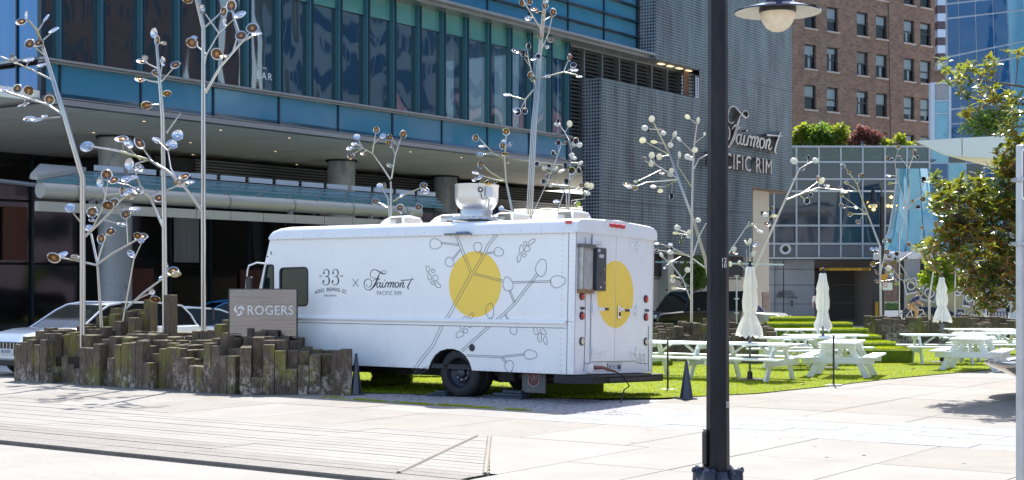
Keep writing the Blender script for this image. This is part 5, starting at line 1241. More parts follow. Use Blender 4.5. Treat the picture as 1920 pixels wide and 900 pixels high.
# roof cap
def sect(u, s=1.0, dz=0.0):
    h = (WRf - WG + .06) * s; y0 = .035
    pr = [(y0, WG - .02), (y0, WG + .1 * s), (y0 - .03, WG + .17 * s), (y0 - .1, WG + h * .86), (y0 - .25, WG + h * .97), (-WID / 2, WG + h + .03)]
    full = pr + [(-WID - y, z) for (y, z) in reversed(pr[:-1])]; return [(u, y, z + dz) for y, z in full]
b = MB(); st = [(UR - .04, .93), (UR - .02, 1.0), (UF - .35, 1.0), (UF - .2, .93), (UF - .08, .75), (UF - .01, .45), (UF + .01, .15)]
n = len(sect(0))
for u, s in st: b.v += sect(u, s)
for i in range(len(st) - 1):
    for k in range(n - 1): b.f.append([i * n + k, i * n + k + 1, (i + 1) * n + k + 1, (i + 1) * n + k]); b.m.append(0)
b.f.append(list(range(n))); b.m.append(0); b.f.append([(len(st) - 1) * n + k for k in range(n)][::-1]); b.m.append(0)
roof = b.obj('roof', white, truck, 45)
MB().box(((UR + UF) / 2, .04, WG - .012), (UF - UR, .022, .03)).obj('gutter_rail', white, truck)
for k in range(16): MB().lathe([(0, .006), (.012, .004), (.013, 0)], 8, Matrix.Translation((UR + .25 + k * .42, .036, WG + .03)) @ Matrix.Rotation(R(-90), 4, 'X')).obj('rivet', chrome, roof)
rv = MB()
for k in range(60):
    uu = UR + .12 + k * (UF - UR - .2) / 60
    for zz9 in (WG - .035, w1r + .075 if False else WB + .03): rv.lathe([(.007, 0), (.006, .004), (0, .005)], 6, Matrix.Translation((uu, .0, zz9)) @ Matrix.Rotation(R(-90), 4, 'X'))
for k in range(26):
    for uu in (UR + .04, UR + .25): rv.lathe([(.007, 0), (.006, .004), (0, .005)], 6, Matrix.Translation((uu, .014, WB + .05 + k * (WG - WB - .1) / 25)) @ Matrix.Rotation(R(-90), 4, 'X'))
rv.obj('rivet_rows', m_ledge, truck)['kind'] = 'stuff'
# stripe rails
w1 = side(800, 600.5)[1]
b = MB(); a = side(1062, 605)[0]; pts = []
b.tube([(a, .0, w1), (UF - .1, .0, w1)], .045, 12); b.box(((a + UF) / 2, .004, w1 - .06), (UF - a, .012, .045)); b.obj('side_rail', m_tw, truck, 60)
MB().box(((a + UF) / 2, .002, w1 - .088), (UF - a, .008, .008)).obj('seam', m_seam, truck)
us = side(1064, 600)[0]
MB().box((us, .001, (WB + WG) / 2), (.007, .006, WG - WB)).obj('seam', m_seam, truck)
MB().box(((us + UR) / 2 - .01, .006, (WB + WG) / 2), (us - UR - .01, .02, WG - WB), None, 0, .008).obj('corner_trim', m_tw, truck)
MB().box((side(1070, 601)[0], .018, w1 + .02), (.12, .006, .006)).obj('seam', m_seam, truck)
# wheel well and wheels
uw, _ = side(845, 702); rt = .425
b = MB(); b.box((uw, -.55, WB + .28), (.98, 1.0, .6)); 
well = MB(); well.plate([[(-uw - .45, WB - .02), (-uw + .45, WB - .02), (-uw + .42, WB + .25), (-uw + .2, WB + .45), (-uw - .2, WB + .45), (-uw - .42, WB + .25)]], .02, SP(-.7)); well.obj('wheel_well', m_chas, truck); MB().box((uw, -.72, WB - .06), (.95, .05, .2)).obj('well_skirt', m_chas, truck)
arl = MB(); 
for i in range(len(arch) - 1):
    (a0, z0), (a1, z1) = arch[i], arch[i + 1]; arl.quad((-a0, -.002, z0), (-a1, -.002, z1), (-a1, -.7, z1), (-a0, -.7, z0))
arl.obj('arch_liner', m_chas, truck)
def wheel(u, y, dual, nm='wheel', out=1):
    wo = None
    M = Matrix.Translation((u, y, rt)) @ Matrix.Rotation(R(-90) * out, 4, 'X')
    t = MB(); t.lathe([(.25, -.12), (.36, -.12), (.405, -.1), (.425, -.07), (.425, .07), (.405, .1), (.36, .12), (.27, .12), (.25, .1)], 40, M)
    for k in range(40):
        a = k / 40 * 2 * math.pi; t.box((0, 0, 0), (.014, .03, .15), M @ Matrix.Rotation(a, 4, 'Z') @ Matrix.Translation((.424, 0, 0)))
    wo = t.obj(nm, rubber, truck, 50)
    r_ = MB(); pr = [(.27, .11), (.262, .125), (.25, .10), (.235, .02), (.17, -.03), (.15, .0), (.10, .005), (.09, .07), (.05, .09), (0, .09)] if dual else [(.26, .11), (.2, .1), (.15, .13), (.1, .14), (0, .14)]
    r_.lathe(pr, 32, M); 
    r_.obj('rim', mat('rim_grey', (.05, .06, .075), .4, .5) if 'rim_grey' not in MATS else MATS['rim_grey'], wo, 40)
    for k in range(8):
        a = k * math.pi / 4; nb = MB(); nb.lathe([(.016, -.01), (.016, .03), (0, .035)], 6, M @ Matrix.Translation((.125 * math.cos(a), .125 * math.sin(a), .0))); nb.obj('wheel_nut', chrome, wo)
    hh = MB()
    for k in range(4):
        a = k * math.pi / 2 + .5; hh.lathe([(.03, 0), (.032, .003)], 10, M @ Matrix.Translation((.2 * math.cos(a), .2 * math.sin(a), -.008)))
    return wo
uw = side(857, 702)[0]
wheel(uw, -.16, True); wheel(uw, -.44, True, out=1); wheel(uw, -WID + .16, True, out=-1); wheel(uw, -WID + .44, True, out=-1)
ufw = UF - 1.0; wheel(ufw, -.2, False); wheel(ufw, -WID + .2, False, out=-1)
b = MB(); b.tube([(uw, -.3, rt), (uw, -WID + .3, rt)], .08, 12); b.lathe([(0, -.2), (.18, -.1), (.2, 0), (.18, .1), (0, .2)], 16, Matrix.Translation((uw, -WID / 2, rt)) @ Matrix.Rotation(R(90), 4, 'X')); b.obj('rear_axle', m_chas, truck)
for y in (-.75, -WID + .75): MB().box(((UR + UF) / 2, y, WB - .07), (UF - UR - .4, .09, .16)).obj('chassis_rail', m_chas, truck)
MB().tube([(uw - .4, -.6, .42), (uw - 1.2, -.6, .38), (UR + .2, -.5, .38)], .05, 10).obj('exhaust_pipe', mat('rusty_pipe', (.14, .10, .08), .7, .4, var=.4, vs=9), truck)
MB().box((uw - .75, -.55, .38), (.35, .3, .2), None, 0, .03).obj('leaf_spring_bracket', m_chas, truck)
MB().box((uw - 1.35, -.9, .40), (.8, .6, .22), None, 0, .05).obj('tank', m_chas, truck)
# mud flap with badge
f0, f1 = side(968, 720, -.12)[0], side(1012, 720, -.12)[0]; z0 = .13
fl = MB(); fl.box(((f0 + f1) / 2, -.30, (WB + z0) / 2), (f0 - f1, .012, WB - z0)); 
fl = fl.obj('mud_flap', mat('mud_flap_grey', (.13, .13, .14), .6, var=.15, vs=5), truck)
cu = (f0 + f1) / 2; fm = Matrix.Translation((cu, -.29, .36)) @ Matrix(((-1, 0, 0, 0), (0, 0, 1, 0), (0, 1, 0, 0), (0, 0, 0, 1)))
m_red = mat('badge_maroon', (.16, .05, .05), .6); m_pl = mat('badge_pale', (.42, .38, .34), .6)
sh = [(-.11, .16), (.11, .16), (.11, -.05), (.07, -.10), (0, -.13), (-.07, -.10), (-.11, -.05)]
MB().plate([sh], .004, fm).obj('badge', m_red, fl); q = MB(); q.ribbon(sh, .016, fm @ Matrix.Translation((0, 0, .004)), .003, 0, True); q.obj('badge_border', m_pl, fl)
text_obj('badge_lettering', 'CBS', .085, m_pl, fl, fm @ Matrix.Translation((0, .04, .006)), .003, 1.1); text_obj('badge_lettering', 'PARTS', .04, m_pl, fl, fm @ Matrix.Translation((0, -.01, .006)), .003, 1.1)
text_obj('badge_lettering', 'CBS PARTS LTD', .04, m_pl, fl, fm @ Matrix.Translation((0, -.19, .004)), .003, 1.0)
# fuel cap, awning bracket, markers
u, w_ = side(885, 652); MB().lathe([(0, .02), (.05, .018), (.065, .0)], 20, Matrix.Translation((u, 0, w_)) @ Matrix.Rotation(R(-90), 4, 'X')).obj('fuel_cap', m_seam, truck, 40)
u0, u1 = side(841, 439)[0], side(888, 439)[0]
MB().box(((u0 + u1) / 2, .07, WG - .01), (u0 - u1, .12, .025)).obj('awning_bracket', mat('oxidised_bracket', (.16, .15, .14), .5, .5, var=.4, vs=15), truck)
MB().box(((u0 * .3 + u1 * .7), .1, WG + .012), ((u0 - u1) * .4, .1, .03)).obj('bracket_clip', mat('blue_film', (.1, .22, .4), .4), truck)
u, w_ = side(1074, 415, .04); MB().box((UR + .12, .045, w_ - .01), (.13, .03, .05), None, 0, .01).obj('marker_lamp', red, truck)
for (px, py) in ((502, 481), (509, 476), (508, 473)): u, w_ = side(px, py); MB().lathe([(0, .01), (.014, .01), (.016, 0)], 8, Matrix.Translation((u, 0, w_)) @ Matrix.Rotation(R(-90), 4, 'X')).obj('grommet', black, truck)
# mirror frame at front
mf = MB(); p1 = side(500, 495); mf.tube([(p1[0], .02, p1[1]), (p1[0] + .1, .16, p1[1] + .02), (p1[0] + .28, .2, p1[1] - .04), (p1[0] + .31, .2, p1[1] - .12), (p1[0] + .36, .2, p1[1] - .62), (p1[0] + .2, .04, p1[1] - .66)], .016, 8); mo = mf.obj('mirror_arm', white, truck, 60)
MB().box((p1[0] + .24, .22, p1[1] - .42), (.16, .05, .34), None, 0, .03).obj('mirror_head', black, mo)
# --- prints on the side
def circ(c, rad, n=64, sx_=1): return [(c[0] + rad * sx_ * math.cos(2 * math.pi * k / n), c[1] + rad * math.sin(2 * math.pi * k / n)) for k in range(n)]
c = sd(891, 533); rx = (sd(940, 533)[0] - sd(842, 533)[0]) / 2; rz2 = (sd(891, 471)[1] - sd(891, 595)[1]) / 2
b = MB(); b.plate([circ(((sd(940, 533)[0] + sd(842, 533)[0]) / 2, (sd(891, 471)[1] + sd(891, 595)[1]) / 2), rz2, 72, rx / rz2)], .0015, SP(.001)); b.obj('yellow_disc', m_ty, truck)
def z2(x, y): return sd(790 + x / 3.214, 420 + y / 3.214)
ln = MB(); LWD = .0085
def dbl(pts, gap=9):
    P = [Vector((*p, 0)) for p in pts]
    for sgn in (-1, 1):
        o = []
        for i, p in enumerate(P):
            a = P[max(i - 1, 0)]; e = P[min(i + 1, len(P) - 1)]; d = (e - a).normalized(); o.append((p.x - d.y * gap / 2 * sgn, p.y + d.x * gap / 2 * sgn))
        ln.ribbon([z2(*p) for p in o], LWD, SP(.0035), .001)
rl = random.Random(4)
def oval(x, y, rx, ry, rot=0, pinch=.12):
    pts = []; ph = rl.uniform(0, 6)
    for k in range(22):
        a = k / 22 * 2 * math.pi; q = 1 + pinch * math.sin(2 * a + ph) * .6 + pinch * .5 * math.sin(3 * a + ph); X, Y_ = rx * q * math.cos(a), ry * q * math.sin(a); c_, s_2 = math.cos(R(rot)), math.sin(R(rot))
        pts.append(z2(x + X * c_ - Y_ * s_2, y + X * s_2 + Y_ * c_))
    ln.ribbon(pts, LWD, SP(.0035), .001, 0, True)
for pts, g_ in (([(-48, 888), (0, 818), (68, 735), (140, 582), (165, 553), (303, 300)], 16), ([(303, 298), (212, 72)], 13), ([(315, 292), (380, 182), (402, 130), (460, 55)], 14), ([(315, 300), (490, 343)], 11), ([(552, 352), (783, 346)], 9),
                ([(245, 765), (430, 597), (500, 542), (565, 477), (702, 300)], 13), ([(562, 475), (533, 402)], 9), ([(226, 126), (118, 114)], 8), ([(237, 155), (190, 210)], 8), ([(367, 192), (354, 162)], 8), ([(390, 178), (440, 170)], 8), ([(425, 598), (418, 562)], 8), ([(505, 547), (545, 608)], 8), ([(270, 792), (482, 801), (622, 785)], 9), ([(485, 804), (512, 835)], 9), ([(-40, 905), (0, 885), (42, 866)], 18)): dbl(pts, g_)
for o_ in ((86, 120, 34, 33), (171, 230, 25, 30), (341, 140, 23, 32, -15), (467, 168, 27, 28), (522, 363, 30, 43), (822, 347, 43, 38), (723, 265, 34, 50, 15), (414, 525, 25, 44), (557, 635, 23, 30), (657, 787, 37, 30), (530, 857, 26, 35, -10)): oval(*o_)
for o_ in ((40, 270, 10, 20, -20), (72, 282, 9, 12, -20), (50, 318, 10, 23, -8), (85, 325, 14, 20), (68, 355, 11, 9), (100, 368, 14, 18, -40), (665, 108, 12, 24, 50), (627, 118, 11, 11), (603, 152, 12, 25, 12), (638, 150, 14, 20, 30), (622, 187, 10, 12, 30), (590, 205, 12, 24, 15),
           (302, 553, 12, 18, 40), (265, 569, 14, 9, -20), (290, 605, 11, 22, -10), (252, 610, 16, 25, 25), (268, 645, 14, 12), (232, 665, 18, 24, 40), (675, 597, 12, 22, -40), (715, 608, 13, 12), (690, 645, 12, 25, -8), (735, 648, 13, 24, -30), (714, 685, 13, 25, 5), (748, 702, 12, 23, -20)): oval(*o_, pinch=.2) if len(o_) == 5 else oval(*o_, 0, .2)
ln.obj('hop_vine_drawing', m_line_, truck)
def z1(x, y): return sd(580 + x / 9.6, 490 + y / 9.6)
px2m = abs(z1(500, 300)[0] - z1(400, 300)[0]) / 100
b = MB()
T3 = [([(262, 205), (268, 165), (305, 142), (340, 160), (354, 205), (345, 250), (310, 272), (282, 275)], [14, 9, 7, 16, 22, 14, 6, 6]), ([(310, 272), (345, 292), (360, 345), (348, 398), (308, 427), (265, 415), (244, 375), (252, 350)], [6, 15, 25, 18, 7, 8, 12, 20])]
for dx in (0, 165):
    for pts, ws in T3: b.ribbon([z1(p[0] + dx, p[1]) for p in spline(pts, 5)], [q * px2m for q in lerpw(ws, len(pts), 5)], SP(.001), .002)
    for (x, y) in ((263, 212), (258, 358)): b.plate([circ(z1(x + dx, y), 14 * px2m, 14)], .002, SP(.0025))
b.obj('numeral_lettering', m_ink, truck)
b = MB()
for pts, ws in SCR: b.ribbon([z1(*p[:2]) for p in spline(pts, 5)], [max(5, q) * px2m * 1.1 for q in lerpw(ws, len(pts), 5)], SP(.001), .002)
b.obj('script_lettering', m_ink, truck)
b = MB()
for q in ([(780, 318), (885, 456)], [(885, 318), (780, 456)]): b.ribbon([z1(*p) for p in q], 7 * px2m, SP(.001 + (q[0][0] > 800) * .001), .002)
b.obj('cross_print', m_ink, truck)
def ttext(s, x, y, hpx, sp=1.0, rot=0, xs=1.0, m=m_ink):
    c = z1(x, y); M = SP(.002) @ Matrix.Translation((c[0], c[1], 0)) @ Matrix.Rotation(R(rot), 4, 'Z'); text_obj('lettering', s, hpx * px2m * 1.38, m, truck, M, .002, sp, xs)
ttext('PACIFIC RIM', 1435, 575, 56, 1.25, 0, .80, m_line_)
ttext('VANCOUVER BC', 378, 620, 27, 1.2, 0, .72, m_line_); ttext('EST', 207, 272, 28, 1.2, 0, .7, m_line_); ttext('2015', 580, 265, 28, 1.2, 0, .7, m_line_)
arc = 'ACRES BREWING CO.'; n = len(arc)
for i, ch in enumerate(arc):
    if ch == ' ': continue
    t = (i + .5) / n * 2 - 1; ttext(ch, 395 + t * 296, 506 + 62 * t * t, 50, 1.0, -t * 22, .9)
# --- rear
bk = MB(); yl, yr = -.0, -WID
bk.plate([[(0.004, WB), (WID - .004, WB), (WID - .004, WG), (0.004, WG)]], .03, RP(-.03)); bk.obj('rear_panel', m_tw2, truck)
q = MB(); q.plate([[(0.0, WG - .01), (WID, WG - .01), (WID, WG + .12), (0, WG + .12)]], .05, RP(.0)); q.obj('rear_header', white, truck)
d1, d2, d3 = -rear(1108, 560)[0], -rear(1151.5, 560)[0], -rear(1194, 560)[0]; zd0, zd1 = rear(1151, 677)[1], rear(1151, 439)[1]
for (a, e) in ((d1, d2 - .006), (d2 + .006, d3)):
    MB().plate([[(a, zd0), (e, zd0), (e, zd1), (a, zd1)]], .022, RP(.003)).obj('rear_door', m_tw2, truck)
b = MB(); b.plate([[(d1 - .01, zd0 - .01), (d3 + .01, zd0 - .01), (d3 + .01, zd1 + .01), (d1 - .01, zd1 + .01)]], .003, RP(.0)); b.obj('door_gap', m_seam, truck)
cy, cz = -rear(1152, 552)[0], rear(1152, 552)[1]; ra = (rear(1152, 489)[1] - rear(1152, 615)[1]) / 2; rb = (-rear(1187, 552)[0] + rear(1119, 552)[0]) / 2
for sgn in (0, 1):
    pts = [(cy + rb * math.cos(t), cz + ra * math.sin(t)) for t in [math.pi / 2 + (math.pi * k / 36) * (1 if sgn == 0 else -1) for k in range(37)]]
    pts = [(min(p[0], d2 - .008), p[1]) if sgn == 0 else (max(p[0], d2 + .008), p[1]) for p in pts]; MB().plate([pts], .0015, RP(.0255)).obj('yellow_disc', m_ty, truck)
def rbox(name, px0, py0, px1, py1, dep, m, off=.0, ch=.0, parent=truck):
    (y0, z0), (y1, z1) = rear(px0, py1), rear(px1, py0); b = MB()
    b.box((UR - off - dep / 2, (y0 + y1) / 2, (z0 + z1) / 2), (dep, abs(y1 - y0), abs(z1 - z0)), None, 0, ch); return b.obj(name, m, parent)
for (px0, px1, py, kn) in ((1108, 1127, 454, 0), (1178, 1197, 461, 0), (1108, 1130, 579.5, 1), (1176, 1194, 582, -1), (1107, 1126, 660, 0), (1178, 1194, 660, 0)):
    h = rbox('hinge', px0, py - 3.2, px1, py + 3.2, .02, white, .026, .004)
    q0 = px0 if px0 < 1150 else px1 - 5; rbox('hinge_plate', q0 - 1, py - 9, q0 + 5, py + 9, .012, white, .038, 0, h)
    for t in (.45, .75): y, z = rear(px0 + (px1 - px0) * t, py); MB().lathe([(.012, 0), (.01, .008), (0, .008)], 8, Matrix.Translation((UR - .046, y, z)) @ Matrix.Rotation(R(-90), 4, 'Y')).obj('bolt', chrome, h)
    if kn: rbox('hinge_pin', px1 if kn > 0 else px0 - 7, py - 2, px1 + 7 if kn > 0 else px0, py + 2, .02, black, .035, .004, h)
la = rbox('latch', 1154.5, 574, 1159.5, 597, .03, chrome, .026, .006); rbox('latch_handle', 1156, 578, 1164, 583, .025, chrome, .056, .004, la); rbox('latch_core', 1155.5, 585, 1158.5, 593, .006, black, .0565, 0, la)
def lamp(px, py, rpx, m, nm):
    y, z = rear(px, py); M = Matrix.Translation((UR - .0, y, z)) @ Matrix.Rotation(R(-90), 4, 'Y'); r_ = rpx / 112
    t = MB(); t.lathe([(r_ * .8, .028), (r_, .026), (r_ * 1.05, .0)], 24, M); to = t.obj(nm, black, truck, 50); q = MB(); q.lathe([(0, .045), (r_ * .5, .042), (r_ * .82, .028)], 24, M); q.obj('lens', m, to, 60)
    q = MB(); q.lathe([(0, .05), (r_ * .2, .047)], 8, M @ Matrix.Translation((r_ * .3, 0, -.004))); q.obj('lens_glint', chrome, to)
m_amb = mat('clear_amber_lens', (.75, .66, .48), .2, coat=.4)
for (px, py) in ((1090.5, 555), (1090.5, 592), (1210.5, 560.5), (1210.5, 594.5)): lamp(px, py, 7.4, red, 'tail_lamp')
for (px, py) in ((1090.5, 640), (1210.5, 640.5)): lamp(px, py, 7.6, m_amb, 'reverse_lamp')
for (px, py) in ((1091, 578), (1212, 582)): rbox('plate_lamp', px - 3, py - 2.2, px + 3, py + 2.2, .03, black, .0, .006)
for (px, py) in ((1141, 422.3), (1151, 423.7), (1161, 425)): rbox('marker_lamp', px - 4.0, py - 3.3, px + 4.0, py + 3.3, .04, red, .05, .012)
rbox('lamp_base', 1130, 417, 1175, 431, .012, white, .045)
# glazed service box and grey electrical box
sb = rbox('service_box', 1082, 462, 1104, 549, .10, mat('aluminium_frame', (.42, .42, .4), .35, .7, var=.3, vs=9), .0, .008)
rbox('box_window', 1084.5, 469, 1102, 543, .004, mat('scratched_plastic', (.36, .37, .36), .25, 0, var=.25, vs=5, col2=(.48, .42, .26), s2=2.2, thr=(.5, .62)), .101, 0, sb)
rbox('box_foot', 1081.5, 543, 1104, 549.5, .11, mat('rust_strip', (.28, .16, .07), .7, var=.5, vs=20), .001, 0, sb); rbox('box_hood', 1082, 459, 1104.5, 464, .14, mat('grey_hood', (.12, .12, .12), .5), .001, 0, sb)
eb = rbox('electrical_box', 1104.5, 465.5, 1123, 545, .16, mat('charcoal_box', (.06, .065, .075), .45, .2, var=.15, vs=4), .0, .012)
for (px, py, w2, h2, mm) in ((1108, 470, 2.2, 2.4, MATS['pale_plate']), (1112.5, 480.5, 4.2, 2.8, MATS['pale_plate']), (1111.5, 513, 1.6, 2.6, black), (1111, 538, 1.2, 1.8, chrome), (1118, 505, 1, 1.2, chrome), (1118, 530, 1, 1.2, chrome)): rbox('box_label' if mm is MATS['pale_plate'] else 'box_lock', px - w2, py - h2, px + w2, py + h2, .004, mm, .161, 0, eb)
# seams, conduit on the rear
for (x0, y0, x1, y1) in ((1097, 445, 1097, 620), (1097, 620, 1094.5, 697), (1215.5, 611, 1215.5, 696), (1094, 681, 1108, 681), (1192, 680, 1213, 682)):
    a, e = rear(x0, y0), rear(x1, y1); MB().tube([(UR - .004, a[0], a[1]), (UR - .004, e[0], e[1])], .0045, 5).obj('seam', m_seam, truck)
for px in (1199, 1206):
    y, z = rear(px, 670); MB().tube([(UR, y, z + .05), (UR - .04, y, z + .05), (UR - .05, y, z - .02), (UR - .03, y - .02, z - .07), (UR - .06, y - .03, z - .1)], .01, 6).obj('hook', chrome, truck, 60)
# number plate
rbox('plate_border', 1138, 679.5, 1165, 696.5, .004, m_seam, .0)
pp = rbox('number_plate', 1139, 680, 1164, 696, .008, mat('plate_white', (.68, .7, .72), .5), .001)
y, z = rear(1149, 688.3); PM = RP(.0098) @ Matrix.Translation((-y, z, 0))
text_obj('plate_lettering', 'WT·6135', .105, m_ink, pp, PM, .001, 1.0, .75)
y, z = rear(1160, 688.3); MB().lathe([(0, .001), (.045, .001), (.045, 0)], 14, Matrix.Translation((UR - .0098, y, z)) @ Matrix.Rotation(R(-90), 4, 'Y')).obj('plate_sticker', m_seam, pp)
# bumper
b = MB(); zb0 = rear(1150, 716)[1]; zb1 = rear(1150, 702)[1]
pts = [(UR + .35, .06), (UR + .05, .1), (UR - .12, .02), (UR - .28, -.15), (UR - .30, -WID / 2), (UR - .28, -WID + .1), (UR - .12, -WID - .05), (UR + .05, -WID - .12), (UR + .3, -WID - .06), (UR + .3, -.05)]
b.plate([[(p[0], p[1]) for p in pts]], zb1 - zb0, Matrix.Translation((0, 0, zb0))); bo = b.obj('rear_bumper', rubber, truck)
MB().box((UR - .31, -WID / 2 - .12, (zb0 + zb1) / 2 - .005), (.03, WID * .62, .07), None, 0, .01).obj('bumper_tread', mat('tread_rubber', (.05, .04, .04), .8), bo)
MB().box((UR - .31, -WID / 2, (zb0 + zb1) / 2 + .052), (.03, WID * .85, .02), None, 0, .006).obj('bumper_lip', rubber, bo)
# shore power inlet and cable
rbox('inlet_box', 1098.5, 682, 1108, 700, .06, m_tw2, .0, .006)
y, z = rear(1109, 689); y2, z2_ = rear(1132, 699); cab = [(UR - .05, y, z), (UR - .1, (y + y2) / 2, z - .0), (UR - .22, y2, z2_ + .03)]
MB().tube(cab, [.035, .028, .022], 8).obj('plug', mat('plug_brown', (.22, .09, .06), .5), truck, 60)
e1_ = [(UR - .22, y2, z2_ + .03), (UR - .33, y2 - .1, z2_ - .04), (UR - .4, y2 - .18, z2_ - .22), (UR - .38, y2 - .05, .22), (UR - .5, y2 + .25, .03)]
MB().tube([tuple(p) for p in e1_], .012, 6).obj('power_cable', rubber, truck, 60)
# --- roof fittings
def zroof(u): return WG + (WRf - WG + .06) * 1.0 + .02
def roofpt(px, py, yy=-WID * .45): u, w_ = side(px, py, yy); return u
for (px, sgn) in ((751, 1), (845, 1), (952, 1), (1063, 1)):
    u = side(px, 415, -1.15)[0]; M = Matrix.Translation((u, -1.15, zroof(u) - .05)); L_ = .62
    b = MB(); prof = [(.33, 0), (.34, .08), (.30, .19), (.2, .245), (.0, .255)]
    # streamlined hood: blunt at the rear grille, sloped to the front
    ring = []
    for (t, hh, ww_) in ((-.30, .235, .30), (-.24, .25, .33), (0, .245, .34), (.18, .19, .32), (.32, .10, .27), (.38, .02, .2)):
        ring.append([(t, -ww_, 0), (t, -ww_, hh * .6), (t, -ww_ * .75, hh * .93), (t, 0, hh), (t, ww_ * .75, hh * .93), (t, ww_, hh * .6), (t, ww_, 0)])
    for r_ in ring: b.v += [tuple(M @ Vector(p)) for p in r_]
    for i in range(len(ring) - 1):
        for k in range(6): b.f.append([i * 7 + k, (i + 1) * 7 + k, (i + 1) * 7 + k + 1, i * 7 + k + 1]); b.m.append(0)
    b.f.append(list(range(7))); b.m.append(0); b.f.append([35 + k for k in range(7)][::-1]); b.m.append(0)
    ao = b.obj('roof_air_unit', white, truck, 40)
    for k in range(7):
        MB().box((-.16, .335, .05 + k * .022), (.26, .02, .010), M).obj('grille_slat', mat('grille_beige', (.45, .40, .33), .6) if 'grille_beige' not in MATS else MATS['grille_beige'], ao)
        MB().box((-.306, 0, .05 + k * .022), (.014, .5, .010), M).obj('grille_slat', MATS['grille_beige'], ao)
    MB().box((-.16, .331, .11), (.27, .004, .17), M).obj('grille_backing', m_seam, ao)
m_alu = mat('spun_aluminium', (.68, .67, .65), .34, .75, var=.06, vs=3, bump=.03, bs=4)
u = side(893, 405, -.58)[0]; sF = 1 / (F / ((TKM @ Vector((u, -.58, 3))).y)); zt_ = WRf + .05
def zz(py): return (H - (py - HY) * sF) + .03
M = Matrix.Translation((u, -.58, 0)); R1 = 42 * sF
b = MB(); b.lathe([(R1 * .72, zz(411)), (R1 * .72, zz(396)), (R1 * .70, zz(395)), (R1 * .80, zz(391)), (R1 * .93, zz(383)), (R1 * .975, zz(370)), (R1 * .975, zz(353)), (R1 * 1.0, zz(350)), (R1 * 1.0, zz(348)), (R1 * .95, zz(348)), (R1 * .93, zz(372)), (R1 * .6, zz(390)), (0, zz(390))], 40, M); fan = b.obj('exhaust_fan', m_alu, truck, 40)
b = MB(); b.box((u, -.58, zz(412)), (R1 * 1.9, R1 * 1.9, .05)); b.obj('fan_curb', mat('galvanised', (.45, .48, .52), .4, .6, col2=(.2, .3, .42), s2=6, thr=(.5, .6)), fan)
def fp(px, py, rad=1.0):     # point on the drum surface facing camera
    a = (px - 893) / 42; a = max(-.97, min(.97, a)); d = Vector((-1, 0, 0)); toc = (TKI @ Vector((0, 0, H)) - Vector((u, -.58, H))); toc.z = 0; toc.normalize(); rt_ = Vector((toc.y, -toc.x, 0)) * -1
    if (TKM.to_3x3() @ rt_).x < 0: rt_ = -rt_
    rr2 = R1 * rad; return Vector((u, -.58, zz(py))) + toc * rr2 * math.sqrt(1 - a * a) + rt_ * rr2 * a, toc, rt_
p, toc, rt_ = fp(900, 360); 
b = MB(); Mx = Matrix((rt_, UP, toc)).transposed().to_4x4(); Mx.translation = p + toc * .01
b.lathe([(0, .02), (.045, .02), (.05, .0)], 16, Mx); fo = b.obj('fan_knob', black, fan); q = MB(); 
for k in range(3): q.box((0, 0, .022), (.06, .008, .006), Mx @ Matrix.Rotation(k * 1.05 + .3, 4, 'Z'))
q.obj('knob_spokes', chrome, fo)
p, toc, rt_ = fp(916, 364); Mx = Matrix((rt_, UP, toc)).transposed().to_4x4(); Mx.translation = p + toc * .03
MB().box((0, 0, 0), (.13, .17, .07), Mx, 0, .008).obj('switch_box', MATS['pale_plate'], fan); MB().box((-.02, .14, -.01), (.11, .025, .04), Mx).obj('box_cap', MATS['hazard_yellow'], fan)
p2, _, _ = fp(916, 376, 1.02); p3, _, _ = fp(915, 395, 1.0); p4 = fp(925, 410, 1.1)[0]; p4.z = zz(413)
MB().tube([p2, (p2 + p3) / 2 + toc * .02, p3, p4, p4 + rt_ * .12 + Vector((0, 0, -.02))], .012, 6).obj('conduit', mat('grey_conduit', (.3, .28, .26), .5), fan, 60)
p5 = fp(903, 377, 1.03)[0]; MB().tube([fp(901, 366, 1.02)[0], p5, fp(908, 378, 1.03)[0], fp(913, 374, 1.02)[0]], .007, 5).obj('loop_wire', black, fan, 60)
# --- levelling ramps beside the wheels
m_ramp = mat('ramp_plastic', (.045, .06, .085), .55, var=.2, vs=4)
for (px0, px1, py, h, lb, off) in ((800, 838, 742, .1, 'dark plastic levelling ramp just ahead of the rear truck wheel', -.1), (893, 965, 748, .16, 'stepped dark plastic levelling ramp behind the rear truck wheel beside the mud flap', -.35)):
    u0, u1 = side(px0, py)[0], side(px1, py)[0]; t = thing('levelling_ramp', lb, 'ramp', TKM @ Matrix.Translation(((u0 + u1) / 2, off, 0)) @ Matrix.Rotation(0, 4, 'X'), 'levelling ramps at the truck wheel'); L_ = abs(u0 - u1)
    for k in range(3): MB().box((-L_ * .12 * k, 0, h * (k + .5) / 3), (L_ * (1 - .25 * k), .3, h / 3 - .004), None, 0, .01).obj('ramp_step', m_ramp, t)
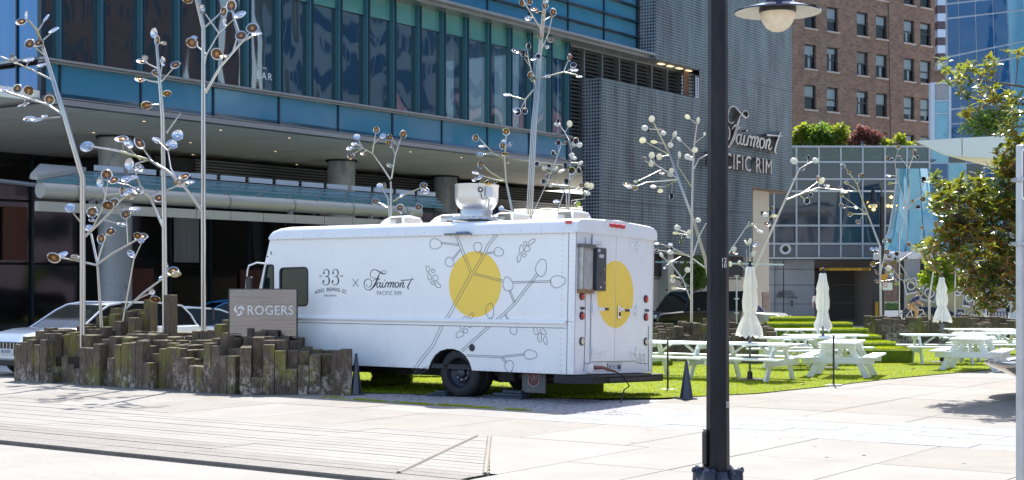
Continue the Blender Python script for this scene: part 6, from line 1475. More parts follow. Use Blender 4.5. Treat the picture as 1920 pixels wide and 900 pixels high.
# ================================================================ PICNIC TABLES
def make_table(name, label, M):
    t = thing(name, label, 'picnic table', M, 'white picnic tables on the lawn'); Lh = 1.0
    for k in range(5): MB().box((0, -.305 + k * .1525, .735), (2 * Lh, .142, .04), None, 0, .006).obj('top_board', whitet, t)
    for sgn in (-1, 1):
        for k in (0, 1): MB().box((0, sgn * (.60 + k * .15), .45), (2 * Lh, .142, .04), None, 0, .006).obj('seat_board', whitet, t)
    for ex in (-.62, .62):
        for sgn in (-1, 1):
            a = Vector((ex, sgn * .22, .70)); e = Vector((ex, sgn * .60, 0)); d = e - a
            MB().box((0, 0, 0), (.045, .135, d.length + .03), Matrix.Translation((a + e) / 2 + Vector((0, 0, .005))) @ Matrix.Rotation(-math.atan2(sgn * .38, -.70) + math.pi if False else math.atan2(sgn * .38, .70), 4, 'X'), 0, .005).obj('leg', whitet, t)
        s = 1 if ex > 0 else -1
        MB().box((ex + s * .046, 0, .37), (.042, 1.5, .14), None, 0, .006).obj('cross_beam', whitet, t)
        MB().box((ex + s * .046, 0, .665), (.042, .72, .09), None, 0, .006).obj('top_batten', whitet, t)
        a = Vector((ex - s * .02, 0, .40)); e = Vector((ex - s * .45, 0, .70)); d = e - a
        MB().box((0, 0, 0), (.04, .08, d.length), Matrix.Translation((a + e) / 2) @ Matrix.Rotation(math.atan2(d.x, d.z), 4, 'Y'), 0, .004).obj('brace', whitet, t)
    MB().box((0, 0, .70), (.09, .72, .028)).obj('centre_batten', whitet, t)
    return t
TABS = [((1410, 30.2, 143), 'white picnic table around the nearest closed umbrella, just right of the black lamp post'),
        ((1272, 31.2, 143), 'white picnic table between truck tail and black lamp post, behind the tall cone'),
        ((1579, 31.6, 70), 'white picnic table seen end on beside the thin black rope stanchion on the lawn'),
        ((1500, 35.0, 20), 'white picnic table just behind the umbrella table, before the grass steps'),
        ((1490, 44.0, 0), 'small looking white picnic table standing before the highest grass steps'),
        ((1548, 37.2, 5), 'white picnic table half hidden behind the end on table, at the second umbrella'),
        ((1766, 37.6, -3), 'white picnic table standing side on below the farthest closed umbrella'),
        ((1862, 39.5, 4), 'white picnic table at the right with the steel sign pole in front of its end'),
        ((1824, 34.6, 64), 'nearest right white picnic table, end on, with one grey shaded bench board'),
        ((1838, 44.5, 0), 'far white picnic table before the long dark timber planter at the right'),
        ((1292, 43.0, 5), 'far white picnic table in front of the black off-roader'),
        ((1232, 41.0, 10), 'far white picnic table mostly hidden by the truck tail'),
        ((1905, 43.0, 0), 'far white picnic table cut by the right sign pole')]
tb0 = None
for (px, Y, ang), lb in TABS:
    M = Matrix.Translation(onground(px, Y) + Vector((0, 0, .015))) @ Matrix.Rotation(R(ang), 4, 'Z')
    if tb0 is None: tb0 = make_table('picnic_table', lb, M)
    else: c = copy_tree(tb0); c.matrix_world = M; c['label'] = lb
# ================================================================ CLOSED UMBRELLAS
m_canvas = mat('umbrella_canvas', (.86, .85, .82), .85, var=.06, vs=4, bump=.15, bs=12)
blade_fix(m_canvas, (.82, .80, .74), .4)
m_pole = mat('umbrella_pole', (.12, .13, .15), .4, .5)
def umbrella(px, Y, ytop, ybot, wtop, wmid, wfl, label, seed):
    g_ = gz(Y); M = Matrix.Translation(onground(px, Y)); t = thing('closed_umbrella', label, 'umbrella', M, 'closed white umbrellas')
    k = Y / F; zt_ = H - (ytop - HY) * k - g_; zb_ = H - (ybot - HY) * k - g_; h = zt_ - zb_; r0, r1, r2 = wtop * k / 2, wmid * k / 2, wfl * k / 2
    prof = [(r0 * .3, zt_ + .02), (r0, zt_ - .02), (r0 * 1.2, zt_ - h * .12), (r1 * 1.08, zt_ - h * .28), (r1 * .95, zt_ - h * .34), (r1 * 1.1, zt_ - h * .5), (r1 * 1.02, zt_ - h * .62), (r1 * .80, zt_ - h * .69), (r1 * .86, zt_ - h * .71), (r2 * .72, zt_ - h * .82), (r2 * .95, zt_ - h * .95), (r2, zb_), (r2 * .85, zb_ + .03), (r2 * .5, zb_ + .1)]
    def md(a, z):
        f = (zt_ - z) / h; amp = .08 + .14 * min(1, f * 1.5) + (.06 if f > .75 else 0)
        return 1 + amp * math.sin(8 * a + seed + f * 1.2) + .07 * math.sin(3 * a + seed * 2 + f * 3) + .03 * math.sin(17 * a + f * 6)
    c = MB().lathe(prof, 96, None, 0, 1, 1, md); co_ = c.obj('canopy', m_canvas, t, 80)
    for vtx in co_.data.vertices:
        if vtx.co.z < zb_ + .12:
            a9 = math.atan2(vtx.co.y, vtx.co.x); vtx.co.z += .07 * math.sin(4 * a9 + seed * 3) * math.sin(8 * a9) + .02 * math.sin(13 * a9)
    MB().lathe([(r1 * .84, -.02), (r1 * .9, 0), (r1 * .84, .02)], 40, Matrix.Translation((0, 0, zt_ - h * .695)), 0, 1, 1, lambda a, z: 1 + .08 * math.sin(8 * a + seed)).obj('strap', m_canvas, co_, 60)
    MB().tube([(0, 0, 0), (0, 0, zt_ + .05)], .022, 12).obj('pole', m_pole, t, 60)
    MB().lathe([(0, .11), (.03, .10), (.035, .05), (.02, .04), (.05, .0), (.055, -.03)], 16, Matrix.Translation((0, 0, zt_ + .02))).obj('finial', black, t, 50)
    MB().lathe([(.34, 0), (.34, .03), (.06, .045), (.05, .18), (.04, .19)], 24).obj('base', black, t, 40)
    cr = MB(); cr.box((0, 0, zb_ - .18), (.07, .07, .14), None, 0, .01); cr.tube([(.03, 0, zb_ - .18), (.12, -.02, zb_ - .17), (.12, -.02, zb_ - .13)], .009, 6); cr.obj('crank', m_pole, t)
    return t
umbrella(1406, 30.2, 500, 628, 15, 23, 41, 'nearest closed white umbrella with a flared skirt, just right of the black lamp post', .4)
umbrella(1543, 35.6, 512, 617, 12, 20, 27, 'middle closed white umbrella with a black cap, in front of the parking entrance', 1.9)
umbrella(1766, 38.6, 519, 601, 9, 17, 28, 'farthest closed white umbrella at the right below the magnolia leaves', 3.1)
# ================================================================ CONES, STANCHIONS
m_conem = mat('cone_plastic', (.02, .03, .055), .28, coat=.2)
def cone_(px, ytop, ybot, wpx, Y, label):
    t = thing('traffic_cone', label, 'cone', Matrix.Translation(onground(px, Y)), 'tall black cones'); k = Y / F; h = (ybot - ytop) * k; r1 = wpx * k / 2
    MB().lathe([(0, h), (.016, h), (.024, h - .02), (.026, h - .05), (r1 * .92, .04), (r1 * .95, .02)], 32).obj('cone_body', m_conem, t, 40)
    MB().box((0, 0, .012), (r1 * 2.3, r1 * 2.3, .024), Matrix.Rotation(.4, 4, 'Z'), 0, .008).obj('base', m_conem, t)
    return t
cone_(668, 661, 739, 22, 26.3, 'tall slim black cone standing at the end of the timber planter by the truck side')
cone_(1287, 677, 749, 27, 25.3, 'tall slim black cone standing on the lawn edge left of the lamp post')
def stanchion(px, ytop, Y, label):
    t = thing('rope_stanchion', label, 'post', Matrix.Translation(onground(px, Y) + Vector((0, 0, .015))), 'thin black stanchions on the lawn'); k = Y / F; h = H - (ytop - HY) * k - gz(Y)
    MB().tube([(0, 0, 0), (0, 0, h)], .018, 10).obj('pole', black, t, 60); MB().lathe([(.17, 0), (.17, .008), (.03, .014), (.03, .03)], 24).obj('base_plate', m_ledge, t, 40)
    MB().lathe([(.026, h - .03), (.026, h), (0, h + .004)], 10).obj('cap', black, t); return h
h1 = stanchion(1252, 635, 27.4, 'thin black rope stanchion between the truck bumper and the black cone'); h2 = stanchion(1563, 630, 28.6, 'thin black rope stanchion in front of the end on picnic table')
pa, pb = onground(1252, 27.4) + Vector((0, 0, h1 - .05)), onground(1563, 28.6) + Vector((0, 0, h2 - .05))
# ================================================================ GRASS COVERED STEPS
def hedge(px0, px1, ytop, ybot, Y, dep, label):
    k = Y / F; x0, x1 = (px0 - 960) * k, (px1 - 960) * k; zt_ = H - (ytop - HY) * k; g_ = gz(Y)
    t = thing('turf_covered_block', label, 'grass block', Matrix.Translation((0, 0, 0)), 'turf covered seating blocks')
    b = MB(); h = zt_ - g_; b.box(((x0 + x1) / 2, Y + dep / 2, g_ + h / 2), (x1 - x0, dep, h), None, 0, .05); b.obj('turf_core', m_turf, t, 30)
    def s(r, n):
        ar = [(x1 - x0) * dep, (x1 - x0) * h * .18, dep * h * .2]; c = r.choice(3, n, p=np.array(ar) / sum(ar)); u, v = r.random(n), r.random(n)
        X = np.where(c < 2, x0 + u * (x1 - x0), np.where(u > .5, x1, x0)); Yy = np.where(c == 1, Y - .0, Y + v * dep); Z = np.where(c == 0, zt_ - .01, g_ + (u if 0 else v) * (h - .01)); Z = np.where(c == 2, g_ + r.random(n) * h, Z)
        return np.stack([X, Yy, Z], 1)
    n = int(((x1 - x0) * (dep + h * .2)) * 1500); o = blades('turf_pile', min(n, 14000), .02, .045, .016, s, m_blade, t, 1.6, int(px0)); o['kind'] = 'stuff'
for a in ((1449, 1532, 595, 604, 58, 1.2, 'highest small turf block of the grass steps, farthest left before the parking entrance'), (1429, 1600, 605.5, 616, 54, 1.2, 'long second turf step from the top below the parking entrance'), (1436, 1530, 617.5, 630, 50, 1.1, 'third turf step, left half, behind the small white table'), (1514, 1630, 617, 631, 49, 1.2, 'third turf step, right half, bright rim and dark front'),
          (1560, 1654, 629.5, 643, 45.5, 1.2, 'fourth turf step from the top beside the dark posts'), (1560, 1683, 642, 658, 41.5, 1.2, 'fifth turf step behind the end on picnic table'), (1590, 1711, 654, 676, 38, 1.2, 'lowest and widest turf step at the right end of the grass steps'),
          (695, 769, 704, 725, 28.6, .9, 'small turf block seen below the truck body left of the rear wheel'), (764, 832, 700, 716, 31, .8, 'turf block behind the truck wheel seen under the body'), (1012, 1132, 714, 742, 26.4, 1.3, 'turf block half in shade under the truck bumper'), (1224, 1262, 664, 676, 36.5, .8, 'turf block behind the picnic table next to the truck tail')): hedge(*a)
# ================================================================ STREET LAMP
YL = 14.7
LP = Vector(((1346 - 960) / F * YL, YL, 0)); lamp_t = thing('street_lamp', 'tall black street lamp post with number plate, wide brimmed shade and cloudy glass bowl', 'lamp post', Matrix.Translation(LP))
b = MB(); kk = YL / F
b.lathe([(21.5 * kk * 1.04, .0), (21.5 * kk, .7), (18.2 * kk, 4.9), (17.4 * kk, 6.2), (0, 6.25)], 8, Matrix.Rotation(R(22.5 + 18), 4, 'Z'))
pole = b.obj('pole', mat('lamp_post_paint', (.010, .011, .016), .5, spec=.25, bump=.12, bs=25, coat=.05, var=.5, vs=6, stretch=(1, 1, .25), col2=(.04, .032, .028), s2=2.5, thr=(.5, .8)), lamp_t)
b = MB(); b.lathe([(.22, 0), (.22, .05), (.17, .09), (.14, .13)], 24); 
for k in range(4):
    a = R(12 + k * 90 - 45); c = Vector((math.cos(a), math.sin(a), 0)); b.lathe([(0, .17), (.05, .165), (.075, .13), (.08, .04), (.085, 0)], 16, Matrix.Translation(c * .19)); 
b.obj('cast_base', mat('base_casting', (.008, .012, .032), .35, 0, coat=.15), lamp_t, 50)
for k in range(6): a = k * 1.047; MB().lathe([(.022, 0), (.022, .03), (.012, .05), (0, .05)], 6, Matrix.Translation((.24 * math.cos(a), .24 * math.sin(a), .11))).obj('anchor_bolt', m_conem, lamp_t)
MB().box((-23.5 * kk, 0, H - (840 - HY) * kk), (.06, .12, .37), None, 0, .028).obj('hand_hole_cover', black, lamp_t, 40)
for (y, c_) in ((396, 'white_band'), (661, 'band')):
    z = H - (y - HY) * kk; r = (19.0 + (z < 2) * .9) * kk
    MB().lathe([(r, -.006), (r + .003, 0), (r, .006)], 8, Matrix.Translation((0, 0, z)) @ Matrix.Rotation(R(22.5 + 18), 4, 'Z')).obj(c_, MATS['pale_plate'] if y == 396 else mat('algae_band', (.05, .05, .02), .7), pole)
m_num = mat('pink_white_numeral', (.75, .68, .70), .5)
for s_, y in (('12', 488.5), ('10', 498.5)): text_obj('number_lettering', s_, .064, m_num, pole, Matrix.Translation(((1354.5 - 1346) * kk, -20.6 * kk - .001, H - (y - HY) * kk)) @ Matrix.Rotation(R(8), 4, 'Z') @ HP, .003, 1.05, .85)
text_obj('number_lettering', '30K', .05, m_num, pole, Matrix.Translation(((1361 - 1346) * kk, -21.2 * kk, H - (757 - HY) * kk)) @ Matrix.Rotation(R(25), 4, 'Z') @ Matrix.Rotation(R(90), 4, 'Y') @ HP, .002, 1.1, .8)
hx = (1458 - 1346) * kk; zr = H - (20 - HY) * kk
arm = MB(); arm.tube([(0, 0, 5.5), (.1, 0, 5.75), (hx * .5, 0, 5.85), (hx - .06, 0, 5.78), (hx, 0, 5.6), (hx, 0, zr + .3)], .03, 10); arm.tube([(0, 0, 5.2), (hx * .5, 0, 5.55), (hx * .9, 0, 5.8)], .016, 8); arm.obj('arm', blackp, lamp_t, 60)
Mh = Matrix.Translation((hx, 0, zr)); kr = 80.5 * kk
sh_ = MB(); sh_.lathe([(.03, .42), (.06, .40), (.12, .2), (.155, .10), (.17, .065), (kr * .62, .045), (kr, -.008), (kr * 1.005, -.022), (kr * .99, -.022)], 48, Mh, 0); sh_.lathe([(kr * .99, -.022), (kr * .6, .03), (.17, .04), (.02, .05)], 48, Mh, 1)
so_ = sh_.obj('lamp_shade', [mat('navy_enamel', (.012, .022, .06), .2, coat=.5), mat('shade_lining', (.62, .60, .52), .45)], lamp_t, 40)
MB().lathe([(.18, .04), (.185, .0), (.18, -.018), (.15, -.022)], 32, Mh).obj('lamp_collar', black, lamp_t, 40)
MB().lathe([(.172, -.02), (.17, -.06), (.15, -.12), (.11, -.175), (.06, -.205), (0, -.215)], 32, Mh).obj('glass_bowl', mat('cloudy_glass', (.80, .72, .55), .25, var=.1, vs=9, bump=.2, bs=30, sub=.3), lamp_t, 60)
# ================================================================ RIGHT SIGN POLE
YS = 9.4; ks = YS / F; SPp = Vector(((1917 - 960) * ks, YS, -.04)); sp_ = thing('parking_sign', 'galvanised sign pole at the right frame edge with a white plate and red ring symbol', 'sign', Matrix.Translation(SPp))
m_galv = mat('galvanised_steel', (.44, .47, .50), .38, .7, var=.15, vs=5)
b = MB(); b.box((0, 0, 1.44), (12 * ks * 1.5, 12 * ks * 1.5, 2.96), Matrix.Rotation(R(18), 4, 'Z'), 0, .006); po = b.obj('pole', m_galv, sp_)
zA, zB = H + (HY - 279) * ks + .04, H + (HY - 376) * ks + .04; xl = (1911 - 1917) * ks; W_ = .305
PMx = Matrix.Translation((xl, -.04, 0)) @ HP
plt_ = MB(); plt_.plate([rrect([(0, zB), (W_, zB), (W_, zA), (0, zA)], .02)], .003, PMx); pt = plt_.obj('sign_plate', MATS['sign_white'], sp_)
b = MB(); b.ribbon(rrect([(.014, zB + .014), (W_ - .014, zB + .014), (W_ - .014, zA - .014), (.014, zA - .014)], .015), .006, PMx @ Matrix.Translation((0, 0, .0032)), .001, 0, True); b.obj('plate_border', black, pt)
b = MB(); b.ribbon([(W_ / 2 + .11 * math.cos(t * .2094), zB + .2 + .11 * math.sin(t * .2094)) for t in range(30)], .028, PMx @ Matrix.Translation((0, 0, .0032)), .001, 0, True); b.ribbon([(W_ / 2 - .075, zB + .275), (W_ / 2 + .075, zB + .125)], .026, PMx @ Matrix.Translation((0, 0, .0042)), .001); b.obj('red_ring', MATS['red_lens'], pt)
for z in (zA - .035, zB + .035): MB().lathe([(.009, 0), (.008, .006), (0, .007)], 8, PMx @ Matrix.Translation((.03, z, .003))).obj('bolt', chrome, pt)
for y in (337, 457): MB().box((-.008, -.01, H - (y - HY) * ks + .04), (.1, .11, .022), Matrix.Rotation(0, 4, 'Z')).obj('clamp', m_galv, sp_)
# ================================================================ BOWL PLANTER AND MAGNOLIA
BC = Vector((10.15, 25.6, 0)); bowl = thing('bowl_planter', 'huge polished stone bowl planter with a rounded rim at the right edge under the magnolia', 'planter', Matrix.Translation(BC))
RB = 1.86
pf = [(.9, 0), (.92, .03)] + [(.92 + (RB - .92) * math.sin(t * math.pi / 2) ** .9, .03 + .53 * (1 - math.cos(t * math.pi / 2)) ** 1.0 * 1.0) for t in [i / 10 for i in range(1, 10)]] + [(RB, .53), (RB + .01, .56), (RB, .60), (RB - .05, .63), (RB - .3, .625), (RB - .34, .60)]
pf = [(.55, 0), (.6, .03), (.95, .16), (1.3, .32), (1.6, .455), (1.78, .53), (1.84, .565), (1.86, .60), (1.845, .635), (1.79, .655), (1.5, .645), (1.45, .62)]
MB().lathe(pf, 96).obj('stone_bowl', mat('polished_granite', (.42, .37, .32), .12, .35, var=.25, vs=22, coat=.5, bump=.03, bs=6), bowl, 50)
MB().lathe([(1.46, .60), (0, .62)], 48).obj('soil', m_soil, bowl)
m_bark = mat('grey_bark', (.16, .12, .09), .85, var=.3, vs=6, bump=.5, bs=25)
mag = thing('magnolia_tree', 'evergreen magnolia with rust brown leaf undersides growing from the bowl at the right', 'tree', Matrix.Translation(BC + Vector((0, 0, .6))))
YM = BC.y
rm = random.Random(17)
# crown volume as a set of lumps traced at the tree's own distance, several metres deep
LUMP = [(1990, 330, 130, 120, 3.2), (1880, 430, 120, 110, 40), (1800, 400, 62, 58, 20), (1770, 470, 46, 44, 12), (1850, 500, 66, 62, 24), (1905, 540, 90, 46, 24), (1800, 355, 50, 24, 12), (1880, 350, 66, 50, 20), (1760, 375, 26, 26, 8), (1752, 340, 18, 14, 4), (1735, 465, 20, 12, 4), (1815, 548, 24, 20, 8), (1850, 572, 32, 20, 8), (1935, 300, 50, 60, 12), (1900, 310, 38, 34, 9),
        (1800, 140, 34, 26, 9), (1850, 130, 36, 22, 9), (1835, 185, 40, 26, 9), (1872, 185, 32, 24, 7), (1900, 105, 20, 16, 4), (1905, 200, 26, 30, 8), (1815, 215, 16, 12, 3), (1890, 245, 24, 22, 6), (1775, 125, 14, 14, 3), (1990, 180, 60, 90, 10), (1950, 420, 60, 120, 12), (2060, 300, 110, 140, 14), (2050, 150, 90, 90, 10)]
tips = []
for (cx, cy, rx, ry, wt) in LUMP:
    n = max(4, int(rx * ry / (45 if cy > 290 else 70)))
    for _ in range(n):
        while True:
            a, e, d = rm.uniform(-1, 1), rm.uniform(-1, 1), rm.uniform(-1, 1)
            if a * a + e * e + d * d < 1: break
        px, py = cx + a * rx, cy + e * ry; Y = YM + d * min(1.5, rx / 45) + (rm.uniform(-.5, .3))
        tips.append(at(px, py, Y))
# limbs
def limb(pts, r0, r1, nm, par):
    n = len(pts); return MB().tube(pts, [r0 + (r1 - r0) * i / (n - 1) for i in range(n)], 8).obj(nm, m_bark, par, 60)
ORG = BC + Vector((0, 0, .6)); T0 = Vector((0, 0, 0))
trk = [Vector((0, 0, -.05)), Vector((-.05, .05, .7)), Vector((.05, 0, 1.5)), Vector((0, .05, 2.6)), Vector((.05, 0, 3.8)), Vector((0, 0, 4.9))]
trunk_ = MB().tube(trk, [.10, .085, .075, .06, .04, .02], 12).obj('trunk', m_bark, mag, 60)
limbs = []
for (i, px, py, dy) in ((1, 1880, 520, -.3), (1, 1820, 500, .3), (2, 1800, 420, -.2), (2, 1850, 380, .5), (2, 1760, 460, .0), (3, 1880, 330, -.3), (3, 1800, 355, .3), (4, 1860, 190, -.1), (4, 1800, 145, .2), (4, 1900, 240, .4), (2, 2050, 400, .2), (3, 2060, 300, -.2), (4, 2040, 180, 0), (1, 1950, 560, -.8)):
    e = at(px, py, YM + dy) - ORG; s = trk[i].lerp(trk[min(i + 1, 5)], .4); m_ = (s + e) / 2 + Vector((0, 0, .12)) + Vector((rm.uniform(-.1, .1), rm.uniform(-.1, .1), rm.uniform(-.08, .08)))
    pts = [s, s.lerp(m_, .5) + Vector((0, 0, .03)), m_, m_.lerp(e, .5), e]; limb(pts, .035, .010, 'limb', mag); limbs += [p for p in pts]
    limbs += [pts[k].lerp(pts[k + 1], .5) for k in range(4)]
tw = MB()
for tp in tips:
    p = tp - ORG; q = min(limbs, key=lambda x: (x - p).length)
    if (q - p).length < 1.6: tw.tube([q, (q + p) / 2 + Vector((rm.uniform(-.04, .04), rm.uniform(-.04, .04), -.03)), p], [.008, .006, .004], 4, 0, False)
o = tw.obj('twig', m_bark, mag); o['kind'] = 'stuff'
def leafmesh(nm, bend):
    b = MB(); L_, W_2 = .17, .034
    prof = [(0, .10), (.18, .75), (.45, 1), (.72, .82), (.9, .4), (1, .03)]
    for (t, w2) in prof:
        x = t * L_; z = -bend * t * t; 
        b.v += [(x, -W_2 * w2, z + .008 * w2), (x, 0, z - .003), (x, W_2 * w2, z + .008 * w2)]
    for i in range(5):
        for k in (0, 1): b.f.append([i * 3 + k, (i + 1) * 3 + k, (i + 1) * 3 + k + 1, i * 3 + k + 1]); b.m.append(0)
    return b
def leafmat():
    m = bpy.data.materials.new('magnolia_leaf'); m.use_nodes = True; nt = m.node_tree; p = nt.nodes['Principled BSDF']; out = nt.nodes['Material Output']
    g = N(nt, 'ShaderNodeNewGeometry'); n = N(nt, 'ShaderNodeTexNoise', Scale=7.0, Detail=1.0); nt.links.new(g.outputs['Position'], n.inputs['Vector'])
    cr = N(nt, 'ShaderNodeValToRGB'); e = cr.color_ramp.elements; e[0].position = .35; e[0].color = (.02, .07, .025, 1); e[1].position = .58; e[1].color = (.07, .14, .02, 1); x = cr.color_ramp.elements.new(.72); x.color = (.32, .28, .03, 1)
    nt.links.new(n.outputs[0], cr.inputs[0])
    mx = N(nt, 'ShaderNodeMix', data_type='RGBA'); nt.links.new(g.outputs['Backfacing'], mx.inputs[0]); nt.links.new(cr.outputs[0], mx.inputs[6])
    cr2 = N(nt, 'ShaderNodeValToRGB'); e = cr2.color_ramp.elements; e[0].position = .55; e[0].color = (.30, .13, .03, 1); e[1].position = .58; e[1].color = (.06, .12, .025, 1); nt.links.new(n.outputs[0], cr2.inputs[0]); nt.links.new(cr2.outputs[0], mx.inputs[7])
    nt.links.new(mx.outputs[2], p.inputs['Base Color']); p.inputs['Roughness'].default_value = .22; p.inputs['Specular IOR Level'].default_value = .8
    tr = N(nt, 'ShaderNodeBsdfTranslucent'); tr.inputs[0].default_value = (.36, .42, .03, 1); ms = N(nt, 'ShaderNodeMixShader'); ms.inputs[0].default_value = .28
    nt.links.new(p.outputs[0], ms.inputs[1]); nt.links.new(tr.outputs[0], ms.inputs[2]); nt.links.new(ms.outputs[0], out.inputs[0]); MATS['magnolia_leaf'] = m; return m
m_mag = leafmat(); protos = [leafmesh('leaf', b) for b in (.01, .03, .06)]; pm = [b.mesh('leaf', m_mag, 60) for b in protos]
allv = []; cnt = 0; rest = MB()
order = sorted(tips, key=lambda p: (p.x > 9.2, p.y))
for ti, tp in enumerate(order):
    base = Matrix.Translation(tp - ORG) @ Matrix.Rotation(rm.uniform(0, 6.3), 4, 'Z') @ Matrix.Rotation(rm.uniform(-.5, .5), 4, 'X') @ Matrix.Rotation(rm.uniform(-.5, .5), 4, 'Y')
    nl = rm.randint(6, 9)
    for k in range(nl):
        M = base @ Matrix.Rotation(k * 2.4 + rm.uniform(-.3, .3), 4, 'Z') @ Matrix.Rotation(rm.uniform(-1.0, .35), 4, 'Y') @ Matrix.Rotation(rm.uniform(-.5, .5), 4, 'X') @ Matrix.Scale(rm.uniform(.65, 1.1), 4)
        j = rm.randint(0, 2)
        if cnt < 298 and ti % 3 == 0: link('leaf', pm[j], mag, M); cnt += 1
        else: rest.add([M @ Vector(v) for v in protos[j].v], protos[j].f)
o = rest.obj('foliage', m_mag, mag, 60); o['kind'] = 'stuff'
# ================================================================ ROOFTOP PLANTING AND STREET TREES
def leafball(name, label, cat, org, blobs, col, tcol, leaf, n, seed, group=None, trunkh=0, par=None):
    t = thing(name, label, cat, Matrix.Translation(org), group); m = mat(name + '_leaf_%d' % seed, col, .55, var=.4, vs=1.5, coords='World'); blade_fix(m, tcol, .45)
    r = np.random.default_rng(seed); wts = np.array([b_[3] * b_[4] for b_ in blobs]); c = r.choice(len(blobs), n, p=wts / wts.sum())
    d = r.normal(size=(n, 3)); d /= np.linalg.norm(d, axis=1)[:, None]; rad = r.random(n) ** .45
    Bl = np.array([b_ for b_ in blobs], float); P = Bl[c, :3] + d * rad[:, None] * Bl[c][:, [3, 3, 4]]
    P += .25 * np.sin(P[:, [1, 2, 0]] * 5.3) * leaf * 3
    def sm(rr, k): return P
    a = r.uniform(0, 2 * np.pi, n); el = r.uniform(-.8, .8, n); s = r.uniform(.6, 1.2, n) * leaf
    ax = np.stack([np.cos(a) * np.cos(el), np.sin(a) * np.cos(el), np.sin(el)], 1); bx_ = np.cross(ax, r.normal(size=(n, 3))); bx_ /= np.linalg.norm(bx_, axis=1)[:, None]
    v = np.zeros((n, 4, 3)); v[:, 0] = P; v[:, 1] = P + ax * s[:, None] * .5 + bx_ * s[:, None] * .28; v[:, 2] = P + ax * s[:, None]; v[:, 3] = P + ax * s[:, None] * .5 - bx_ * s[:, None] * .28
    me = bpy.data.meshes.new('foliage'); me.vertices.add(4 * n); me.vertices.foreach_set('co', v.reshape(-1)); me.loops.add(4 * n); me.loops.foreach_set('vertex_index', np.arange(4 * n)); me.polygons.add(n)
    me.polygons.foreach_set('loop_start', np.arange(0, 4 * n, 4)); me.polygons.foreach_set('loop_total', np.full(n, 4)); me.update(); me.materials.append(m); o = link('crown', me, t)
    tr = MB(); zb9 = min(b_[2] - b_[4] for b_ in blobs); zb9 = -.9 if trunkh < 0 else zb9 - .3; base = Vector((sum(b_[0] for b_ in blobs) / len(blobs), sum(b_[1] for b_ in blobs) / len(blobs), zb9)); trunkh = .4
    top9 = Vector((base.x, base.y, min(b_[2] for b_ in blobs))); tr.tube([base, base.lerp(top9, .5) + Vector((.05, 0, 0)), top9], [.12, .09, .06], 8)
    for b_ in blobs: e = Vector(b_[:3]); tr.tube([base.lerp(top9, .8), (top9 + e) / 2 + Vector((0, 0, -.1)), e], [.05, .04, .02], 5)
    tr.obj('trunk', m_bark, t, 60); return t
GR = GY + 1.6
def gp(px, py): return ((px - 960) / F * GR, 0, H - (py - HY) / F * GR)
def bl(px, py, rp_, rh, dy=0): a = gp(px, py); return (a[0], dy, a[2], rp_ / F * GR, rh / F * GR)
yg, ygt = (.14, .21, .02), (.4, .45, .03)
leafball('garden_shrub', 'bright yellow green shrub at the left end of the rooftop garden', 'shrub', Vector((0, GR, 0)), [bl(1496, 262, 16, 14), bl(1505, 250, 12, 10)], yg, ygt, .3, 900, 31, 'rooftop garden plants')
leafball('garden_shrub', 'large fresh green shrub with upright shoots over the glass parapet', 'shrub', Vector((0, GR, 0)), [bl(1535, 255, 24, 20), bl(1522, 244, 12, 12), bl(1552, 258, 14, 14)], (.09, .17, .025), (.25, .4, .04), .3, 1500, 32, 'rooftop garden plants')
leafball('garden_shrub', 'yellow green shrub between the fresh green one and the purple maple', 'shrub', Vector((0, GR + .5, 0)), [bl(1578, 252, 16, 14), bl(1572, 264, 20, 10)], yg, ygt, .3, 1000, 33, 'rooftop garden plants')
leafball('purple_maple', 'dusky purple leaved maple on the rooftop terrace', 'tree', Vector((0, GR - .3, 0)), [bl(1622, 252, 24, 13), bl(1640, 262, 18, 9), bl(1605, 262, 16, 9)], (.13, .06, .055), (.3, .12, .1), .26, 1400, 34)
leafball('garden_shrub', 'low trailing green planting right of the purple maple', 'shrub', Vector((0, GR, 0)), [bl(1660, 266, 20, 7), bl(1690, 262, 10, 8), bl(1702, 268, 12, 5)], yg, ygt, .25, 800, 35, 'rooftop garden plants')
leafball('parapet_hedge', 'leafy planting pressed behind the glass parapet of the rooftop garden', 'hedge', Vector((0, GR, 0)), [bl(1500 + 22 * k, 287, 15, 9) for k in range(9)], (.11, .18, .025), (.25, .35, .03), .26, 3000, 36)
kY = 60 / F
def b60(px, py, rp_, rh, Y=60): return ((px - 960) / F * Y, 0, H - (py - HY) / F * Y, rp_ / F * Y, rh / F * Y)
leafball('street_tree', 'light green young street tree glowing behind the steel trees below the magnolia', 'tree', Vector((0, 60, 0)), [b60(1762, 505, 30, 18), b60(1750, 525, 28, 18), b60(1785, 530, 28, 20), b60(1772, 485, 18, 12)], (.15, .24, .02), (.45, .55, .03), .2, 3200, 41, None, -1)
leafball('street_tree', 'green street tree glimpsed low behind the lamp post under the hotel cladding', 'tree', Vector((0, 66, 0)), [(( x - 960) / F * 66, 0, H - (y - HY) / F * 66, .8, .8) for x, y in ((1308, 525), (1320, 512), (1300, 512))], (.07, .12, .02), (.2, .3, .03), .22, 1200, 42, None, -1)
leafball('distant_tree', 'blurred green tree far back between the magnolia and the glass wing', 'tree', Vector((0, 110, 0)), [(( x - 960) / F * 110, 0, H - (y - HY) / F * 110, 1.3, .9) for x, y in ((1850, 225), (1870, 235), (1835, 240), (1885, 222))], (.08, .15, .02), (.2, .3, .03), .4, 1200, 43, None, -1)
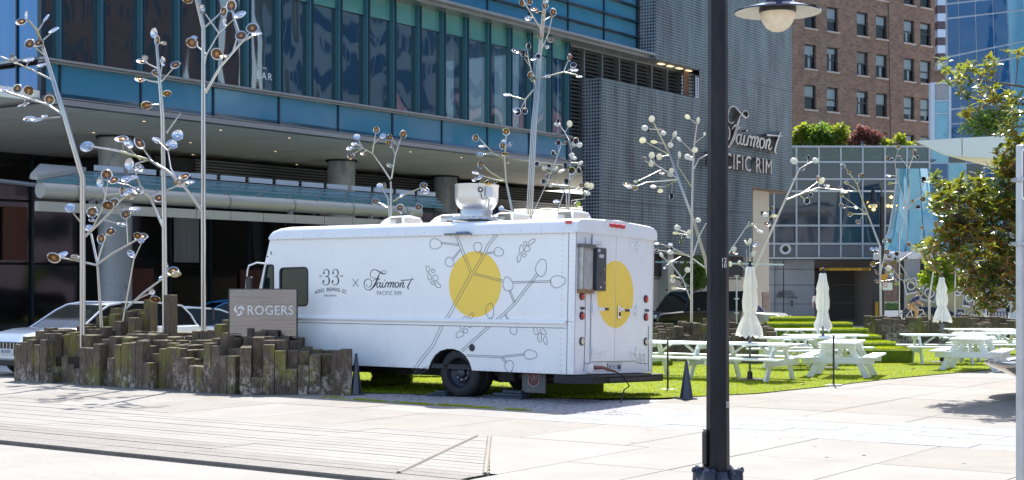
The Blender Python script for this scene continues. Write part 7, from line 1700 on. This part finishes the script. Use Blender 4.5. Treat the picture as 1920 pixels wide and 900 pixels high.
# box hedge planter by the garage
hY = 76; q = thing('hedge_planter', 'pale concrete trough with clipped green hedge beside the parking entrance', 'planter', Matrix.Translation((0, 0, 0)))
def hp(px, py, Y=hY): return Vector(((px - 960) / F * Y, Y, H - (py - HY) / F * Y))
a, e = hp(1658, 612), hp(1692, 582); bx(MB(), a.x, e.x, hY, hY + .8, a.z - .3, e.z).obj('trough', MATS['pale_plate'], q); a, e = hp(1657, 582), hp(1690, 566); bx(MB(), a.x, e.x, hY + .05, hY + .75, a.z, e.z, 0, .08).obj('clipped_hedge', mat('dark_hedge', (.03, .075, .02), .8, var=.5, vs=6, bump=1, bs=20), q)
# ================================================================ VEHICLES
def carpaint(name, c, metal=.3, coat=.7): return mat(name, c, .12 if sum(c) < .2 else .25, metal, coat=coat, var=.02, vs=2)
m_cwhite = carpaint('car_white', (.72, .75, .80), .1); m_cblue = carpaint('car_blue', (.03, .2, .42), .1); m_cblack = carpaint('car_black', (.006, .008, .014), .0, .25); m_csil = carpaint('car_ivory', (.66, .64, .58), .1)
m_lens = mat('headlamp_glass', (.6, .65, .7), .08, .3, coat=1)
def car(name, label, M, paint, L, W, prof, belt, roofpts, wheels, wr=.34, glass=None, arch=.4, group=None, cat='car', plate=None, lights=None, nose=None, seatdark=True):
    """local x forward; prof: lower body outline from rear bottom over the shoulder to front bottom (x,z); roofpts: greenhouse outline (x,z) rear->front, belt at z"""
    t = thing(name, label, cat, M, group); g_ = glass or glassd
    loop = list(prof)
    # cut the arches in the bottom edge
    bot = []
    for wx in sorted(wheels, reverse=True):
        for k in range(9): a = math.pi * k / 8; bot.append((wx + arch * math.cos(a), max(.22, wr + arch * math.sin(a) * .96 - .0)))
    outline = loop + [(p[0], p[1] if 0 < i % 9 < 8 else .22) for i, p in enumerate(bot)]
    b = MB(); secs = [(-W / 2, .93, .0), (-W / 2 + .0, 1, 0)]
    # body as three slabs across the width so the flanks are rounded
    b.plate([outline], W - .16, Matrix.Translation((0, W / 2 - .08, 0)) @ HP)
    for sgn in (-1, 1):
        ins = [(x * .985, .22 + (z - .22) * .955 if z > .5 else z) for x, z in outline]
        n = len(outline); o = len(b.v); y0, y1 = sgn * (W / 2 - .08), sgn * (W / 2)
        b.v += [(x, y0, z) for x, z in outline] + [(x, y1, z) for x, z in ins]
        for i in range(n):
            j = (i + 1) % n; f = [o + i, o + j, o + n + j, o + n + i]; b.f.append(f if sgn > 0 else f[::-1]); b.m.append(0)
        tri = tessellate_polygon([[Vector((x, z, 0)) for x, z in ins]])
        for a, c, d in tri:
            b.f.append([o + n + a, o + n + c, o + n + d]); b.m.append(0)
    body = b.obj('body', paint, t, 35)
    bm = bmesh.new(); bm.from_mesh(body.data); bmesh.ops.recalc_face_normals(bm, faces=bm.faces[:]); bm.to_mesh(body.data); bm.free()
    # greenhouse
    tum = .16; zr = max(p[1] for p in roofpts)
    def inset(z): return W / 2 - .06 - tum * (z - belt) / (zr - belt)
    gpts = [(x, z) for x, z in roofpts]; c = MB(); n = len(gpts)
    for sgn in (-1, 1):
        c.v += [(x, sgn * inset(z), z) for x, z in gpts]
    for i in range(n - 1):
        top = gpts[i][1] > zr - .12 and gpts[i + 1][1] > zr - .12
        c.f.append([i, i + 1, n + i + 1, n + i]); c.m.append(1 if top else 0)
    for sgn in (0, 1):
        tri = tessellate_polygon([[Vector((x, z, 0)) for x, z in gpts]]); 
        for a, d, e in tri: c.f.append([sgn * n + a, sgn * n + d, sgn * n + e]); c.m.append(0)
    go = c.obj('greenhouse', [g_, paint], t, 30)
    bm = bmesh.new(); bm.from_mesh(go.data); bmesh.ops.recalc_face_normals(bm, faces=bm.faces[:]); bm.to_mesh(go.data); bm.free()
    for sgn in (-1, 1):     # roof rails / pillars in body colour
        b = MB(); b.tube([(x, sgn * (inset(z) + .004), z) for x, z in gpts], .024, 6); b.obj('roof_rail', paint, t, 60)
        for f in (.36, .64):
            xs = [p[0] for p in gpts]; x = min(xs) + (max(xs) - min(xs)) * f; b = MB(); b.box((x, sgn * (inset((belt + zr) / 2) + .012), (belt + zr) / 2), (.06, .02, (zr - belt) * .96), Matrix.Translation((0, 0, 0))); b.obj('door_pillar', black, t)
            MB().box((x + .0, sgn * (W / 2 + .001), (belt + .35) / 2 + .05), (.008, .006, belt - .45)).obj('door_gap', m_seam, t)
            MB().box((x - .25, sgn * (W / 2 + .01), belt - .13), (.2, .03, .03), None, 0, .008).obj('door_handle', paint, t)
        MB().box((max(p[0] for p in gpts) - .55, sgn * (W / 2 + .09), belt + .05), (.14, .2, .13), None, 0, .035).obj('wing_mirror', paint, t, 40)
        MB().box((0, sgn * (W / 2 + .002), .27), (L * .5, .02, .1)).obj('sill', black, t)
    for wx in wheels:
        for sgn in (-1, 1):
            Mw = Matrix.Translation((wx, sgn * (W / 2 - .11), wr)) @ Matrix.Rotation(R(-90) * sgn, 4, 'X')
            q = MB(); q.lathe([(wr * .62, -.1), (wr * .95, -.1), (wr, -.06), (wr, .06), (wr * .95, .1), (wr * .62, .1)], 28, Mw); wo = q.obj('wheel', rubber, t, 45)
            q = MB(); q.lathe([(wr * .64, .09), (wr * .6, .06), (wr * .56, .02), (0, .02)], 24, Mw, 0)
            for k in range(5): q.box((0, 0, 0), (wr * .62, .06, .03), Mw @ Matrix.Rotation(k * 1.2566, 4, 'Z') @ Matrix.Translation((wr * .3, 0, .06)))
            q.lathe([(.06, .09), (0, .095)], 10, Mw); q.obj('rim', m_galv, wo, 40)
    fx = max(p[0] for p in prof); rx = min(p[0] for p in prof)
    for (x, y, z, sx_, sy_, sz_, mm, nm) in (lights or []): MB().box((x, y, z), (sx_, sy_, sz_), None, 0, min(sx_, sy_, sz_) * .3).obj(nm, mm, t, 40)
    return t
SEDAN = [(-2.3, .3), (-2.36, .55), (-2.33, .85), (-2.2, .98), (-1.6, 1.0), (.7, .98), (1.5, .9), (2.05, .78), (2.3, .62), (2.36, .42), (2.3, .24)]
SEDR = [(-2.0, .96), (-1.5, 1.22), (-1.05, 1.40), (-.4, 1.45), (.1, 1.43), (.5, 1.34), (1.15, .97)]
SUV = [(-2.3, .35), (-2.4, .6), (-2.38, .95), (-2.3, 1.05), (.8, 1.06), (1.6, 1.02), (2.15, .92), (2.36, .72), (2.38, .4), (2.3, .28)]
SUVR = [(-2.25, 1.03), (-2.12, 1.3), (-1.9, 1.52), (-1.2, 1.6), (-.2, 1.62), (.25, 1.56), (.55, 1.42), (1.15, 1.04)]
def cm(pos, d, zo=0): m = frame(Vector((pos[0], pos[1], gz(pos[1]) + zo)), Vector((d[0], d[1], 0))); return m
# white crossover with its black grille turned to the camera, left of the planter
bd = (-B.x, -B.y)
lt = [(2.33, .66, .78, .12, .36, .12, m_lens, 'headlamp'), (2.33, -.66, .78, .12, .36, .12, m_lens, 'headlamp'), (2.375, 0, .62, .05, .95, .28, black, 'grille'), (2.39, 0, .30, .05, 1.5, .12, black, 'lower_grille'), (-2.38, .72, .85, .06, .3, .14, red, 'tail_lamp'), (-2.38, -.72, .85, .06, .3, .14, red, 'tail_lamp')]
c1 = car('parked_car', 'white crossover with black grille and number plate behind the planter at far left', cm((-9.55, 33.9), bd), m_cwhite, 4.7, 1.88, SUV, 1.05, [(x, z * .985) for x, z in SUVR], [1.45, -1.4], .36, lights=lt)
pm_ = MB().box((2.42, 0, .55), (.012, .5, .13)).obj('number_plate', MATS['plate_white'], c1); text_obj('plate_lettering', 'RC4 0TF', .09, m_ink, pm_, Matrix.Translation((2.43, 0, .55)) @ Matrix(((0, 0, 1, 0), (1, 0, 0, 0), (0, 1, 0, 0), (0, 0, 0, 1))), .002)
for k in range(7): MB().box((2.405, -.36 + k * .12, .64), (.012, .02, .2)).obj('grille_bar', chrome, c1)
car('parked_car', 'white sedan with dark side windows behind the timber planter, left of the mirrored sign', cm((-8.75, 38.2), (-.93, -.36)), m_cwhite, 4.7, 1.84, SEDAN, .97, SEDR, [1.4, -1.4], .33, lights=lt[:3] + lt[4:])
c3_ = car('parked_car', 'blue crossover with red tail lamp, its roof just above the white sedan', cm((-8.2, 42.2), (-.88, -.47)), m_cblue, 4.7, 1.88, SUV, 1.05, SUVR, [1.45, -1.4], .36, lights=lt)
# black off-roader: upright sides, flat bonnet
OFR = [(-2.3, .45), (-2.38, .7), (-2.36, 1.1), (-2.3, 1.2), (.9, 1.2), (1.1, 1.19), (2.1, 1.12), (2.28, 1.0), (2.32, .6), (2.26, .4)]
OFRR = [(-2.32, 1.18), (-2.28, 1.5), (-2.2, 1.88), (-2.0, 1.95), (.1, 1.95), (.4, 1.92), (.62, 1.75), (1.02, 1.19)]
lto = [(2.3, .74, .98, .1, .3, .16, m_lens, 'headlamp'), (2.3, -.74, .98, .1, .3, .16, m_lens, 'headlamp'), (2.33, 0, .95, .05, .95, .2, m_chas, 'grille'), (2.33, 0, .55, .08, 1.7, .2, m_chas, 'bumper'), (-2.36, .8, 1.1, .06, .18, .3, red, 'tail_lamp'), (-2.36, -.8, 1.1, .06, .18, .3, red, 'tail_lamp')]
od = car('off_roader', 'glossy black boxy off-roader parked left of the lamp post, headlamp to the left', cm(((1300 - 960) / F * 57, 57.8), (-.86, -.5), .02), m_cblack, 4.75, 1.95, OFR, 1.19, OFRR, [1.5, -1.45], .40, arch=.46, lights=lto)
for sgn in (-1, 1): MB().box((.5, sgn * .9, 2.0), (.1, .05, .06)).obj('roof_mount', black, od)
# ivory pickup behind the lamp post
PIK = [(-2.6, .5), (-2.66, .8), (-2.62, 1.15), (-.7, 1.15), (1.0, 1.18), (2.2, 1.08), (2.45, .9), (2.48, .5), (2.4, .4)]
PIKR = [(-.75, 1.13), (-.6, 1.6), (-.45, 1.76), (.5, 1.76), (.85, 1.62), (1.35, 1.16)]
car('pickup_truck', 'ivory white pickup truck with sloped windscreen right of the lamp post', cm(((1375 - 960) / F * 59, 60.5), (.93, -.36), .0), m_csil, 5.1, 1.95, PIK, 1.14, PIKR, [1.65, -1.65], .40, arch=.46, lights=[(2.42, .74, .9, .1, .3, .2, m_lens, 'headlamp'), (2.42, -.74, .9, .1, .3, .2, m_lens, 'headlamp'), (2.46, 0, .85, .05, 1.0, .3, m_chas, 'grille')])
# white delivery van, far right
VAN = [(-2.9, .4), (-2.95, .8), (-2.92, 1.2), (1.2, 1.2), (2.2, 1.1), (2.6, .95), (2.75, .6), (2.7, .35)]
VANR = [(-2.92, 1.18), (-2.9, 2.0), (-2.75, 2.45), (.6, 2.45), (1.0, 2.3), (1.5, 1.75), (2.15, 1.12)]
vY = 86.0
v = car('delivery_van', 'white delivery van with amber corner lamp behind railings at the right under the magnolia', Matrix.Translation(((1925 - 960) / F * vY, vY, -1.0)) @ Matrix.Rotation(R(187), 4, 'Z'), m_cwhite, 5.6, 2.0, VAN, 1.18, VANR, [1.85, -1.75], .36, lights=[(2.62, .8, .95, .12, .35, .2, m_lens, 'headlamp'), (2.66, .98, .9, .14, .08, .1, MATS['hazard_yellow'], 'side_marker')])
for sgn in (-1, 1): MB().box((-1.3, sgn * .96, 1.78), (3.0, .12, 1.1), None, 0, .03).obj('cargo_panel', m_cwhite, v)
car('parked_car', 'blue car parked beyond the cyclist in front of the ochre hoarding', Matrix.Translation(((1722 - 960) / F * 79, 79, -.75)) @ Matrix.Rotation(R(180), 4, 'Z'), carpaint('car_deep_blue', (.02, .06, .14)), 4.5, 1.8, SEDAN, .97, [(x * 1.0, z) for x, z in SEDR], [1.4, -1.4], .33, lights=lt)
# railings in front of the van
ry_ = 74.0; rl_ = thing('railing', 'low dark metal railing in front of the white delivery van', 'railing', Matrix.Translation((0, ry_, 0)))
xa, xb = (1852 - 960) / F * ry_, (1925 - 960) / F * ry_; zr1, zr0 = H - (585 - HY) / F * ry_, H - (603 - HY) / F * ry_
for z in (zr1, zr0): MB().tube([(xa, 0, z), (xb, 0, z)], .025, 6).obj('rail', m_chas, rl_)
for k in range(13): x = xa + (xb - xa) * k / 12; MB().tube([(x, 0, -.9 if k % 6 == 0 else zr0), (x, 0, zr1)], .022 if k % 6 else .04, 6).obj('baluster', m_chas, rl_)
# ================================================================ STREET BITS FAR BACK
def signpost(name, label, px, Y, y0, y1, w_, h_, face, txt=None, tcol=None):
    t = thing(name, label, 'sign', Matrix.Translation(onground(px, Y))); k = Y / F; zt_ = H - (y0 - HY) * k - gz(Y); zb_ = H - (y1 - HY) * k - gz(Y)
    MB().tube([(0, 0, 0), (0, 0, zt_)], .035, 8).obj('pole', m_galv, t, 60); p = MB().box((0, -.05, (zt_ + zb_) / 2), (w_ * k, .012, zt_ - zb_)).obj('sign_plate', face, t)
    if txt: text_obj('lettering', txt, (zt_ - zb_) * .25, tcol or m_ink, p, Matrix.Translation((0, -.058, (zt_ + zb_) / 2 - (zt_ - zb_) * .28)) @ HP, .003, 1.0, .8)
    return t
signpost('notice_sign', 'square white notice board on a post beside the delivery van', 1848, 70, 551, 576, 26, 25, m_pf, 'NO PARKING')
t = thing('no_stopping_sign', 'small white sign with red symbol on the steel pole by the parking entrance', 'sign', Matrix.Translation(at(1664, 537, 51.8)))
MB().box((0, 0, 0), (.34, .01, .26)).obj('sign_plate', MATS['sign_white'], t); MB().box((-.02, -.006, 0), (.33, .006, .0)); q = MB(); q.ribbon([(-.07 + .06 * math.cos(k * .35), .03 + .06 * math.sin(k * .35)) for k in range(18)], .022, Matrix.Translation((0, -.008, 0)) @ HP, .002, 0, True); q.obj('red_ring', red, t)
q = MB(); q.plate([[(-.11, .12), (.11, .12), (.11, .0), (0, -.14), (-.11, .0)]], .01, Matrix.Translation(at(1658, 521, 51.7)) @ HP); o = q.obj('orange_pennant', mat('pennant_orange', (.65, .28, .03), .6)); tag(o, 'small orange pennant hanging among the dark dishes by the parking entrance', 'pennant')
# far street lamp seen against the garage glass
fl_ = thing('street_lamp', 'distant black street lamp with hanging bell seen against the grid glass building', 'lamp post', Matrix.Translation(onground(1654, 66))); kf = 66 / F
MB().tube([(0, 0, 0), (0, 0, H - (352 - HY) * kf)], .11, 10).obj('pole', black, fl_, 60)
q = MB(); dx = (1637 - 1654) * kf; zq = H - (360 - HY) * kf; q.lathe([(.03, .55), (.1, .4), (.12, .1), (.26, -.1), (.3, -.16), (0, -.14)], 16, Matrix.Translation((dx, 0, zq))); q.obj('lamp_shade', black, fl_, 40)
MB().tube([(0, 0, zq + .35), (-.1, 0, zq + .6), (dx, 0, zq + .62), (dx, 0, zq + .45)], .03, 6).obj('arm', black, fl_)
MB().lathe([(.2, 0), (.12, -.16), (0, -.2)], 12, Matrix.Translation((dx, 0, zq - .14))).obj('glass_bowl', MATS['cloudy_glass'], fl_, 50)
# thin pale rod stand near the umbrella
r1_ = thing('pole_stand', 'thin pale metal stand with crossbars in front of the beige hotel pier', 'pole', Matrix.Translation(onground(1381, 50))); k5 = 50 / F
MB().tube([(0, 0, 0), (0, 0, H - (505 - HY) * k5)], .03, 8).obj('pole', m_galv, r1_)
for y in (505, 516, 548, 575): MB().box((0, 0, H - (y - HY) * k5), (.16, .06, .04)).obj('crossbar', m_galv, r1_)
# orange-red standing board near the pier
o = MB().box((0, 0, 0), (.35, .2, 2.0), None, 0, .02).obj('banner_stand', mat('pink_banner', (.45, .30, .22), .6, var=.3, vs=2)); p = onground(1436, 70); o.matrix_world = Matrix.Translation((p.x, p.y, p.z + 1.0)); tag(o, 'narrow tan and red banner stand against the beige pier', 'banner')
# ================================================================ PEOPLE
m_skin = mat('skin', (.48, .27, .19), .5); m_hair = mat('hair_dark', (.03, .02, .015), .7)
def skinned(name, verts, edges, rad, m, parent, sub=1, root=0, M=None):
    me = bpy.data.meshes.new(name); me.from_pydata([tuple(v) for v in verts], edges, []); me.update()
    o = link(name, me, parent); s = o.modifiers.new('skin', 'SKIN'); sk = me.skin_vertices[0].data if me.skin_vertices else None
    if sk is None:
        return o
    for i, r in enumerate(rad): sk[i].radius = (r, r)
    sk[root].use_root = True; ss = o.modifiers.new('sub', 'SUBSURF'); ss.levels = sub; ss.render_levels = sub
    bpy.context.view_layer.update(); dg = bpy.context.evaluated_depsgraph_get(); nm = bpy.data.meshes.new_from_object(o.evaluated_get(dg)); o.modifiers.clear(); o.data = nm; nm.materials.clear(); nm.materials.append(m)
    nm.polygons.foreach_set('use_smooth', [True] * len(nm.polygons)); return o
def ensure_skin(me):
    bm = bmesh.new(); bm.from_mesh(me); bm.verts.layers.skin.verify(); bm.to_mesh(me); bm.free()
def figure(name, parts_, parent):
    out = []
    for (nm, V_, E_, R_, m) in parts_:
        me = bpy.data.meshes.new(nm); me.from_pydata([tuple(v) for v in V_], E_, []); ensure_skin(me); o = link(nm, me, parent)
        sk = me.skin_vertices[0].data
        for i, r in enumerate(R_): sk[i].radius = (r, r) if not isinstance(r, tuple) else r; sk[i].use_root = (i == 0)
        o.modifiers.new('skin', 'SKIN').use_smooth_shade = True; ss = o.modifiers.new('sub', 'SUBSURF'); ss.levels = ss.render_levels = 1
        bpy.context.view_layer.update(); dg = bpy.context.evaluated_depsgraph_get(); q = bpy.data.meshes.new_from_object(o.evaluated_get(dg)); o.modifiers.clear(); o.data = q; q.materials.clear(); q.materials.append(m)
        q.polygons.foreach_set('use_smooth', [True] * len(q.polygons)); out.append(o)
    return out
cyY = 66.0; cy_ = onground(1716, cyY); cy_.z = H - (612 - HY) / F * cyY
CYM = Matrix.Translation(cy_) @ Matrix.Rotation(R(-8), 4, 'Z') @ Matrix.Scale(.93, 4)
bike = thing('bicycle', 'pale framed bicycle ridden to the right behind the dark timber posts', 'bicycle', CYM)
m_bk = mat('bike_white', (.7, .72, .7), .3, coat=.4)
for x in (-.52, .52):
    q = MB(); q.tube([(x + .33 * math.cos(k * .2618), 0, .34 + .33 * math.sin(k * .2618)) for k in range(25)], .018, 6, 0, False); wo = q.obj('wheel', rubber, bike, 60)
    q = MB()
    for k in range(12): a = k * .5236; q.tube([(x, 0, .34), (x + .32 * math.cos(a), 0, .34 + .32 * math.sin(a))], .003, 4)
    q.lathe([(.03, -.04), (.03, .04)], 8, Matrix.Translation((x, 0, .34)) @ Matrix.Rotation(R(90), 4, 'X')); q.obj('spokes', chrome, wo)
q = MB(); bb_ = Vector((-.08, 0, .30)); st_p = Vector((-.22, 0, .86)); hd = Vector((.36, 0, .80)); hd2 = Vector((.40, 0, .66))
for a, e in ((bb_, st_p), (st_p.lerp(bb_, .12), hd), (bb_, hd2), (bb_, Vector((-.52, 0, .34))), (st_p.lerp(bb_, .12), Vector((-.52, 0, .34))), (hd, Vector((.52, 0, .34)))): q.tube([a, e], .018, 8)
q.obj('frame', m_bk, bike, 60); MB().box((-.24, 0, .92), (.26, .14, .05), None, 0, .02).obj('saddle', black, bike)
MB().tube([(.36, -.26, 1.0), (.33, -.1, .99), (.34, 0, .93), (.33, .1, .99), (.36, .26, 1.0)], .014, 6).obj('handlebar', black, bike); MB().tube([(-.08, -.1, .30), (-.08, -.1, .16)], .012, 6).obj('crank', chrome, bike); MB().lathe([(.09, 0), (.09, .01)], 20, Matrix.Translation((-.08, -.04, .3)) @ Matrix.Rotation(R(90), 4, 'X')).obj('chainring', chrome, bike)
rider = thing('person', 'cyclist in navy shirt, tan trousers and dark helmet leaning forward over handlebars', 'person', CYM)
hip = Vector((-.22, 0, 1.0)); ch = Vector((.05, 0, 1.36)); nk = Vector((.14, 0, 1.50)); hdp = Vector((.22, 0, 1.64))
body = [hip, Vector((-.10, 0, 1.18)), ch, nk, Vector((.18, 0, 1.56)), hdp, Vector((.23, 0, 1.74)),
        ch + Vector((.02, -.19, .04)), Vector((.18, -.23, 1.16)), Vector((.34, -.24, 1.03)), ch + Vector((.02, .19, .04)), Vector((.18, .23, 1.16)), Vector((.34, .24, 1.03)),
        Vector((-.2, -.1, .96)), Vector((.1, -.12, .72)), Vector((-.04, -.11, .28)), Vector((-.2, .1, .96)), Vector((.16, .12, .84)), Vector((.0, .11, .44)), Vector((.06, -.11, .20)), Vector((.11, .11, .37))]
E_ = [(0, 1), (1, 2), (2, 3), (3, 4), (4, 5), (5, 6), (2, 7), (7, 8), (8, 9), (2, 10), (10, 11), (11, 12), (0, 13), (13, 14), (14, 15), (0, 16), (16, 17), (17, 18), (15, 19), (18, 20)]
Rr_ = [.13, .13, .14, .055, .06, .09, .075, .06, .042, .03, .06, .042, .03, .09, .065, .045, .09, .065, .045, .04, .04]
bo, = figure('body', [('body', body, E_, Rr_, m_skin)], rider)
sh = [hip + Vector((0, 0, .03)), Vector((-.10, 0, 1.19)), ch, nk - Vector((.02, 0, .03)), ch + Vector((.02, -.19, .04)), Vector((.12, -.22, 1.25)), ch + Vector((.02, .19, .04)), Vector((.12, .22, 1.25))]
tr_ = [hip, Vector((-.2, -.1, .96)), Vector((.1, -.12, .72)), Vector((-.03, -.11, .33)), Vector((-.2, .1, .96)), Vector((.16, .12, .84)), Vector((.01, .11, .50))]
figure('clothes', [('shirt', sh, [(0, 1), (1, 2), (2, 3), (2, 4), (4, 5), (2, 6), (6, 7)], [.15, .15, .16, .075, .085, .065, .085, .065], mat('navy_shirt', (.03, .04, .13), .8)), ('trousers', tr_, [(0, 1), (1, 2), (2, 3), (0, 4), (4, 5), (5, 6)], [.15, .11, .09, .065, .11, .09, .065], mat('tan_trousers', (.42, .27, .14), .8))], rider)
q = MB(); q.lathe([(.118, -.02), (.122, .03), (.10, .09), (.05, .125), (0, .13)], 16, Matrix.Translation((.215, 0, 1.70)) @ Matrix.Rotation(R(12), 4, 'Y'), 0, 1.15, .9); q.obj('helmet', mat('helmet', (.04, .07, .08), .3), rider, 60)
q = MB(); q.lathe([(0, -.10), (.05, -.08), (.075, -.02), (.07, .03)], 12, Matrix.Translation((.26, 0, 1.62)) @ Matrix.Rotation(R(15), 4, 'Y')); q.obj('beard', m_hair, rider, 60)
q = MB(); q.box((.325, 0, 1.665), (.03, .03, .04), None, 0, .008); q.obj('nose', m_skin, rider)
for sgn in (-1, 1):
    MB().lathe([(0, .012), (.012, .006), (.014, 0)], 8, Matrix.Translation((.312, sgn * .035, 1.69)) @ Matrix.Rotation(R(90), 4, 'Y')).obj('eye', black, rider)
    hnd = thing_ = None
    for k in range(4): MB().tube([(.335, sgn * (.215 + k * .019), 1.03), (.375, sgn * (.215 + k * .019), 1.025), (.385, sgn * (.215 + k * .019), .995), (.36, sgn * (.215 + k * .019), .98)], .0095, 6).obj('finger', m_skin, rider, 60)
    MB().tube([(.335, sgn * .21, 1.025), (.345, sgn * .195, 1.0), (.365, sgn * .20, .985)], .010, 6).obj('thumb', m_skin, rider, 60)
    fz, fx2 = (.155, .1) if sgn < 0 else (.33, .14); MB().box((fx2, sgn * .11, fz), (.26, .095, .075), None, 0, .03).obj('shoe', black, rider, 40)
# a standing person in a white shirt, mostly hidden behind the middle umbrella
pY = 80; pp_ = onground(1533, pY); pp_.z = H - (606 - HY) / F * pY; per = thing('person', 'person in a white shirt and dark trousers half hidden behind the middle umbrella', 'person', Matrix.Translation(pp_))
b0 = [Vector((0, 0, .95)), Vector((0, 0, 1.2)), Vector((0, 0, 1.4)), Vector((0, 0, 1.52)), Vector((0, -.01, 1.64)), Vector((0, 0, 1.73)), Vector((-.2, 0, 1.4)), Vector((-.26, 0, 1.12)), Vector((-.25, -.05, .86)), Vector((.2, 0, 1.4)), Vector((.26, 0, 1.12)), Vector((.25, -.05, .86)), Vector((-.1, 0, .9)), Vector((-.11, 0, .5)), Vector((-.12, .02, .08)), Vector((.1, 0, .9)), Vector((.11, 0, .5)), Vector((.12, .02, .08)), Vector((-.12, -.12, .04)), Vector((.12, -.12, .04))]
figure('body', [('body', b0, [(0, 1), (1, 2), (2, 3), (3, 4), (4, 5), (2, 6), (6, 7), (7, 8), (2, 9), (9, 10), (10, 11), (0, 12), (12, 13), (13, 14), (0, 15), (15, 16), (16, 17), (14, 18), (17, 19)], [.12, .12, .13, .055, .09, .07, .06, .045, .03, .06, .045, .03, .085, .06, .045, .085, .06, .045, .035, .035], m_skin)], per)
figure('clothes', [('shirt', b0[:3] + [b0[6], b0[7], b0[9], b0[10]], [(0, 1), (1, 2), (2, 3), (3, 4), (2, 5), (5, 6)], [.15, .15, .155, .085, .065, .085, .065], MATS['umbrella_canvas']), ('trousers', [b0[0]] + b0[12:18], [(0, 1), (1, 2), (2, 3), (0, 4), (4, 5), (5, 6)], [.15, .11, .085, .07, .11, .085, .07], mat('dark_trousers', (.03, .03, .04), .8))], per)
MB().lathe([(.1, -.03), (.1, .04), (.05, .1), (0, .11)], 12, Matrix.Translation((0, .01, 1.7))).obj('hair', m_hair, per, 60)
